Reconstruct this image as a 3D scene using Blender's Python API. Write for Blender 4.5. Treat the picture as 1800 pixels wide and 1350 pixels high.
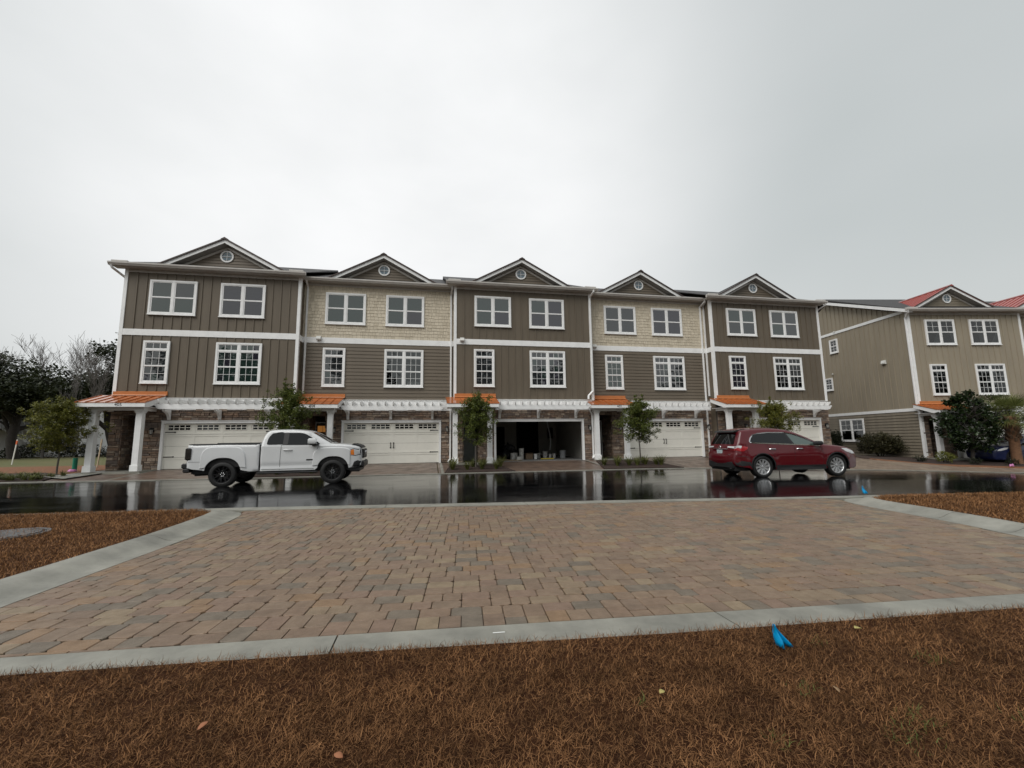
import bpy, bmesh, math, random
import numpy as np
from mathutils import Vector, Matrix
from mathutils.geometry import delaunay_2d_cdt

for o in list(bpy.data.objects):
    bpy.data.objects.remove(o)
SC = bpy.context.scene
COL = SC.collection
R = math.radians

# ------------------------------------------------------------------ camera
cam_data = bpy.data.cameras.new('camera')
cam_data.sensor_width = 36.0
cam_data.lens = 15.021
cam_data.clip_start = 0.05
cam_data.clip_end = 3000
cam = bpy.data.objects.new('camera', cam_data)
COL.objects.link(cam)
_r = Vector((0.982280, -0.186940, -0.013361)); _u = Vector((-0.010977, -0.128551, 0.991642)); _f = Vector((0.187095, 0.973924, 0.128325))
m = Matrix((_r, _u, -_f)).transposed().to_4x4()
m.translation = Vector((14.283, -22.8, 1.42))
cam.matrix_world = m
SC.camera = cam

# ------------------------------------------------------------------ sky: a closed, bright overcast
SUN_AZ, SUN_EL = 227.0, 46.0          # degrees; azimuth clockwise from +Y
world = bpy.data.worlds.new('World')
SC.world = world
world.use_nodes = True
wn, wl = world.node_tree.nodes, world.node_tree.links
wn.clear()
w_out = wn.new('ShaderNodeOutputWorld')
w_bg = wn.new('ShaderNodeBackground')
w_sky = wn.new('ShaderNodeTexSky')
w_sky.sky_type = 'NISHITA'
w_sky.sun_disc = False
w_sky.sun_elevation = R(SUN_EL)
w_sky.sun_rotation = R(SUN_AZ)
w_sky.air_density = 2.0
w_sky.dust_density = 6.0
w_tc = wn.new('ShaderNodeTexCoord')
w_map = wn.new('ShaderNodeMapping'); w_map.inputs['Scale'].default_value = (1.0, 1.0, 2.0)
w_n1 = wn.new('ShaderNodeTexNoise'); w_n1.inputs['Scale'].default_value = 1.15; w_n1.inputs['Detail'].default_value = 3.0; w_n1.inputs['Roughness'].default_value = 0.42
w_ramp = wn.new('ShaderNodeValToRGB')
w_ramp.color_ramp.elements[0].position = 0.32; w_ramp.color_ramp.elements[0].color = (0.395, 0.420, 0.420, 1)
w_ramp.color_ramp.elements[1].position = 0.70; w_ramp.color_ramp.elements[1].color = (0.485, 0.50, 0.503, 1)
w_mul = wn.new('ShaderNodeMixRGB'); w_mul.blend_type = 'MULTIPLY'; w_mul.inputs['Fac'].default_value = 1.0
w_mul.inputs['Color2'].default_value = (0.08, 0.08, 0.08, 1)
w_mix = wn.new('ShaderNodeMixRGB'); w_mix.inputs['Fac'].default_value = 0.93     # cloud cover over the blue
wl.new(w_tc.outputs['Generated'], w_map.inputs['Vector'])
wl.new(w_map.outputs['Vector'], w_n1.inputs['Vector'])
wl.new(w_n1.outputs['Fac'], w_ramp.inputs['Fac'])
wl.new(w_sky.outputs['Color'], w_mul.inputs['Color1'])
wl.new(w_mul.outputs['Color'], w_mix.inputs['Color1'])
wl.new(w_ramp.outputs['Color'], w_mix.inputs['Color2'])
# the thinner cloud where the sun stands behind it
w_dot = wn.new('ShaderNodeVectorMath'); w_dot.operation = 'DOT_PRODUCT'; w_dot.inputs[1].default_value = (-0.0928, 0.8515, 0.5161)
w_gl = wn.new('ShaderNodeMapRange'); w_gl.interpolation_type = 'SMOOTHERSTEP'
w_gl.inputs['From Min'].default_value = 0.63; w_gl.inputs['From Max'].default_value = 1.06; w_gl.inputs['To Max'].default_value = 1.0
w_n2 = wn.new('ShaderNodeTexNoise'); w_n2.inputs['Scale'].default_value = 3.0; w_n2.inputs['Detail'].default_value = 5.0
w_m2 = wn.new('ShaderNodeMath'); w_m2.operation = 'MULTIPLY'
w_r2 = wn.new('ShaderNodeMapRange'); w_r2.inputs['From Min'].default_value = 0.3; w_r2.inputs['From Max'].default_value = 0.65; w_r2.inputs['To Min'].default_value = 0.78
w_add = wn.new('ShaderNodeMixRGB'); w_add.inputs['Color2'].default_value = (0.70, 0.705, 0.71, 1)
wl.new(w_tc.outputs['Generated'], w_dot.inputs[0]); wl.new(w_dot.outputs['Value'], w_gl.inputs['Value'])
wl.new(w_map.outputs['Vector'], w_n2.inputs['Vector']); wl.new(w_n2.outputs['Fac'], w_r2.inputs['Value'])
wl.new(w_gl.outputs['Result'], w_m2.inputs[0]); wl.new(w_r2.outputs['Result'], w_m2.inputs[1]); wl.new(w_m2.outputs[0], w_add.inputs['Fac'])
wl.new(w_mix.outputs['Color'], w_add.inputs['Color1'])
wl.new(w_add.outputs['Color'], w_bg.inputs['Color'])
w_bg.inputs['Strength'].default_value = 1.0
wl.new(w_bg.outputs['Background'], w_out.inputs['Surface'])

sun_d = bpy.data.lights.new('sun', 'SUN')
sun_d.energy = 1.5
sun_d.angle = R(48)
sun_d.color = (1.0, 0.985, 0.96)
sun = bpy.data.objects.new('sun', sun_d)
COL.objects.link(sun)
_az, _el = R(SUN_AZ), R(SUN_EL)
sun.rotation_euler = Vector((math.sin(_az) * math.cos(_el), math.cos(_az) * math.cos(_el), math.sin(_el))).to_track_quat('Z', 'Y').to_euler()

SC.view_settings.view_transform = 'Standard'
SC.view_settings.look = 'None'
SC.view_settings.exposure = 0.50
SC.view_settings.gamma = 1.0
SC.view_settings.use_curve_mapping = False
SC.render.engine = 'CYCLES'
SC.render.resolution_x = 1024
SC.render.resolution_y = 768

# ------------------------------------------------------------------ materials
MATS = {}
def _nt(name):
    mt = bpy.data.materials.new(name)
    mt.use_nodes = True
    nt = mt.node_tree
    return mt, nt, nt.nodes['Principled BSDF']

def mat(name, col, rough=0.6, metal=0.0, spec=0.5, var=0.0, scale=4.0, bump=0.0, bscale=60.0, col2=None,
        rvar=0.0, island=None, coat=0.0, detail=5.0, stretch=(1, 1, 1), ior=1.45, obj_coords=True, isl_obj=False):
    """Principled with a noise-mixed second colour, roughness variation, fine bump and, for joined pieces, a colour for each piece."""
    if name in MATS:
        return MATS[name]
    mt, nt, b = _nt(name)
    N, L = nt.nodes, nt.links
    b.inputs['Roughness'].default_value = rough
    b.inputs['Metallic'].default_value = metal
    b.inputs['Specular IOR Level'].default_value = spec
    b.inputs['IOR'].default_value = ior
    b.inputs['Coat Weight'].default_value = coat
    b.inputs['Coat Roughness'].default_value = 0.03
    tc = N.new('ShaderNodeTexCoord')
    mp = N.new('ShaderNodeMapping'); mp.inputs['Scale'].default_value = stretch
    if obj_coords:
        L.new(tc.outputs['Object'], mp.inputs['Vector'])
    else:
        g = N.new('ShaderNodeNewGeometry'); L.new(g.outputs['Position'], mp.inputs['Vector'])
    base = None
    if island:
        geo = N.new('ShaderNodeNewGeometry')
        rp = N.new('ShaderNodeValToRGB'); rp.color_ramp.interpolation = 'CONSTANT' if len(island) > 2 else 'LINEAR'
        el = rp.color_ramp.elements
        for i, c in enumerate(island):
            pos = i / len(island)
            e = el[i] if i < 2 else el.new(pos)
            e.position = pos; e.color = (*c, 1)
        if isl_obj:
            oi = N.new('ShaderNodeObjectInfo')
            ad = N.new('ShaderNodeMath'); ad.operation = 'ADD'
            fr = N.new('ShaderNodeMath'); fr.operation = 'FRACT'
            L.new(geo.outputs['Random Per Island'], ad.inputs[0]); L.new(oi.outputs['Random'], ad.inputs[1])
            L.new(ad.outputs[0], fr.inputs[0]); L.new(fr.outputs[0], rp.inputs['Fac'])
        else:
            L.new(geo.outputs['Random Per Island'], rp.inputs['Fac'])
        base = rp.outputs['Color']
    if var > 0 or col2:
        nz = N.new('ShaderNodeTexNoise'); nz.inputs['Scale'].default_value = scale; nz.inputs['Detail'].default_value = detail
        nz.inputs['Roughness'].default_value = 0.62
        L.new(mp.outputs['Vector'], nz.inputs['Vector'])
        mx = N.new('ShaderNodeMixRGB')
        c2 = col2 or tuple(max(0, c * (1 - var)) for c in col)
        ra = N.new('ShaderNodeMapRange'); ra.inputs['From Min'].default_value = 0.35; ra.inputs['From Max'].default_value = 0.68
        L.new(nz.outputs['Fac'], ra.inputs['Value'])
        L.new(ra.outputs['Result'], mx.inputs['Fac'])
        if base:
            mx.blend_type = 'MULTIPLY'
            k = 1 - (var or 0.3)
            mx.inputs['Color2'].default_value = (k, k, k, 1)
            L.new(base, mx.inputs['Color1'])
        else:
            mx.inputs['Color1'].default_value = (*col, 1)
            mx.inputs['Color2'].default_value = (*c2, 1)
        base = mx.outputs['Color']
        if rvar:
            rr = N.new('ShaderNodeMapRange'); rr.inputs['From Min'].default_value = 0.3; rr.inputs['From Max'].default_value = 0.7
            rr.inputs['To Min'].default_value = max(0, rough - rvar); rr.inputs['To Max'].default_value = min(1, rough + rvar)
            L.new(nz.outputs['Fac'], rr.inputs['Value']); L.new(rr.outputs['Result'], b.inputs['Roughness'])
    if base:
        L.new(base, b.inputs['Base Color'])
    else:
        b.inputs['Base Color'].default_value = (*col, 1)
    if bump:
        n2 = N.new('ShaderNodeTexNoise'); n2.inputs['Scale'].default_value = bscale; n2.inputs['Detail'].default_value = 4
        L.new(mp.outputs['Vector'], n2.inputs['Vector'])
        bp = N.new('ShaderNodeBump'); bp.inputs['Strength'].default_value = bump; bp.inputs['Distance'].default_value = 0.02
        L.new(n2.outputs['Fac'], bp.inputs['Height']); L.new(bp.outputs['Normal'], b.inputs['Normal'])
    MATS[name] = mt
    return mt

def glass_mat(name, tint=(0.02, 0.023, 0.025), refl=0.13, trans=0.0, rough=0.015):
    """Window glass: a clear pane over a dark room; the fresnel reflection carries the sky."""
    if name in MATS:
        return MATS[name]
    mt, nt, b = _nt(name)
    N, L = nt.nodes, nt.links
    b.inputs['Base Color'].default_value = (*tint, 1)
    b.inputs['Roughness'].default_value = rough
    b.inputs['IOR'].default_value = (1 + math.sqrt(refl)) / (1 - math.sqrt(refl))
    if trans > 0:
        tr = N.new('ShaderNodeBsdfTransparent'); tr.inputs['Color'].default_value = (0.75, 0.78, 0.78, 1)
        gl = N.new('ShaderNodeBsdfGlossy'); gl.inputs['Roughness'].default_value = rough
        fr = N.new('ShaderNodeFresnel'); fr.inputs['IOR'].default_value = b.inputs['IOR'].default_value
        mx = N.new('ShaderNodeMixShader')
        L.new(fr.outputs[0], mx.inputs[0]); L.new(tr.outputs[0], mx.inputs[1]); L.new(gl.outputs[0], mx.inputs[2])
        L.new(mx.outputs[0], N['Material Output'].inputs['Surface'])
    MATS[name] = mt
    return mt

def leaf_mat(name, c1, c2, rough=0.5, trans=0.25, patchy=0.0, spec=0.35):
    if name in MATS:
        return MATS[name]
    mt, nt, b = _nt(name)
    N, L = nt.nodes, nt.links
    geo = N.new('ShaderNodeNewGeometry')
    rp = N.new('ShaderNodeValToRGB')
    rp.color_ramp.elements[0].color = (*c1, 1); rp.color_ramp.elements[1].color = (*c2, 1)
    L.new(geo.outputs['Random Per Island'], rp.inputs['Fac'])
    colour = rp.outputs['Color']
    if patchy:
        nz = N.new('ShaderNodeTexNoise'); nz.inputs['Scale'].default_value = 2.6; nz.inputs['Detail'].default_value = 6; nz.inputs['Roughness'].default_value = 0.65
        L.new(geo.outputs['Position'], nz.inputs['Vector'])
        ra = N.new('ShaderNodeMapRange'); ra.inputs['From Min'].default_value = 0.36; ra.inputs['From Max'].default_value = 0.66
        ra.inputs['To Min'].default_value = 1 - patchy; ra.inputs['To Max'].default_value = 1 + patchy * 0.6
        L.new(nz.outputs['Fac'], ra.inputs['Value'])
        mu = N.new('ShaderNodeVectorMath'); mu.operation = 'SCALE'
        L.new(colour, mu.inputs[0]); L.new(ra.outputs['Result'], mu.inputs['Scale'])
        colour = mu.outputs['Vector']
    L.new(colour, b.inputs['Base Color'])
    b.inputs['Roughness'].default_value = rough
    b.inputs['Specular IOR Level'].default_value = spec
    if trans:
        tl = N.new('ShaderNodeBsdfTranslucent'); L.new(rp.outputs['Color'], tl.inputs['Color'])
        mx = N.new('ShaderNodeMixShader'); mx.inputs[0].default_value = trans
        L.new(b.outputs[0], mx.inputs[1]); L.new(tl.outputs[0], mx.inputs[2])
        L.new(mx.outputs[0], N['Material Output'].inputs['Surface'])
    MATS[name] = mt
    return mt

# ------------------------------------------------------------------ mesh helpers
class MB:
    """Collects shapes; build() links them as one mesh object."""
    def __init__(s):
        s.v, s.f = [], []
    def add(s, vs, fs):
        n = len(s.v)
        s.v += [tuple(q) for q in vs]
        s.f += [tuple(i + n for i in f) for f in fs]
        return s
    def box(s, x0, x1, y0, y1, z0, z1):
        return s.add([(x0, y0, z0), (x1, y0, z0), (x1, y1, z0), (x0, y1, z0), (x0, y0, z1), (x1, y0, z1), (x1, y1, z1), (x0, y1, z1)],
                     [(0, 3, 2, 1), (4, 5, 6, 7), (0, 1, 5, 4), (1, 2, 6, 5), (2, 3, 7, 6), (3, 0, 4, 7)])
    def bevbox(s, x0, x1, y0, y1, z0, z1, e=0.01):
        """A box whose edges are cut back by e."""
        P = []
        for (z, i) in ((z0, e), (z0 + e, 0), (z1 - e, 0), (z1, e)):
            P.append([(x0 + i + (e if i == 0 else 0) * 0, y0 + i, z), (x1 - i, y0 + i, z), (x1 - i, y1 - i, z), (x0 + i, y1 - i, z)])
        vs = [q for ring in P for q in ring]
        fs = [(0, 3, 2, 1), (12, 13, 14, 15)]
        for k in range(3):
            for j in range(4):
                a, b2 = k * 4 + j, k * 4 + (j + 1) % 4
                fs.append((a, b2, b2 + 4, a + 4))
        return s.add(vs, fs)
    def prism(s, poly, axis, a, b):
        """poly in the plane normal to axis (x: (y,z), y: (x,z), z: (x,y)), from a to b."""
        def P(u, w, t):
            return {'x': (t, u, w), 'y': (u, t, w), 'z': (u, w, t)}[axis]
        n = len(poly)
        vs = [P(u, w, a) for u, w in poly] + [P(u, w, b) for u, w in poly]
        fs = [tuple(range(n)), tuple(range(2 * n - 1, n - 1, -1))]
        for i in range(n):
            j = (i + 1) % n
            fs.append((i, i + n, j + n, j))
        return s.add(vs, fs)
    def tube(s, path, rad, n=8, cap=True):
        """A round tube along a path; rad one number or one for each point."""
        path = [Vector(q) for q in path]
        rs = rad if isinstance(rad, (list, tuple)) else [rad] * len(path)
        vs, fs = [], []
        up = Vector((0, 0, 1))
        prev = None
        for i, q in enumerate(path):
            d = (path[min(i + 1, len(path) - 1)] - path[max(i - 1, 0)])
            if d.length < 1e-9: d = Vector((0, 0, 1))
            d.normalize()
            if prev is None:
                ref = Vector((1, 0, 0)) if abs(d.z) > 0.9 else up
                a = d.cross(ref).normalized()
            else:
                a = prev - d * prev.dot(d)
                a = a.normalized() if a.length > 1e-6 else d.orthogonal().normalized()
            prev = a
            b2 = d.cross(a)
            for k in range(n):
                t = 2 * math.pi * k / n
                vs.append(q + (a * math.cos(t) + b2 * math.sin(t)) * rs[i])
        for i in range(len(path) - 1):
            for k in range(n):
                k2 = (k + 1) % n
                fs.append((i * n + k, i * n + k2, (i + 1) * n + k2, (i + 1) * n + k))
        if cap:
            fs.append(tuple(range(n - 1, -1, -1)))
            fs.append(tuple(range((len(path) - 1) * n, len(path) * n)))
        return s.add(vs, fs)
    def lathe(s, prof, c=(0, 0, 0), n=16, axis='z', cap=True):
        """prof: (radius, height) pairs turned about the axis through c."""
        vs, fs = [], []
        for (r, h) in prof:
            for k in range(n):
                t = 2 * math.pi * k / n
                u, w = r * math.cos(t), r * math.sin(t)
                q = {'z': (u, w, h), 'y': (u, h, w), 'x': (h, u, w)}[axis]
                vs.append((q[0] + c[0], q[1] + c[1], q[2] + c[2]))
        for i in range(len(prof) - 1):
            for k in range(n):
                k2 = (k + 1) % n
                fs.append((i * n + k, i * n + k2, (i + 1) * n + k2, (i + 1) * n + k))
        if cap:
            fs.append(tuple(range(n - 1, -1, -1)))
            fs.append(tuple(range((len(prof) - 1) * n, len(prof) * n)))
        return s.add(vs, fs)
    def mesh(s, name='m', smooth=None):
        me = bpy.data.meshes.new(name)
        me.from_pydata(s.v, [], s.f)
        bm = bmesh.new(); bm.from_mesh(me)
        bmesh.ops.recalc_face_normals(bm, faces=bm.faces)
        bm.to_mesh(me); bm.free()
        if smooth:
            me.shade_smooth()
            me.set_sharp_from_angle(angle=R(smooth))
        return me
    def build(s, name, material, parent=None, smooth=None, loc=None):
        me = s.mesh(name, smooth)
        me.materials.append(material)
        return link(name, me, parent, loc)

def link(name, me, parent=None, loc=None, rot=None):
    o = bpy.data.objects.new(name, me)
    COL.objects.link(o)
    if parent: o.parent = parent
    if loc: o.location = loc
    if rot: o.rotation_euler = rot
    return o

def np_mesh(name, V, F, material, parent=None, n=3, smooth=False):
    """Fast mesh from arrays: V (k,3), F (m,n)."""
    me = bpy.data.meshes.new(name)
    V = np.asarray(V, np.float32); F = np.asarray(F, np.int32)
    me.vertices.add(len(V)); me.vertices.foreach_set('co', V.ravel())
    me.loops.add(F.size); me.loops.foreach_set('vertex_index', F.ravel())
    me.polygons.add(len(F)); me.polygons.foreach_set('loop_start', np.arange(0, F.size, n, dtype=np.int32))
    if smooth: me.polygons.foreach_set('use_smooth', np.ones(len(F), bool))
    me.update(calc_edges=True)
    me.materials.append(material)
    return link(name, me, parent)

def empty(name, loc=(0, 0, 0), rz=0.0):
    o = bpy.data.objects.new(name, None)
    o.empty_display_size = 0.3
    COL.objects.link(o); o.location = loc; o.rotation_euler = (0, 0, rz)
    return o

def tag(o, label=None, cat=None, group=None, kind=None):
    if label: o['label'] = label
    if cat: o['category'] = cat
    if group: o['group'] = group
    if kind: o['kind'] = kind
    return o

CACHE = {}
def part(name, key, fn, material, parent, smooth=None, loc=None, rot=None, kind=None):
    """A child that shares its mesh with every other child of the same key."""
    k = (key, material.name)
    if k not in CACHE:
        b = MB(); fn(b)
        me = b.mesh(name, smooth); me.materials.append(material)
        CACHE[k] = me
    o = link(name, CACHE[k], parent, loc, rot)
    if kind: o['kind'] = kind
    return o

def fill(outline, holes=(), step=None, inner=None):
    """Triangulate a 2-D outline (constraint) with optional grid points inside; returns verts2d, tris."""
    pts = [Vector((a, b)) for a, b in outline]
    edges = [(i, (i + 1) % len(outline)) for i in range(len(outline))]
    def inside(px, py):
        c = False
        n = len(outline); j = n - 1
        for i in range(n):
            xi, yi = outline[i]; xj, yj = outline[j]
            if (yi > py) != (yj > py) and px < (xj - xi) * (py - yi) / (yj - yi) + xi:
                c = not c
            j = i
        return c
    if step:
        xs = [a for a, _ in outline]; ys = [b for _, b in outline]
        x = min(xs) + step * 0.5
        while x < max(xs):
            y = min(ys) + step * 0.5
            while y < max(ys):
                if inside(x, y): pts.append(Vector((x, y)))
                y += step
            x += step
    for q in (inner or ()):
        if inside(*q): pts.append(Vector(q))
    vs, _, fs, *_ = delaunay_2d_cdt(pts, edges, [], 1, 1e-5)
    return [(q.x, q.y) for q in vs], [tuple(f) for f in fs]

def text_mesh(txt, size, material, parent, loc, rot, name='lettering', extrude=0.006):
    cu = bpy.data.curves.new(name, 'FONT')
    cu.body = txt; cu.size = size; cu.extrude = extrude; cu.align_x = 'CENTER'; cu.align_y = 'CENTER'; cu.resolution_u = 3
    tmp = bpy.data.objects.new(name, cu); COL.objects.link(tmp)
    dg = bpy.context.evaluated_depsgraph_get()
    me = bpy.data.meshes.new_from_object(tmp.evaluated_get(dg))
    bpy.data.objects.remove(tmp)
    me.materials.clear(); me.materials.append(material)
    return link(name, me, parent, loc, rot)
# ------------------------------------------------------------------ terrain functions
def lerp_tab(tab, x):
    if x <= tab[0][0]: return tab[0][1]
    for (a, va), (b, vb) in zip(tab, tab[1:]):
        if x <= b: return va + (vb - va) * (x - a) / (b - a)
    return tab[-1][1]

FAR = [(-80, -1.5), (-8, -2.9), (-1.5, -3.35), (4, -3.95), (8, -4.05), (24, -4.1), (27.1, -4.3), (30, -5.1), (33.2, -6.0), (38, -6.55), (43, -6.8), (60, -9.5), (120, -22)]
NEAR = [(-80, -9.6), (5.7, -12.05), (10.3, -12.28), (16.1, -12.97), (24, -13.95), (29, -14.35), (45, -16.8), (120, -34)]
def Yf(x): return lerp_tab(FAR, x)
def Yn(x): return lerp_tab(NEAR, x)
def G(x):
    z = -0.004 * (max(x, -30) - 13)
    if x > 24:
        t = min(x - 24, 18.0); z -= 0.00125 * t * t
        if x > 42: z -= 0.0135 * (min(x, 80) - 42)
    return z
def crown(x, y):
    a, b = Yn(x), Yf(x)
    t = (y - a) / (b - a)
    if t <= 0 or t >= 1: return 0.0
    return 0.055 * (t / 0.33 if t < 0.33 else (1 - t) / 0.67)
def Zroad(x, y): return G(x) + crown(x, y)
def sstep(t):
    t = max(0.0, min(1.0, t)); return t * t * (3 - 2 * t)
def H(x, y):
    """Height of the land behind the street: from the gutter up to the house slabs."""
    a = Yf(x) + 0.3
    top = 0.235 - 0.36 * sstep((x - 38.5) / 5.5)
    if y <= a: return G(x)
    t = min(1.0, (y - a) / (-0.15 - a))
    return G(x) + t * (top - G(x))

M_asphalt = mat('wet_asphalt', (0.0035, 0.0035, 0.004), rough=0.085, col2=(0.010, 0.010, 0.0105), scale=0.6, rvar=0.075, bump=0.04, bscale=11.0, ior=1.27, obj_coords=False, stretch=(1, 2.2, 1))
M_conc = mat('damp_concrete', (0.30, 0.292, 0.25), rough=0.48, col2=(0.165, 0.162, 0.14), scale=1.5, bump=0.2, bscale=120, obj_coords=False, rvar=0.12)
def grain(mt, scale, strength):
    """Adds a fine second bump under the first."""
    N, L = mt.node_tree.nodes, mt.node_tree.links
    b0 = [n for n in N if n.type == 'BUMP'][0]
    g = N.new('ShaderNodeNewGeometry'); nz = N.new('ShaderNodeTexNoise'); nz.inputs['Scale'].default_value = scale; nz.inputs['Detail'].default_value = 2
    L.new(g.outputs['Position'], nz.inputs['Vector'])
    bp = N.new('ShaderNodeBump'); bp.inputs['Strength'].default_value = strength; bp.inputs['Distance'].default_value = 0.003
    L.new(nz.outputs['Fac'], bp.inputs['Height']); L.new(bp.outputs['Normal'], b0.inputs['Normal'])
grain(M_asphalt, 130.0, 0.05)
M_conc_d = mat('dark_damp_concrete', (0.20, 0.20, 0.19), rough=0.4, col2=(0.14, 0.14, 0.13), scale=2.0, bump=0.1, bscale=90, obj_coords=False)
M_sand = mat('joint_sand', (0.065, 0.042, 0.028), rough=0.8, var=0.4, scale=20, obj_coords=False)
M_soil = mat('thatch_soil', (0.030, 0.012, 0.006), rough=1.0, spec=0.1, col2=(0.062, 0.027, 0.012), scale=14, bump=0.6, bscale=45, obj_coords=False)
M_mulch = mat('wet_mulch', (0.05, 0.028, 0.02), rough=0.85, col2=(0.016, 0.011, 0.009), scale=14, bump=1.0, bscale=40, obj_coords=False)
M_straw = mat('pine_straw', (0.24, 0.105, 0.045), rough=0.9, col2=(0.12, 0.05, 0.024), scale=9, bump=0.8, bscale=50, obj_coords=False)
M_field = mat('winter_turf', (0.10, 0.095, 0.035), rough=0.95, col2=(0.17, 0.10, 0.045), scale=0.35, bump=0.5, bscale=30, obj_coords=False)

def brick_mat(name, c1, c2, mortar, sx, sy, rough, rz=0.0):
    mt, nt, b = _nt(name)
    N, L = nt.nodes, nt.links
    g = N.new('ShaderNodeNewGeometry')
    mp = N.new('ShaderNodeMapping'); mp.inputs['Rotation'].default_value = (0, 0, rz)
    L.new(g.outputs['Position'], mp.inputs['Vector'])
    br = N.new('ShaderNodeTexBrick')
    br.inputs['Color1'].default_value = (*c1, 1); br.inputs['Color2'].default_value = (*c2, 1); br.inputs['Mortar'].default_value = (*mortar, 1)
    br.inputs['Scale'].default_value = 1.0; br.inputs['Brick Width'].default_value = sx; br.inputs['Row Height'].default_value = sy
    br.inputs['Mortar Size'].default_value = 0.006; br.inputs['Mortar Smooth'].default_value = 0.3
    L.new(mp.outputs['Vector'], br.inputs['Vector'])
    nz = N.new('ShaderNodeTexNoise'); nz.inputs['Scale'].default_value = 2.2; nz.inputs['Detail'].default_value = 5
    L.new(g.outputs['Position'], nz.inputs['Vector'])
    mx = N.new('ShaderNodeMixRGB'); mx.blend_type = 'MULTIPLY'; mx.inputs['Color2'].default_value = (0.55, 0.55, 0.56, 1)
    ra = N.new('ShaderNodeMapRange'); ra.inputs['From Min'].default_value = 0.35; ra.inputs['From Max'].default_value = 0.7
    L.new(nz.outputs['Fac'], ra.inputs['Value']); L.new(ra.outputs['Result'], mx.inputs['Fac'])
    L.new(br.outputs['Color'], mx.inputs['Color1']); L.new(mx.outputs['Color'], b.inputs['Base Color'])
    rr = N.new('ShaderNodeMapRange'); rr.inputs['To Min'].default_value = rough - 0.12; rr.inputs['To Max'].default_value = rough + 0.18
    L.new(nz.outputs['Fac'], rr.inputs['Value']); L.new(rr.outputs['Result'], b.inputs['Roughness'])
    bp = N.new('ShaderNodeBump'); bp.inputs['Strength'].default_value = 0.5; bp.inputs['Distance'].default_value = 0.004; bp.invert = True
    L.new(br.outputs['Fac'], bp.inputs['Height']); L.new(bp.outputs['Normal'], b.inputs['Normal'])
    b.inputs['IOR'].default_value = 1.38
    MATS[name] = mt
    return mt
M_drive = brick_mat('wet_driveway_pavers', (0.20, 0.135, 0.10), (0.14, 0.10, 0.078), (0.05, 0.038, 0.03), 0.24, 0.16, 0.34)
M_walk = brick_mat('tan_walk_pavers', (0.30, 0.225, 0.165), (0.24, 0.18, 0.135), (0.11, 0.085, 0.065), 0.24, 0.16, 0.40, 0.25)

# ------------------------------------------------------------------ ground sheet to the horizon
def ground_sheet():
    xs = sorted(set([-900, -500, -250, -120] + list(range(-80, -20, 8)) + list(range(-20, 56, 2)) + list(range(56, 130, 8)) + [180, 300, 500, 900]))
    ys = sorted(set([-900, -400, -200, -100, -60, -40] + list(range(-30, -12, 3)) + [i * 1.0 for i in range(-12, 6)] + list(range(6, 60, 6)) + [80, 140, 250, 500, 900]))
    V = [(x, y, (H(x, y) if y > -6 else G(x)) - 0.09) for y in ys for x in xs]
    n = len(xs)
    F = [(j * n + i, j * n + i + 1, (j + 1) * n + i + 1, (j + 1) * n + i) for j in range(len(ys) - 1) for i in range(n - 1)]
    o = np_mesh('ground', V, F, M_field, n=4)
    tag(o, kind='structure')
ground_sheet()

def strip(name, xs, fa, fb, za, zb, material, n=1, zfun=None):
    """A ribbon of ground between the lines y=fa(x) and y=fb(x)."""
    V, F = [], []
    m_ = n + 1
    for x in xs:
        for k in range(m_):
            t = k / n
            y = fa(x) * (1 - t) + fb(x) * t
            V.append((x, y, zfun(x, y) if zfun else za(x) * (1 - t) + zb(x) * t))
    for i in range(len(xs) - 1):
        for k in range(n):
            a = i * m_ + k
            F.append((a, a + m_, a + m_ + 1, a + 1))
    o = np_mesh(name, V, F, material, n=4)
    return tag(o, kind='structure')

RX = [x * 1.0 for x in range(-80, 121)]
# the street: the two faces meet in a crest a quarter of the way over
def road():
    V, F = [], []
    T = [0, 0.11, 0.22, 0.30, 0.33, 0.36, 0.46, 0.6, 0.75, 0.88, 1.0]
    for x in RX:
        for t in T:
            y = Yn(x) * (1 - t) + Yf(x) * t
            V.append((x, y, Zroad(x, y)))
    k = len(T)
    for i in range(len(RX) - 1):
        for j in range(k - 1):
            a = i * k + j
            F.append((a, a + k, a + k + 1, a + 1))
    tag(np_mesh('road', V, F, M_asphalt, n=4, smooth=True), kind='structure')
road()
def ribbon(name, f0, f1, lift, xs, joint=3.05):
    """A flush concrete edge, poured in lengths with a joint between them."""
    root = empty(name); tag(root, kind='structure')
    x = xs[0]
    while x < xs[1]:
        x2 = min(x + joint, xs[1])
        b = MB()
        n = 4
        X = [x + 0.006 + (x2 - x - 0.012) * i / n for i in range(n + 1)]
        vs = []
        for q in X:
            for (y, dz) in ((f0(q), 0), (f1(q), 0), (f1(q), -0.12), (f0(q), -0.12)):
                vs.append((q, y, G(q) + lift + dz))
        fs = []
        for i in range(n):
            for j in range(4):
                a, c = i * 4 + j, i * 4 + (j + 1) % 4
                fs.append((a, c, c + 4, a + 4))
        fs += [(0, 1, 2, 3), tuple(n * 4 + j for j in (3, 2, 1, 0))]
        b.add(vs, fs)
        b.build('concrete_length', M_conc, root)
        x = x2
    return root
def _rw(x): return 0.42 if 10 < x < 23 else 0.27
ribbon('road_edging', lambda x: Yn(x), lambda x: Yn(x) - lerp_tab([(9, 0.27), (10.4, 0.42), (16, 0.42), (23.4, 0.30), (25, 0.27)], x), 0.012, (-8, 46))
ribbon('gutter_edging', lambda x: Yf(x) + 0.28, lambda x: Yf(x), 0.02, (-20, 60))
FT = [(9.5, -18.98), (11.46, -19.13), (13.65, -19.25), (16.32, -19.43), (19.55, -19.67), (24, -20.0)]
FB = [(9.5, -19.27), (11.68, -19.41), (13.72, -19.55), (16.12, -19.75), (19.12, -19.92), (24, -20.25)]
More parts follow.
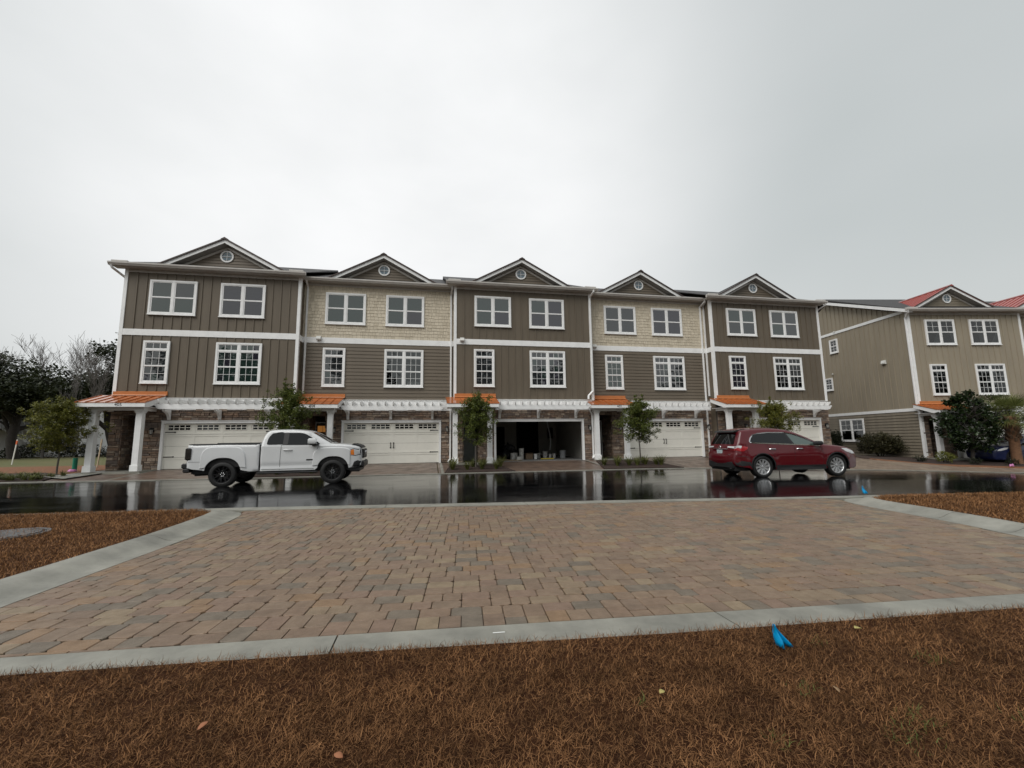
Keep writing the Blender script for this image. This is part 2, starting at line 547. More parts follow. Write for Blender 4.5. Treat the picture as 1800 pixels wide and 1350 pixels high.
def Yft(x): return lerp_tab(FT, x)
def Yfb(x): return lerp_tab(FB, x)
ribbon('parking_edging', Yft, Yfb, 0.006, (10.66, 22.9), 2.97)

# ------------------------------------------------------------------ rolled kerbs beside the parking bay
def sweep_curb(name, path, side, joint_at):
    root = empty(name); tag(root, kind='structure')
    prof = [(0.0, -0.1), (0.0, 0.008), (0.13, 0.004), (0.20, 0.018), (0.27, 0.045), (0.34, 0.078), (0.42, 0.098), (0.50, 0.103), (0.535, 0.09), (0.54, -0.08)]
    pts = []
    for i in range(len(path) - 1):                       # resample with Catmull-Rom
        p0, p1, p2, p3 = [Vector(path[max(0, min(len(path) - 1, i + k))]) for k in (-1, 0, 1, 2)]
        for j in range(6):
            t = j / 6
            pts.append(0.5 * ((2 * p1) + (-p0 + p2) * t + (2 * p0 - 5 * p1 + 4 * p2 - p3) * t * t + (-p0 + 3 * p1 - 3 * p2 + p3) * t ** 3))
    pts.append(Vector(path[-1]))
    ss = [0]
    for a, b in zip(pts, pts[1:]): ss.append(ss[-1] + (b - a).length)
    cuts = [0] + [c for c in joint_at if c < ss[-1]] + [ss[-1]]
    def at(s):
        for i in range(len(ss) - 1):
            if s <= ss[i + 1] + 1e-6:
                t = (s - ss[i]) / max(1e-6, ss[i + 1] - ss[i])
                q = pts[i].lerp(pts[i + 1], t); d = (pts[i + 1] - pts[i]).normalized()
                return q, d
        return pts[-1], (pts[-1] - pts[-2]).normalized()
    outer = []
    for a, b2 in zip(cuts, cuts[1:]):
        b = MB()
        n = max(2, int((b2 - a) / 0.22))
        vs, fs = [], []
        for i in range(n + 1):
            s = a + 0.007 + (b2 - a - 0.014) * i / n
            q, d = at(s)
            nrm = Vector((-d.y, d.x)) * side
            fade = min(1.0, 0.15 + (ss[-1] - s) / 0.55)
            for (u, h) in prof:
                w = q + nrm * u
                vs.append((w.x, w.y, G(w.x) + (h * fade if h > 0 else h)))
            w = q + nrm * 0.5
            outer.append((w.x, w.y))
        k = len(prof)
        for i in range(n):
            for j in range(k - 1):
                e = i * k + j
                fs.append((e, e + k, e + k + 1, e + 1))
        fs += [tuple(range(k)), tuple(range(n * k + k - 1, n * k - 1, -1))]
        b.add(vs, fs)
        b.build('kerb_length', M_conc, root, smooth=40)
    return outer
CL = [(10.62, -19.05), (10.60, -18.0), (10.68, -16.6), (10.74, -15.3), (10.71, -13.8), (10.58, -13.1), (10.22, -12.72), (9.75, -12.6)]
CR = [(22.1, -19.9), (22.45, -18.05), (22.69, -17.25), (22.90, -16.2), (23.08, -15.2), (23.38, -14.55), (23.85, -14.32), (24.5, -14.3)]
outL = sweep_curb('kerb', CL, 1, (0.9, 3.55, 6.2))
outR = sweep_curb('kerb', CR, -1, (2.2, 3.35, 5.9))

# ------------------------------------------------------------------ lawn round the bay
def lawn_z(x, y): return G(x) + 0.012 + 0.075 * sstep((y + 19.1) / 1.2) * (1 - sstep((y - (Yn(x) - 0.9)) / 0.6))
def lawn_outline():
    pts = [(x, Yn(x) - 0.27) for x in (-80, -60, -40, -20, -10, -5, 0, 3, 6, 8, 9.4)]
    pts += [q for q in reversed(outL)][2:]
    pts += [(10.1, Yfb(10.1))] + [(x, Yfb(x)) for x in (11, 12, 13, 14, 15, 16, 17, 18, 19, 20, 21, 22.6)]
    pts += outR[:-2]
    pts += [(x, Yn(x) - 0.27) for x in (24.8, 26, 28, 30, 33, 37, 42, 50, 60, 80)]
    pts += [(80, -80), (-80, -80)]
    return pts
LAWN = lawn_outline()
vs, fs = fill(LAWN, step=None, inner=[(x * 0.5, y * 0.4) for x in range(-8, 90) for y in range(-58, -30)])
tag(np_mesh('lawn', [(x, y, lawn_z(x, y)) for x, y in vs], fs, M_soil), kind='structure')
def poly_inside(poly, X, Y):
    P = np.array(poly); c = np.zeros(len(X), bool); j = len(P) - 1
    for i in range(len(P)):
        xi, yi = P[i]; xj, yj = P[j]
        if yi != yj:
            k = ((yi > Y) != (yj > Y)) & (X < (xj - xi) * (Y - yi) / (yj - yi) + xi)
            c ^= k
        j = i
    return c
M_blade = leaf_mat('dead_grass_blade', (0.024, 0.009, 0.0035), (0.34, 0.172, 0.076), rough=0.6, trans=0.1, patchy=0.42, spec=0.08)
M_bladeg = leaf_mat('green_grass_blade', (0.07, 0.10, 0.02), (0.16, 0.20, 0.05), rough=0.6, trans=0.2)
def grass(name, regions, seed, material, label, cat, lawnpoly=LAWN, overhang=True):
    rs = np.random.RandomState(seed)
    Vs, Fs, off = [], [], 0
    for (x0, x1, y0, y1, dens, ln, wd, tilt) in regions:
        n = int((x1 - x0) * (y1 - y0) * dens)
        X = rs.uniform(x0, x1, n); Y = rs.uniform(y0, y1, n)
        # clumps: thin the sward where a coarse noise is low
        cl = np.sin(X * 9.1 + 2.3 * np.sin(Y * 7.3)) * np.sin(Y * 8.3 + 1.7 * np.sin(X * 6.1))
        keep = (poly_inside(lawnpoly, X, Y)) & (rs.rand(n) < 0.72 + 0.28 * cl)
        X, Y = X[keep], Y[keep]; n = len(X)
        gx = np.array([lawn_z(a, b) for a, b in zip(X, Y)]) if n < 40000 else None
        if gx is None:
            xs = np.linspace(x0, x1, 80); ys = np.linspace(y0, y1, 80)
            Z = np.array([[lawn_z(a, b) for a in xs] for b in ys])
            ix = np.clip(((X - x0) / (x1 - x0) * 79).astype(int), 0, 79); iy = np.clip(((Y - y0) / (y1 - y0) * 79).astype(int), 0, 79)
            gx = Z[iy, ix]
        L = ln * rs.uniform(0.5, 1.35, n); W = wd * rs.uniform(0.6, 1.3, n)
        az = rs.uniform(0, 2 * np.pi, n); ti = np.clip(rs.normal(tilt, 0.28, n), 0.05, 1.45)
        cur = rs.uniform(-0.5, 0.9, n); tw = rs.uniform(-0.9, 0.9, n)
        dx, dy = np.cos(az), np.sin(az)
        px, py = -dy, dx
        base = np.stack([X, Y, gx + rs.uniform(-0.004, 0.02, n)], 1)
        def pt(f):
            a = ti + cur * f
            h = L * f
            b = az + tw * f * 1.2
            return base + np.stack([np.cos(b) * np.sin(a) * h, np.sin(b) * np.sin(a) * h, np.maximum(np.cos(a) * h, 0.0)], 1)
        p1, p2 = pt(0.5), pt(1.0)
        side = np.stack([px * W, py * W, np.zeros(n)], 1)
        V = np.stack([base - side, base + side, p1 + side * 0.8, p1 - side * 0.8, p2], 1).reshape(-1, 3)
        k = np.arange(n) * 5 + off
        F = np.concatenate([np.stack([k, k + 1, k + 2], 1), np.stack([k, k + 2, k + 3], 1), np.stack([k + 3, k + 2, k + 4], 1)])
        Vs.append(V); Fs.append(F); off += n * 5
    o = np_mesh(name, np.concatenate(Vs), np.concatenate(Fs), material)
    return tag(o, label, cat, kind='stuff')
grass('dead_grass', [
    (11.0, 21.6, -21.9, -19.2, 10500, 0.050, 0.0016, 1.0),
    (12.4, 17.8, -21.6, -20.0, 6000, 0.044, 0.0014, 1.05)], 3, M_blade,
    'dark brown winter grass covering the lawn nearest the viewer', 'grass')
M_blade2 = leaf_mat('orange_dead_grass_blade', (0.05, 0.020, 0.008), (0.40, 0.205, 0.09), rough=0.6, trans=0.1, patchy=0.3, spec=0.08)  # paler, more orange blade colour for the lawns beside the bay
grass('dead_grass', [(4.0, 10.5, -19.3, -12.2, 4200, 0.050, 0.0030, 0.9), (22.5, 38.0, -20.2, -13.8, 3000, 0.055, 0.0040, 0.9)], 4, M_blade2,
    'orange-brown winter grass on the lawns either side of the paved bay', 'grass')
def green_tufts():
    rs = np.random.RandomState(8)
    spots = [(16.35, -20.55, 0.07), (16.5, -20.98, 0.10), (16.7, -20.9, 0.08), (17.4, -20.45, 0.08), (16.9, -20.1, 0.05), (15.9, -20.9, 0.06), (17.2, -21.0, 0.07), (15.4, -20.5, 0.04)]
    reg = [(x - r, x + r, y - r, y + r, 2600, 0.05, 0.0016, 0.75) for x, y, r in spots]
    grass('green_weeds', reg, 9, M_bladeg, 'faint green weeds pushing through the brown foreground lawn', 'grass')
green_tufts()

# ------------------------------------------------------------------ the paved parking bay, paver by paver
PAVER_COLS = [(0.214, 0.147, 0.099), (0.229, 0.159, 0.108), (0.197, 0.137, 0.095), (0.241, 0.168, 0.112), (0.219, 0.148, 0.1), (0.232, 0.156, 0.109), (0.168, 0.136, 0.102), (0.222, 0.148, 0.105), (0.258, 0.192, 0.123), (0.208, 0.147, 0.101), (0.18, 0.145, 0.108), (0.25, 0.16, 0.093), (0.216, 0.153, 0.105), (0.241, 0.175, 0.114), (0.203, 0.14, 0.096), (0.233, 0.162, 0.11)]
def paver_mat():
    mt = mat('tumbled_paver', (0.3, 0.2, 0.15), rough=0.42, var=0.28, scale=7.0, bump=0.35, bscale=110, island=PAVER_COLS, isl_obj=True, rvar=0.14, obj_coords=False, ior=1.4)
    return mt
M_paver = paver_mat()
def paver_bay():
    rnd = random.Random(21)
    root = empty('parking_bay'); tag(root, kind='structure')
    inner = [(10.64, -19.2), (10.60, -18.0), (10.68, -16.6), (10.74, -15.3), (10.71, -13.8), (10.58, -13.1), (10.45, -12.85)]
    top = [(x, Yn(x) - lerp_tab([(9, 0.27), (10.4, 0.42), (16, 0.42), (23.4, 0.30), (25, 0.27)], x) - 0.004) for x in (10.7, 12, 14, 16, 18, 20, 22, 23.3)]
    right = [(23.38, -14.5), (23.08, -15.2), (22.90, -16.2), (22.69, -17.25), (22.45, -18.05), (22.1, -19.9)]
    bot = [(x, Yft(x) + 0.004) for x in (22.0, 20, 18, 16, 14, 12, 10.7)]
    poly = inner + top + right + bot
    v2, f2 = fill(poly, inner=[(x * 0.6, y * 0.6) for x in range(17, 40) for y in range(-34, -20)])
    np_mesh('sand_bed', [(x, y, G(x) - 0.012) for x, y in v2], f2, M_sand, root)
    u = 0.0865
    rot = R(-4.7); ca, sa = math.cos(rot), math.sin(rot)
    ox, oy = 9.3, -19.6
    pav = []
    row = 0; ymax = int(9.2 / u); xmax = int(15.5 / u)
    while row < ymax:
        kind = rnd.choice([5, 4, 4, 5, 4])
        x = -rnd.randint(0, 5)
        if kind == 4:
            for k in range(2):
                x = -rnd.randint(0, 5)
                while x < xmax:
                    w = rnd.choice([3, 2, 3, 2, 3])
                    pav.append((x, row + 2 * k, w, 2)); x += w
        else:
            while x < xmax:
                g = rnd.choice('aabbcd')
                if g == 'a': pav += [(x, row, 2, 2), (x, row + 2, 2, 3)]; x += 2
                elif g == 'b': pav += [(x, row, 2, 3), (x, row + 3, 2, 2)]; x += 2
                elif g == 'c': pav += [(x, row, 3, 2), (x + 3, row, 3, 2), (x, row + 2, 2, 3), (x + 2, row + 2, 2, 3), (x + 4, row + 2, 2, 3)]; x += 6
                else: pav += [(x, row, 2, 3), (x + 2, row, 2, 3), (x + 4, row, 2, 3), (x, row + 3, 3, 2), (x + 3, row + 3, 3, 2)]; x += 6
        row += kind
    P = np.array(poly)
    def shape(w, h, rn):
        """Top, shoulder and foot rings of one worn paver, about its centre."""
        g = 0.003
        a, b = w * u / 2 - g, h * u / 2 - g
        c = [rn.uniform(0.012, 0.028) for _ in range(4)]
        ring = []
        for k, (sx, sy) in enumerate(((-1, -1), (1, -1), (1, 1), (-1, 1))):
            q1 = (sx * (a - c[k]), sy * b); q2 = (sx * a, sy * (b - c[k]))
            ring += [q2, q1] if k in (0, 2) else [q1, q2]
        return ring
    def make(ring, tilt):
        vs = []
        for (s, z) in ((1.0, -0.03), (1.0, -0.005), (0.93, 0.0)):
            for (x, y) in ring:
                k = s if s == 1.0 else None
                if k is None:
                    l = math.hypot(x, y); k = (l - 0.006) / l
                vs.append((x * k, y * k, z + (tilt[0] * x + tilt[1] * y if z > -0.02 else 0)))
        n = 8
        fs = [tuple(range(16, 24))]
        for i in range(2):
            for j in range(n):
                fs.append((i * n + j, i * n + (j + 1) % n, (i + 1) * n + (j + 1) % n, (i + 1) * n + j))
        return vs, fs
    inside = []
    camp = np.array((14.283, -22.8))
    for (x, y, w, h) in pav:
        cx, cy = (x + w / 2) * u, (y + h / 2) * u
        wx, wy = ox + cx * ca - cy * sa, oy + cx * sa + cy * ca
        half = max(w, h) * u / 2
        corners = [(ox + (x + dx * w) * u * ca - (y + dy * h) * u * sa, oy + (x + dx * w) * u * sa + (y + dy * h) * u * ca) for dx in (0, 1) for dy in (0, 1)]
        CX = np.array([q[0] for q in corners]); CY = np.array([q[1] for q in corners])
        ins = poly_inside(poly, CX, CY)
        if ins.all(): full = True
        elif ins.any(): full = False
        else: continue
        d = Vector((wx - 14.283, wy + 22.8, -1.42))
        fwd = d.x * 0.187 + d.y * 0.974
        sx = (d.x * 0.982 - d.y * 0.187) / max(0.5, fwd)
        size = w * h / max(0.5, fwd) ** 3 if abs(sx) < 1.2 else 0
        inside.append((size, wx, wy, w, h, full, corners))
    inside.sort(key=lambda q: -q[0])
    MESH = {}
    big = MB(); count = 0
    for (size, wx, wy, w, h, full, corners) in inside:
        dz = rnd.uniform(-0.0025, 0.0025)
        tilt = (rnd.uniform(-0.012, 0.012), rnd.uniform(-0.012, 0.012))
        if full and count < 300:
            key = (w, h, rnd.randint(0, 5))
            if key not in MESH:
                vs, fs = make(shape(w, h, rnd), tilt)
                b = MB().add(vs, fs); me = b.mesh('paver'); me.materials.append(M_paver); MESH[key] = me
            o = link('paver', MESH[key], root, (wx, wy, G(wx) + 0.006 + dz), (0, 0, rot))
            count += 1
        else:
            if full:
                vs, fs = make(shape(w, h, rnd), tilt)
                big.add([(wx + x * ca - y * sa, wy + x * sa + y * ca, G(wx) + 0.006 + dz + z) for x, y, z in vs], fs)
            else:                                             # cut along the edge of the bay
                quad = [corners[0], corners[2], corners[3], corners[1]]
                cl = clip_poly(quad, poly)
                if len(cl) >= 3 and area(cl) > 0.003:
                    c = Vector((sum(q[0] for q in cl) / len(cl), sum(q[1] for q in cl) / len(cl)))
                    ring = []
                    for q in cl:
                        v = Vector(q) - c; l = v.length
                        ring.append(c + v * max(0.3, (l - 0.006) / l))
                    n = len(ring)
                    vs = [(q.x, q.y, G(q.x) - 0.03) for q in ring] + [(q.x, q.y, G(q.x) + 0.005) for q in ring]
                    fs = [tuple(range(n, 2 * n))] + [(i, (i + 1) % n, (i + 1) % n + n, i + n) for i in range(n)]
                    big.add(vs, fs)
    o = big.build('paver', M_paver, root); o['kind'] = 'stuff'
def area(p):
    return abs(sum(p[i][0] * p[(i + 1) % len(p)][1] - p[(i + 1) % len(p)][0] * p[i][1] for i in range(len(p)))) / 2
def clip_poly(sub, poly):
    """Clip a small quad by the nearest edges of a big clockwise-or-not outline (edges treated as half-planes when they cut the quad)."""
    ar = sum(poly[i][0] * poly[(i + 1) % len(poly)][1] - poly[(i + 1) % len(poly)][0] * poly[i][1] for i in range(len(poly)))
    sg = 1 if ar > 0 else -1
    out = list(sub)
    cx = sum(q[0] for q in sub) / len(sub); cy = sum(q[1] for q in sub) / len(sub)
    for i in range(len(poly)):
        a, b = poly[i], poly[(i + 1) % len(poly)]
        ex, ey = b[0] - a[0], b[1] - a[1]; l2 = ex * ex + ey * ey
        if l2 < 1e-9: continue
        t = ((cx - a[0]) * ex + (cy - a[1]) * ey) / l2
        if t < -0.3 or t > 1.3: continue
        if abs((cx - a[0]) * ey - (cy - a[1]) * ex) / math.sqrt(l2) > 0.3: continue
        res = []
        def s(q): return sg * (ex * (q[1] - a[1]) - ey * (q[0] - a[0]))
        for k in range(len(out)):
            p, q = out[k], out[(k + 1) % len(out)]
            sp, sq = s(p), s(q)
            if sp >= 0: res.append(p)
            if (sp >= 0) != (sq >= 0):
                u_ = sp / (sp - sq); res.append((p[0] + (q[0] - p[0]) * u_, p[1] + (q[1] - p[1]) * u_))
        out = res
        if len(out) < 3: return []
    return out
paver_bay()
# ------------------------------------------------------------------ townhouses
M_white = mat('white_trim', (0.86, 0.862, 0.855), rough=0.45, var=0.10, scale=3.0, bump=0.03, bscale=30)
M_taupe = mat('gutter_taupe', (0.56, 0.535, 0.50), rough=0.35, var=0.15, scale=3.0)
M_soff = mat('soffit', (0.46, 0.44, 0.41), rough=0.6, var=0.12, scale=6.0)
M_bb = mat('board_and_batten_brown', (0.139, 0.112, 0.080), rough=0.55, var=0.2, scale=1.6, bump=0.05, bscale=90, stretch=(1, 1, 0.2))
M_lap = mat('lap_siding_brown', (0.147, 0.119, 0.087), rough=0.55, var=0.16, scale=2.0, bump=0.08, bscale=70, stretch=(0.3, 1, 2))
M_shake = mat('shake_siding_tan', (0.30, 0.255, 0.19), rough=0.65, var=0.14, scale=6.0, bump=0.1, bscale=60,
              island=[(0.52, 0.455, 0.345), (0.61, 0.54, 0.42)], stretch=(1, 1, 0.3))
M_bb2 = mat('board_and_batten_olive', (0.31, 0.266, 0.197), rough=0.6, col2=(0.26, 0.223, 0.166), scale=0.9, bump=0.05, bscale=80, stretch=(1, 1, 0.3))
M_lap2 = mat('lap_siding_olive', (0.22, 0.188, 0.14), rough=0.6, var=0.3, scale=1.2, bump=0.1, bscale=60)
STONES = [(0.238, 0.17, 0.125), (0.315, 0.232, 0.175), (0.177, 0.131, 0.103), (0.384, 0.294, 0.225), (0.253, 0.184, 0.136), (0.201, 0.16, 0.136), (0.292, 0.195, 0.136), (0.445, 0.357, 0.28), (0.215, 0.15, 0.116), (0.276, 0.222, 0.186)]
M_stone = mat('ledge_stone', (0.2, 0.17, 0.14), rough=0.7, var=0.4, scale=9.0, bump=0.8, bscale=22, island=STONES)
M_mortar = mat('stone_backing', (0.06, 0.05, 0.042), rough=0.9)
M_copper = mat('copper_painted_metal', (0.40, 0.12, 0.036), rough=0.12, var=0.12, scale=2.0, spec=0.45, coat=0.1)
M_copper_f = mat('copper_flashing', (0.50, 0.18, 0.06), rough=0.3, var=0.12, scale=2.0, spec=0.4)
M_red = mat('red_metal_roof', (0.33, 0.045, 0.03), rough=0.2, var=0.15, scale=2.0, spec=0.6, coat=0.3)
M_shingle = mat('dark_shingle', (0.045, 0.042, 0.042), rough=0.6, var=0.5, scale=12, bump=0.6, bscale=40)
M_rooftrim = mat('dark_roof_edge', (0.06, 0.04, 0.035), rough=0.4)
M_garage = mat('garage_door_cream', (0.76, 0.745, 0.675), rough=0.42, var=0.06, scale=2.0)
M_black = mat('black_iron', (0.012, 0.012, 0.013), rough=0.4)
M_doorg = mat('grey_entry_door', (0.30, 0.33, 0.335), rough=0.45, var=0.1, scale=3.0)
M_doord = mat('dark_entry_door', (0.075, 0.072, 0.068), rough=0.45, var=0.1, scale=3.0)
M_room = mat('garage_drywall', (0.38, 0.365, 0.33), rough=0.9, var=0.1, scale=2.0)
M_slab = mat('garage_slab', (0.19, 0.187, 0.18), rough=0.6, var=0.25, scale=1.5)
M_vent = mat('vent_white', (0.66, 0.66, 0.63), rough=0.5)
M_num = mat('number_black', (0.015, 0.015, 0.017), rough=0.4)
M_glass = glass_mat('window_glass', refl=0.115)
M_glass_set = [M_glass, glass_mat('greenish_window_glass', tint=(0.016, 0.030, 0.026), refl=0.115), glass_mat('violet_window_glass', tint=(0.022, 0.021, 0.030), refl=0.105)]
M_glass_round = glass_mat('blue_window_glass', tint=(0.05, 0.105, 0.145), refl=0.11)
M_glass_d = glass_mat('dark_glass', tint=(0.008, 0.008, 0.009), refl=0.05)
M_glass_t = glass_mat('clear_window_glass', refl=0.09, trans=1.0)
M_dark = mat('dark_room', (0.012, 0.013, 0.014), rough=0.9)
M_curt = mat('pale_curtain', (0.34, 0.37, 0.38), rough=0.9, var=0.3, scale=5, stretch=(6, 1, 0.3))
M_lampglass = mat('lantern_glass', (0.35, 0.34, 0.31), rough=0.2)
XL, XR = -0.16, 7.68
WX = dict(UL=(0.929, 2.970), UR=(4.013, 6.051), LL=(0.893, 2.009), LR=(3.995, 6.040))
ZU, ZLo = (7.600, 9.316), (4.261, 6.305)
SLAB = 0.25

def win_layout(kind, w, h):
    """Frame bars (white) and pane rectangles for a window of outer size w x h, origin at its lower left."""
    cas, sash = 0.085, 0.05
    bars, panes, munt = [], [], []
    bars += [(0, w, 0, cas, 0.05), (0, w, h - cas, h, 0.05), (0, cas, cas, h - cas, 0.05), (w - cas, w, cas, h - cas, 0.05)]
    cols = 2 if kind in ('four', 'double', 'twin') else 1
    mul = 0.095
    iw = (w - 2 * cas - (cols - 1) * mul) / cols
    for c in range(cols):
        x0 = cas + c * (iw + mul); x1 = x0 + iw
        if c: bars.append((x0 - mul, x0, cas, h - cas, 0.046))
        z0, z1 = cas, h - cas
        if kind in ('single', 'double'):                      # a transom light over the sashes
            zt = h - cas - 0.30
            bars.append((x0, x1, zt - 0.07, zt, 0.044))
            tx0, tx1, tz0, tz1 = x0 + 0.04, x1 - 0.04, zt + 0.02, z1 - 0.035
            bars += [(x0, x1, zt, tz0, 0.03), (x0, x1, tz1, z1, 0.03), (x0, tx0, tz0, tz1, 0.03), (tx1, x1, tz0, tz1, 0.03)]
            for k in range(3):
                a, b = tx0 + (tx1 - tx0) * k / 3, tx0 + (tx1 - tx0) * (k + 1) / 3
                panes.append((a + (0.008 if k else 0), b - (0.008 if k < 2 else 0), tz0, tz1))
                if k: munt.append((a - 0.009, a + 0.009, tz0, tz1))
            z1 = zt - 0.07
        zm = (z0 + z1) / 2
        bars.append((x0, x1, zm - 0.025, zm + 0.025, 0.036))
        for (a0, a1, yd) in ((z0, zm - 0.025, 0.026), (zm + 0.025, z1, 0.033)):
            b0, b1, c0, c1 = x0 + sash, x1 - sash, a0 + (sash if a0 == z0 else 0.012), a1 - (sash * 0.8 if a1 == z1 else 0.012)
            bars += [(x0, b0, a0, a1, yd), (b1, x1, a0, a1, yd), (b0, b1, a0, c0, yd - 0.001), (b0, b1, c1, a1, yd - 0.001)]
            if kind in ('single', 'double'): nc, nr = 3, 2
            elif kind in ('twin', 'small'): nc, nr = (2, 2) if a0 != z0 or kind == 'small' else (1, 1)
            else: nc, nr = 1, 1
            for i in range(nc):
                for j in range(nr):
                    p0, p1 = b0 + (b1 - b0) * i / nc, b0 + (b1 - b0) * (i + 1) / nc
                    q0, q1 = c0 + (c1 - c0) * j / nr, c0 + (c1 - c0) * (j + 1) / nr
                    g = 0.007
                    panes.append((p0 + (g if i else 0), p1 - (g if i < nc - 1 else 0), q0 + (g if j else 0), q1 - (g if j < nr - 1 else 0)))
            for i in range(1, nc):
                x = b0 + (b1 - b0) * i / nc; munt.append((x - 0.008, x + 0.008, c0, c1))
            for j in range(1, nr):
                z = c0 + (c1 - c0) * j / nr; munt.append((b0, b1, z - 0.008, z + 0.008))
    return bars, panes, munt

_wr = random.Random(5)
def window(parent, kind, x0, x1, z0, z1, y=0.0, rz=0.0, clear=False, blind=None, pos=None, curtain=False):
    w, h = x1 - x0, z1 - z0
    key = (kind, round(w, 3), round(h, 3))
    bars, panes, munt = win_layout(kind, w, h)
    def frame(b):
        for (a, c, d, e, t) in bars: b.box(a, c, -t, 0.032, d, e)
        b.box(-0.02, w + 0.02, -0.075, 0.030, -0.03, 0.0)           # sill nose under the casing
    o = part('window', ('win',) + key, frame, M_white, parent, loc=pos or (x0, y - 0.033, z0), rot=(0, 0, rz) if rz else None)
    if munt:
        part('muntin_grid', ('mun',) + key, lambda b: [b.box(a, c, -0.021, -0.0105, d, e) for (a, c, d, e) in munt], M_white, o)
    g = M_glass_t if clear else None
    tone = _wr.choice([0, 0, 1, 2])
    for (a, c, d, e) in panes:
        cx, cz = (a + c) / 2, (d + e) / 2
        sw, sh = round((c - a) / 2, 4), round((e - d) / 2, 4)
        part('pane', ('pane', sw, sh), lambda b, sw=sw, sh=sh: b.box(-sw, sw, -0.003, 0.003, -sh, sh), g or M_glass_set[tone if _wr.random() < 0.8 else _wr.randint(0, 2)], o,
             loc=(cx, -0.012, cz), rot=(_wr.uniform(-0.006, 0.006), 0, _wr.uniform(-0.006, 0.006)))
    if clear:
        part('dark_interior', ('wdark',) + key, lambda b: b.box(0.09, w - 0.09, -0.0065, -0.001, 0.09, h - 0.09), M_dark, o)
        if blind:
            def bl(b):
                k = 0
                z = h - 0.12
                while z > h * (1 - blind):
                    b.box(0.1, w - 0.1, -0.0085, -0.0068, z - 0.030, z); z -= 0.052; k += 1
            part('blind', ('wblind', blind) + key, bl, M_curt, o)
        if curtain:
            def cu(b):
                for s in (0.1, w / 2 - 0.25, w / 2 + 0.08, w - 0.33):
                    b.box(s, s + 0.2, -0.0085, -0.0068, 0.1, h - 0.1)
            part('curtain', ('wcur',) + key, cu, M_curt, o)
    return o

def stone_patch(b, rnd, u0, u1, z0, z1, place):
    """Courses of ledge stone over a rectangle (u along the wall); place(u, d, z) gives the point, d outwards."""
    z = z0
    while z < z1 - 0.01:
        hh = min(rnd.choice([0.07, 0.09, 0.11, 0.13, 0.16]), z1 - z)
        if z1 - z - hh < 0.04: hh = z1 - z
        u = u0
        while u < u1 - 0.01:
            ww = min(rnd.uniform(0.14, 0.48), u1 - u)
            if u1 - u - ww < 0.09: ww = u1 - u
            d = rnd.uniform(0.018, 0.055); g = 0.004; e = 0.010
            a0, a1, c0, c1 = u + g, u + ww - g, z + g, z + hh - g
            base = [(a0, 0, c0), (a1, 0, c0), (a1, 0, c1), (a0, 0, c1)]
            top = [(a0 + e, d + rnd.uniform(-.006, .006), c0 + e), (a1 - e, d + rnd.uniform(-.006, .006), c0 + e), (a1 - e, d + rnd.uniform(-.006, .006), c1 - e), (a0 + e, d + rnd.uniform(-.006, .006), c1 - e)]
            b.add([place(*q) for q in base + top], [(4, 5, 6, 7), (0, 1, 5, 4), (1, 2, 6, 5), (2, 3, 7, 6), (3, 0, 4, 7)])
            u += ww
        z += hh

def wall_panel(b, x0, x1, z0, z1, holes, y=0.0, t=0.12):
    """A wall slab with rectangular holes (x0,x1,z0,z1), its face at y."""
    xs = sorted({x0, x1} | {h[0] for h in holes} | {h[1] for h in holes})
    zs = sorted({z0, z1} | {h[2] for h in holes} | {h[3] for h in holes})
    for a, c in zip(xs, xs[1:]):
        for d, e in zip(zs, zs[1:]):
            mx, mz = (a + c) / 2, (d + e) / 2
            if any(h[0] < mx < h[1] and h[2] < mz < h[3] for h in holes): continue
            b.box(a, c, y, y + t, d, e)

AX0, AX1 = 0.30, 1.19          # entry alcove
GX0, GX1, GZ = 1.96, 7.02, 2.475
def lap_boards(parent, key, x0, x1, z0, z1, material, y=0.0, expo=0.188, clip=None):
    """Each lap board is a part: its lower edge stands proud over the next one."""
    n = max(1, round((z1 - z0) / expo)); e = (z1 - z0) / n
    for i in range(n):
        a0, a1 = x0, x1
        if clip:
            a0, a1 = clip(z0 + i * e, z0 + (i + 1) * e)
            if a1 - a0 < 0.05: continue
            t0, t1 = clip(z0 + (i + 1) * e, z0 + (i + 1) * e)
        def brd(b, a0=a0, a1=a1, i=i):
            la, lb = a0, a1
            if clip:
                t0, t1 = clip(z0 + (i + 1) * e, z0 + (i + 1) * e)
            else: t0, t1 = la, lb
            vs = [(la, -0.031, 0), (lb, -0.031, 0), (t1, -0.006, e), (t0, -0.006, e), (la, 0, 0), (lb, 0, 0), (t1, 0, e), (t0, 0, e)]
            b.add(vs, [(0, 1, 2, 3), (0, 4, 5, 1), (0, 3, 7, 4), (1, 5, 6, 2), (3, 2, 6, 7), (4, 7, 6, 5)])
        part('siding_board', (key, i if clip else 0), brd, material, parent, loc=(0, y, z0 + i * e))

def bracket_shape(b):
    prof = [(0.0, 0.0), (-0.05, 0.0), (-0.075, 0.03), (-0.10, 0.12), (-0.16, 0.22), (-0.26, 0.30), (-0.40, 0.335), (-0.44, 0.36), (-0.52, 0.40), (-0.52, 0.46), (0.0, 0.46)]
    b.prism(prof, 'x', -0.06, 0.06)
def rafter_shape(b):
    prof = [(0.0, 0.0), (-0.74, 0.0), (-0.80, 0.02), (-0.85, 0.06), (-0.88, 0.12), (-0.88, 0.155), (0.0, 0.155)]
    b.prism([(q, w * 1.35) for q, w in prof], 'x', -0.024, 0.024)

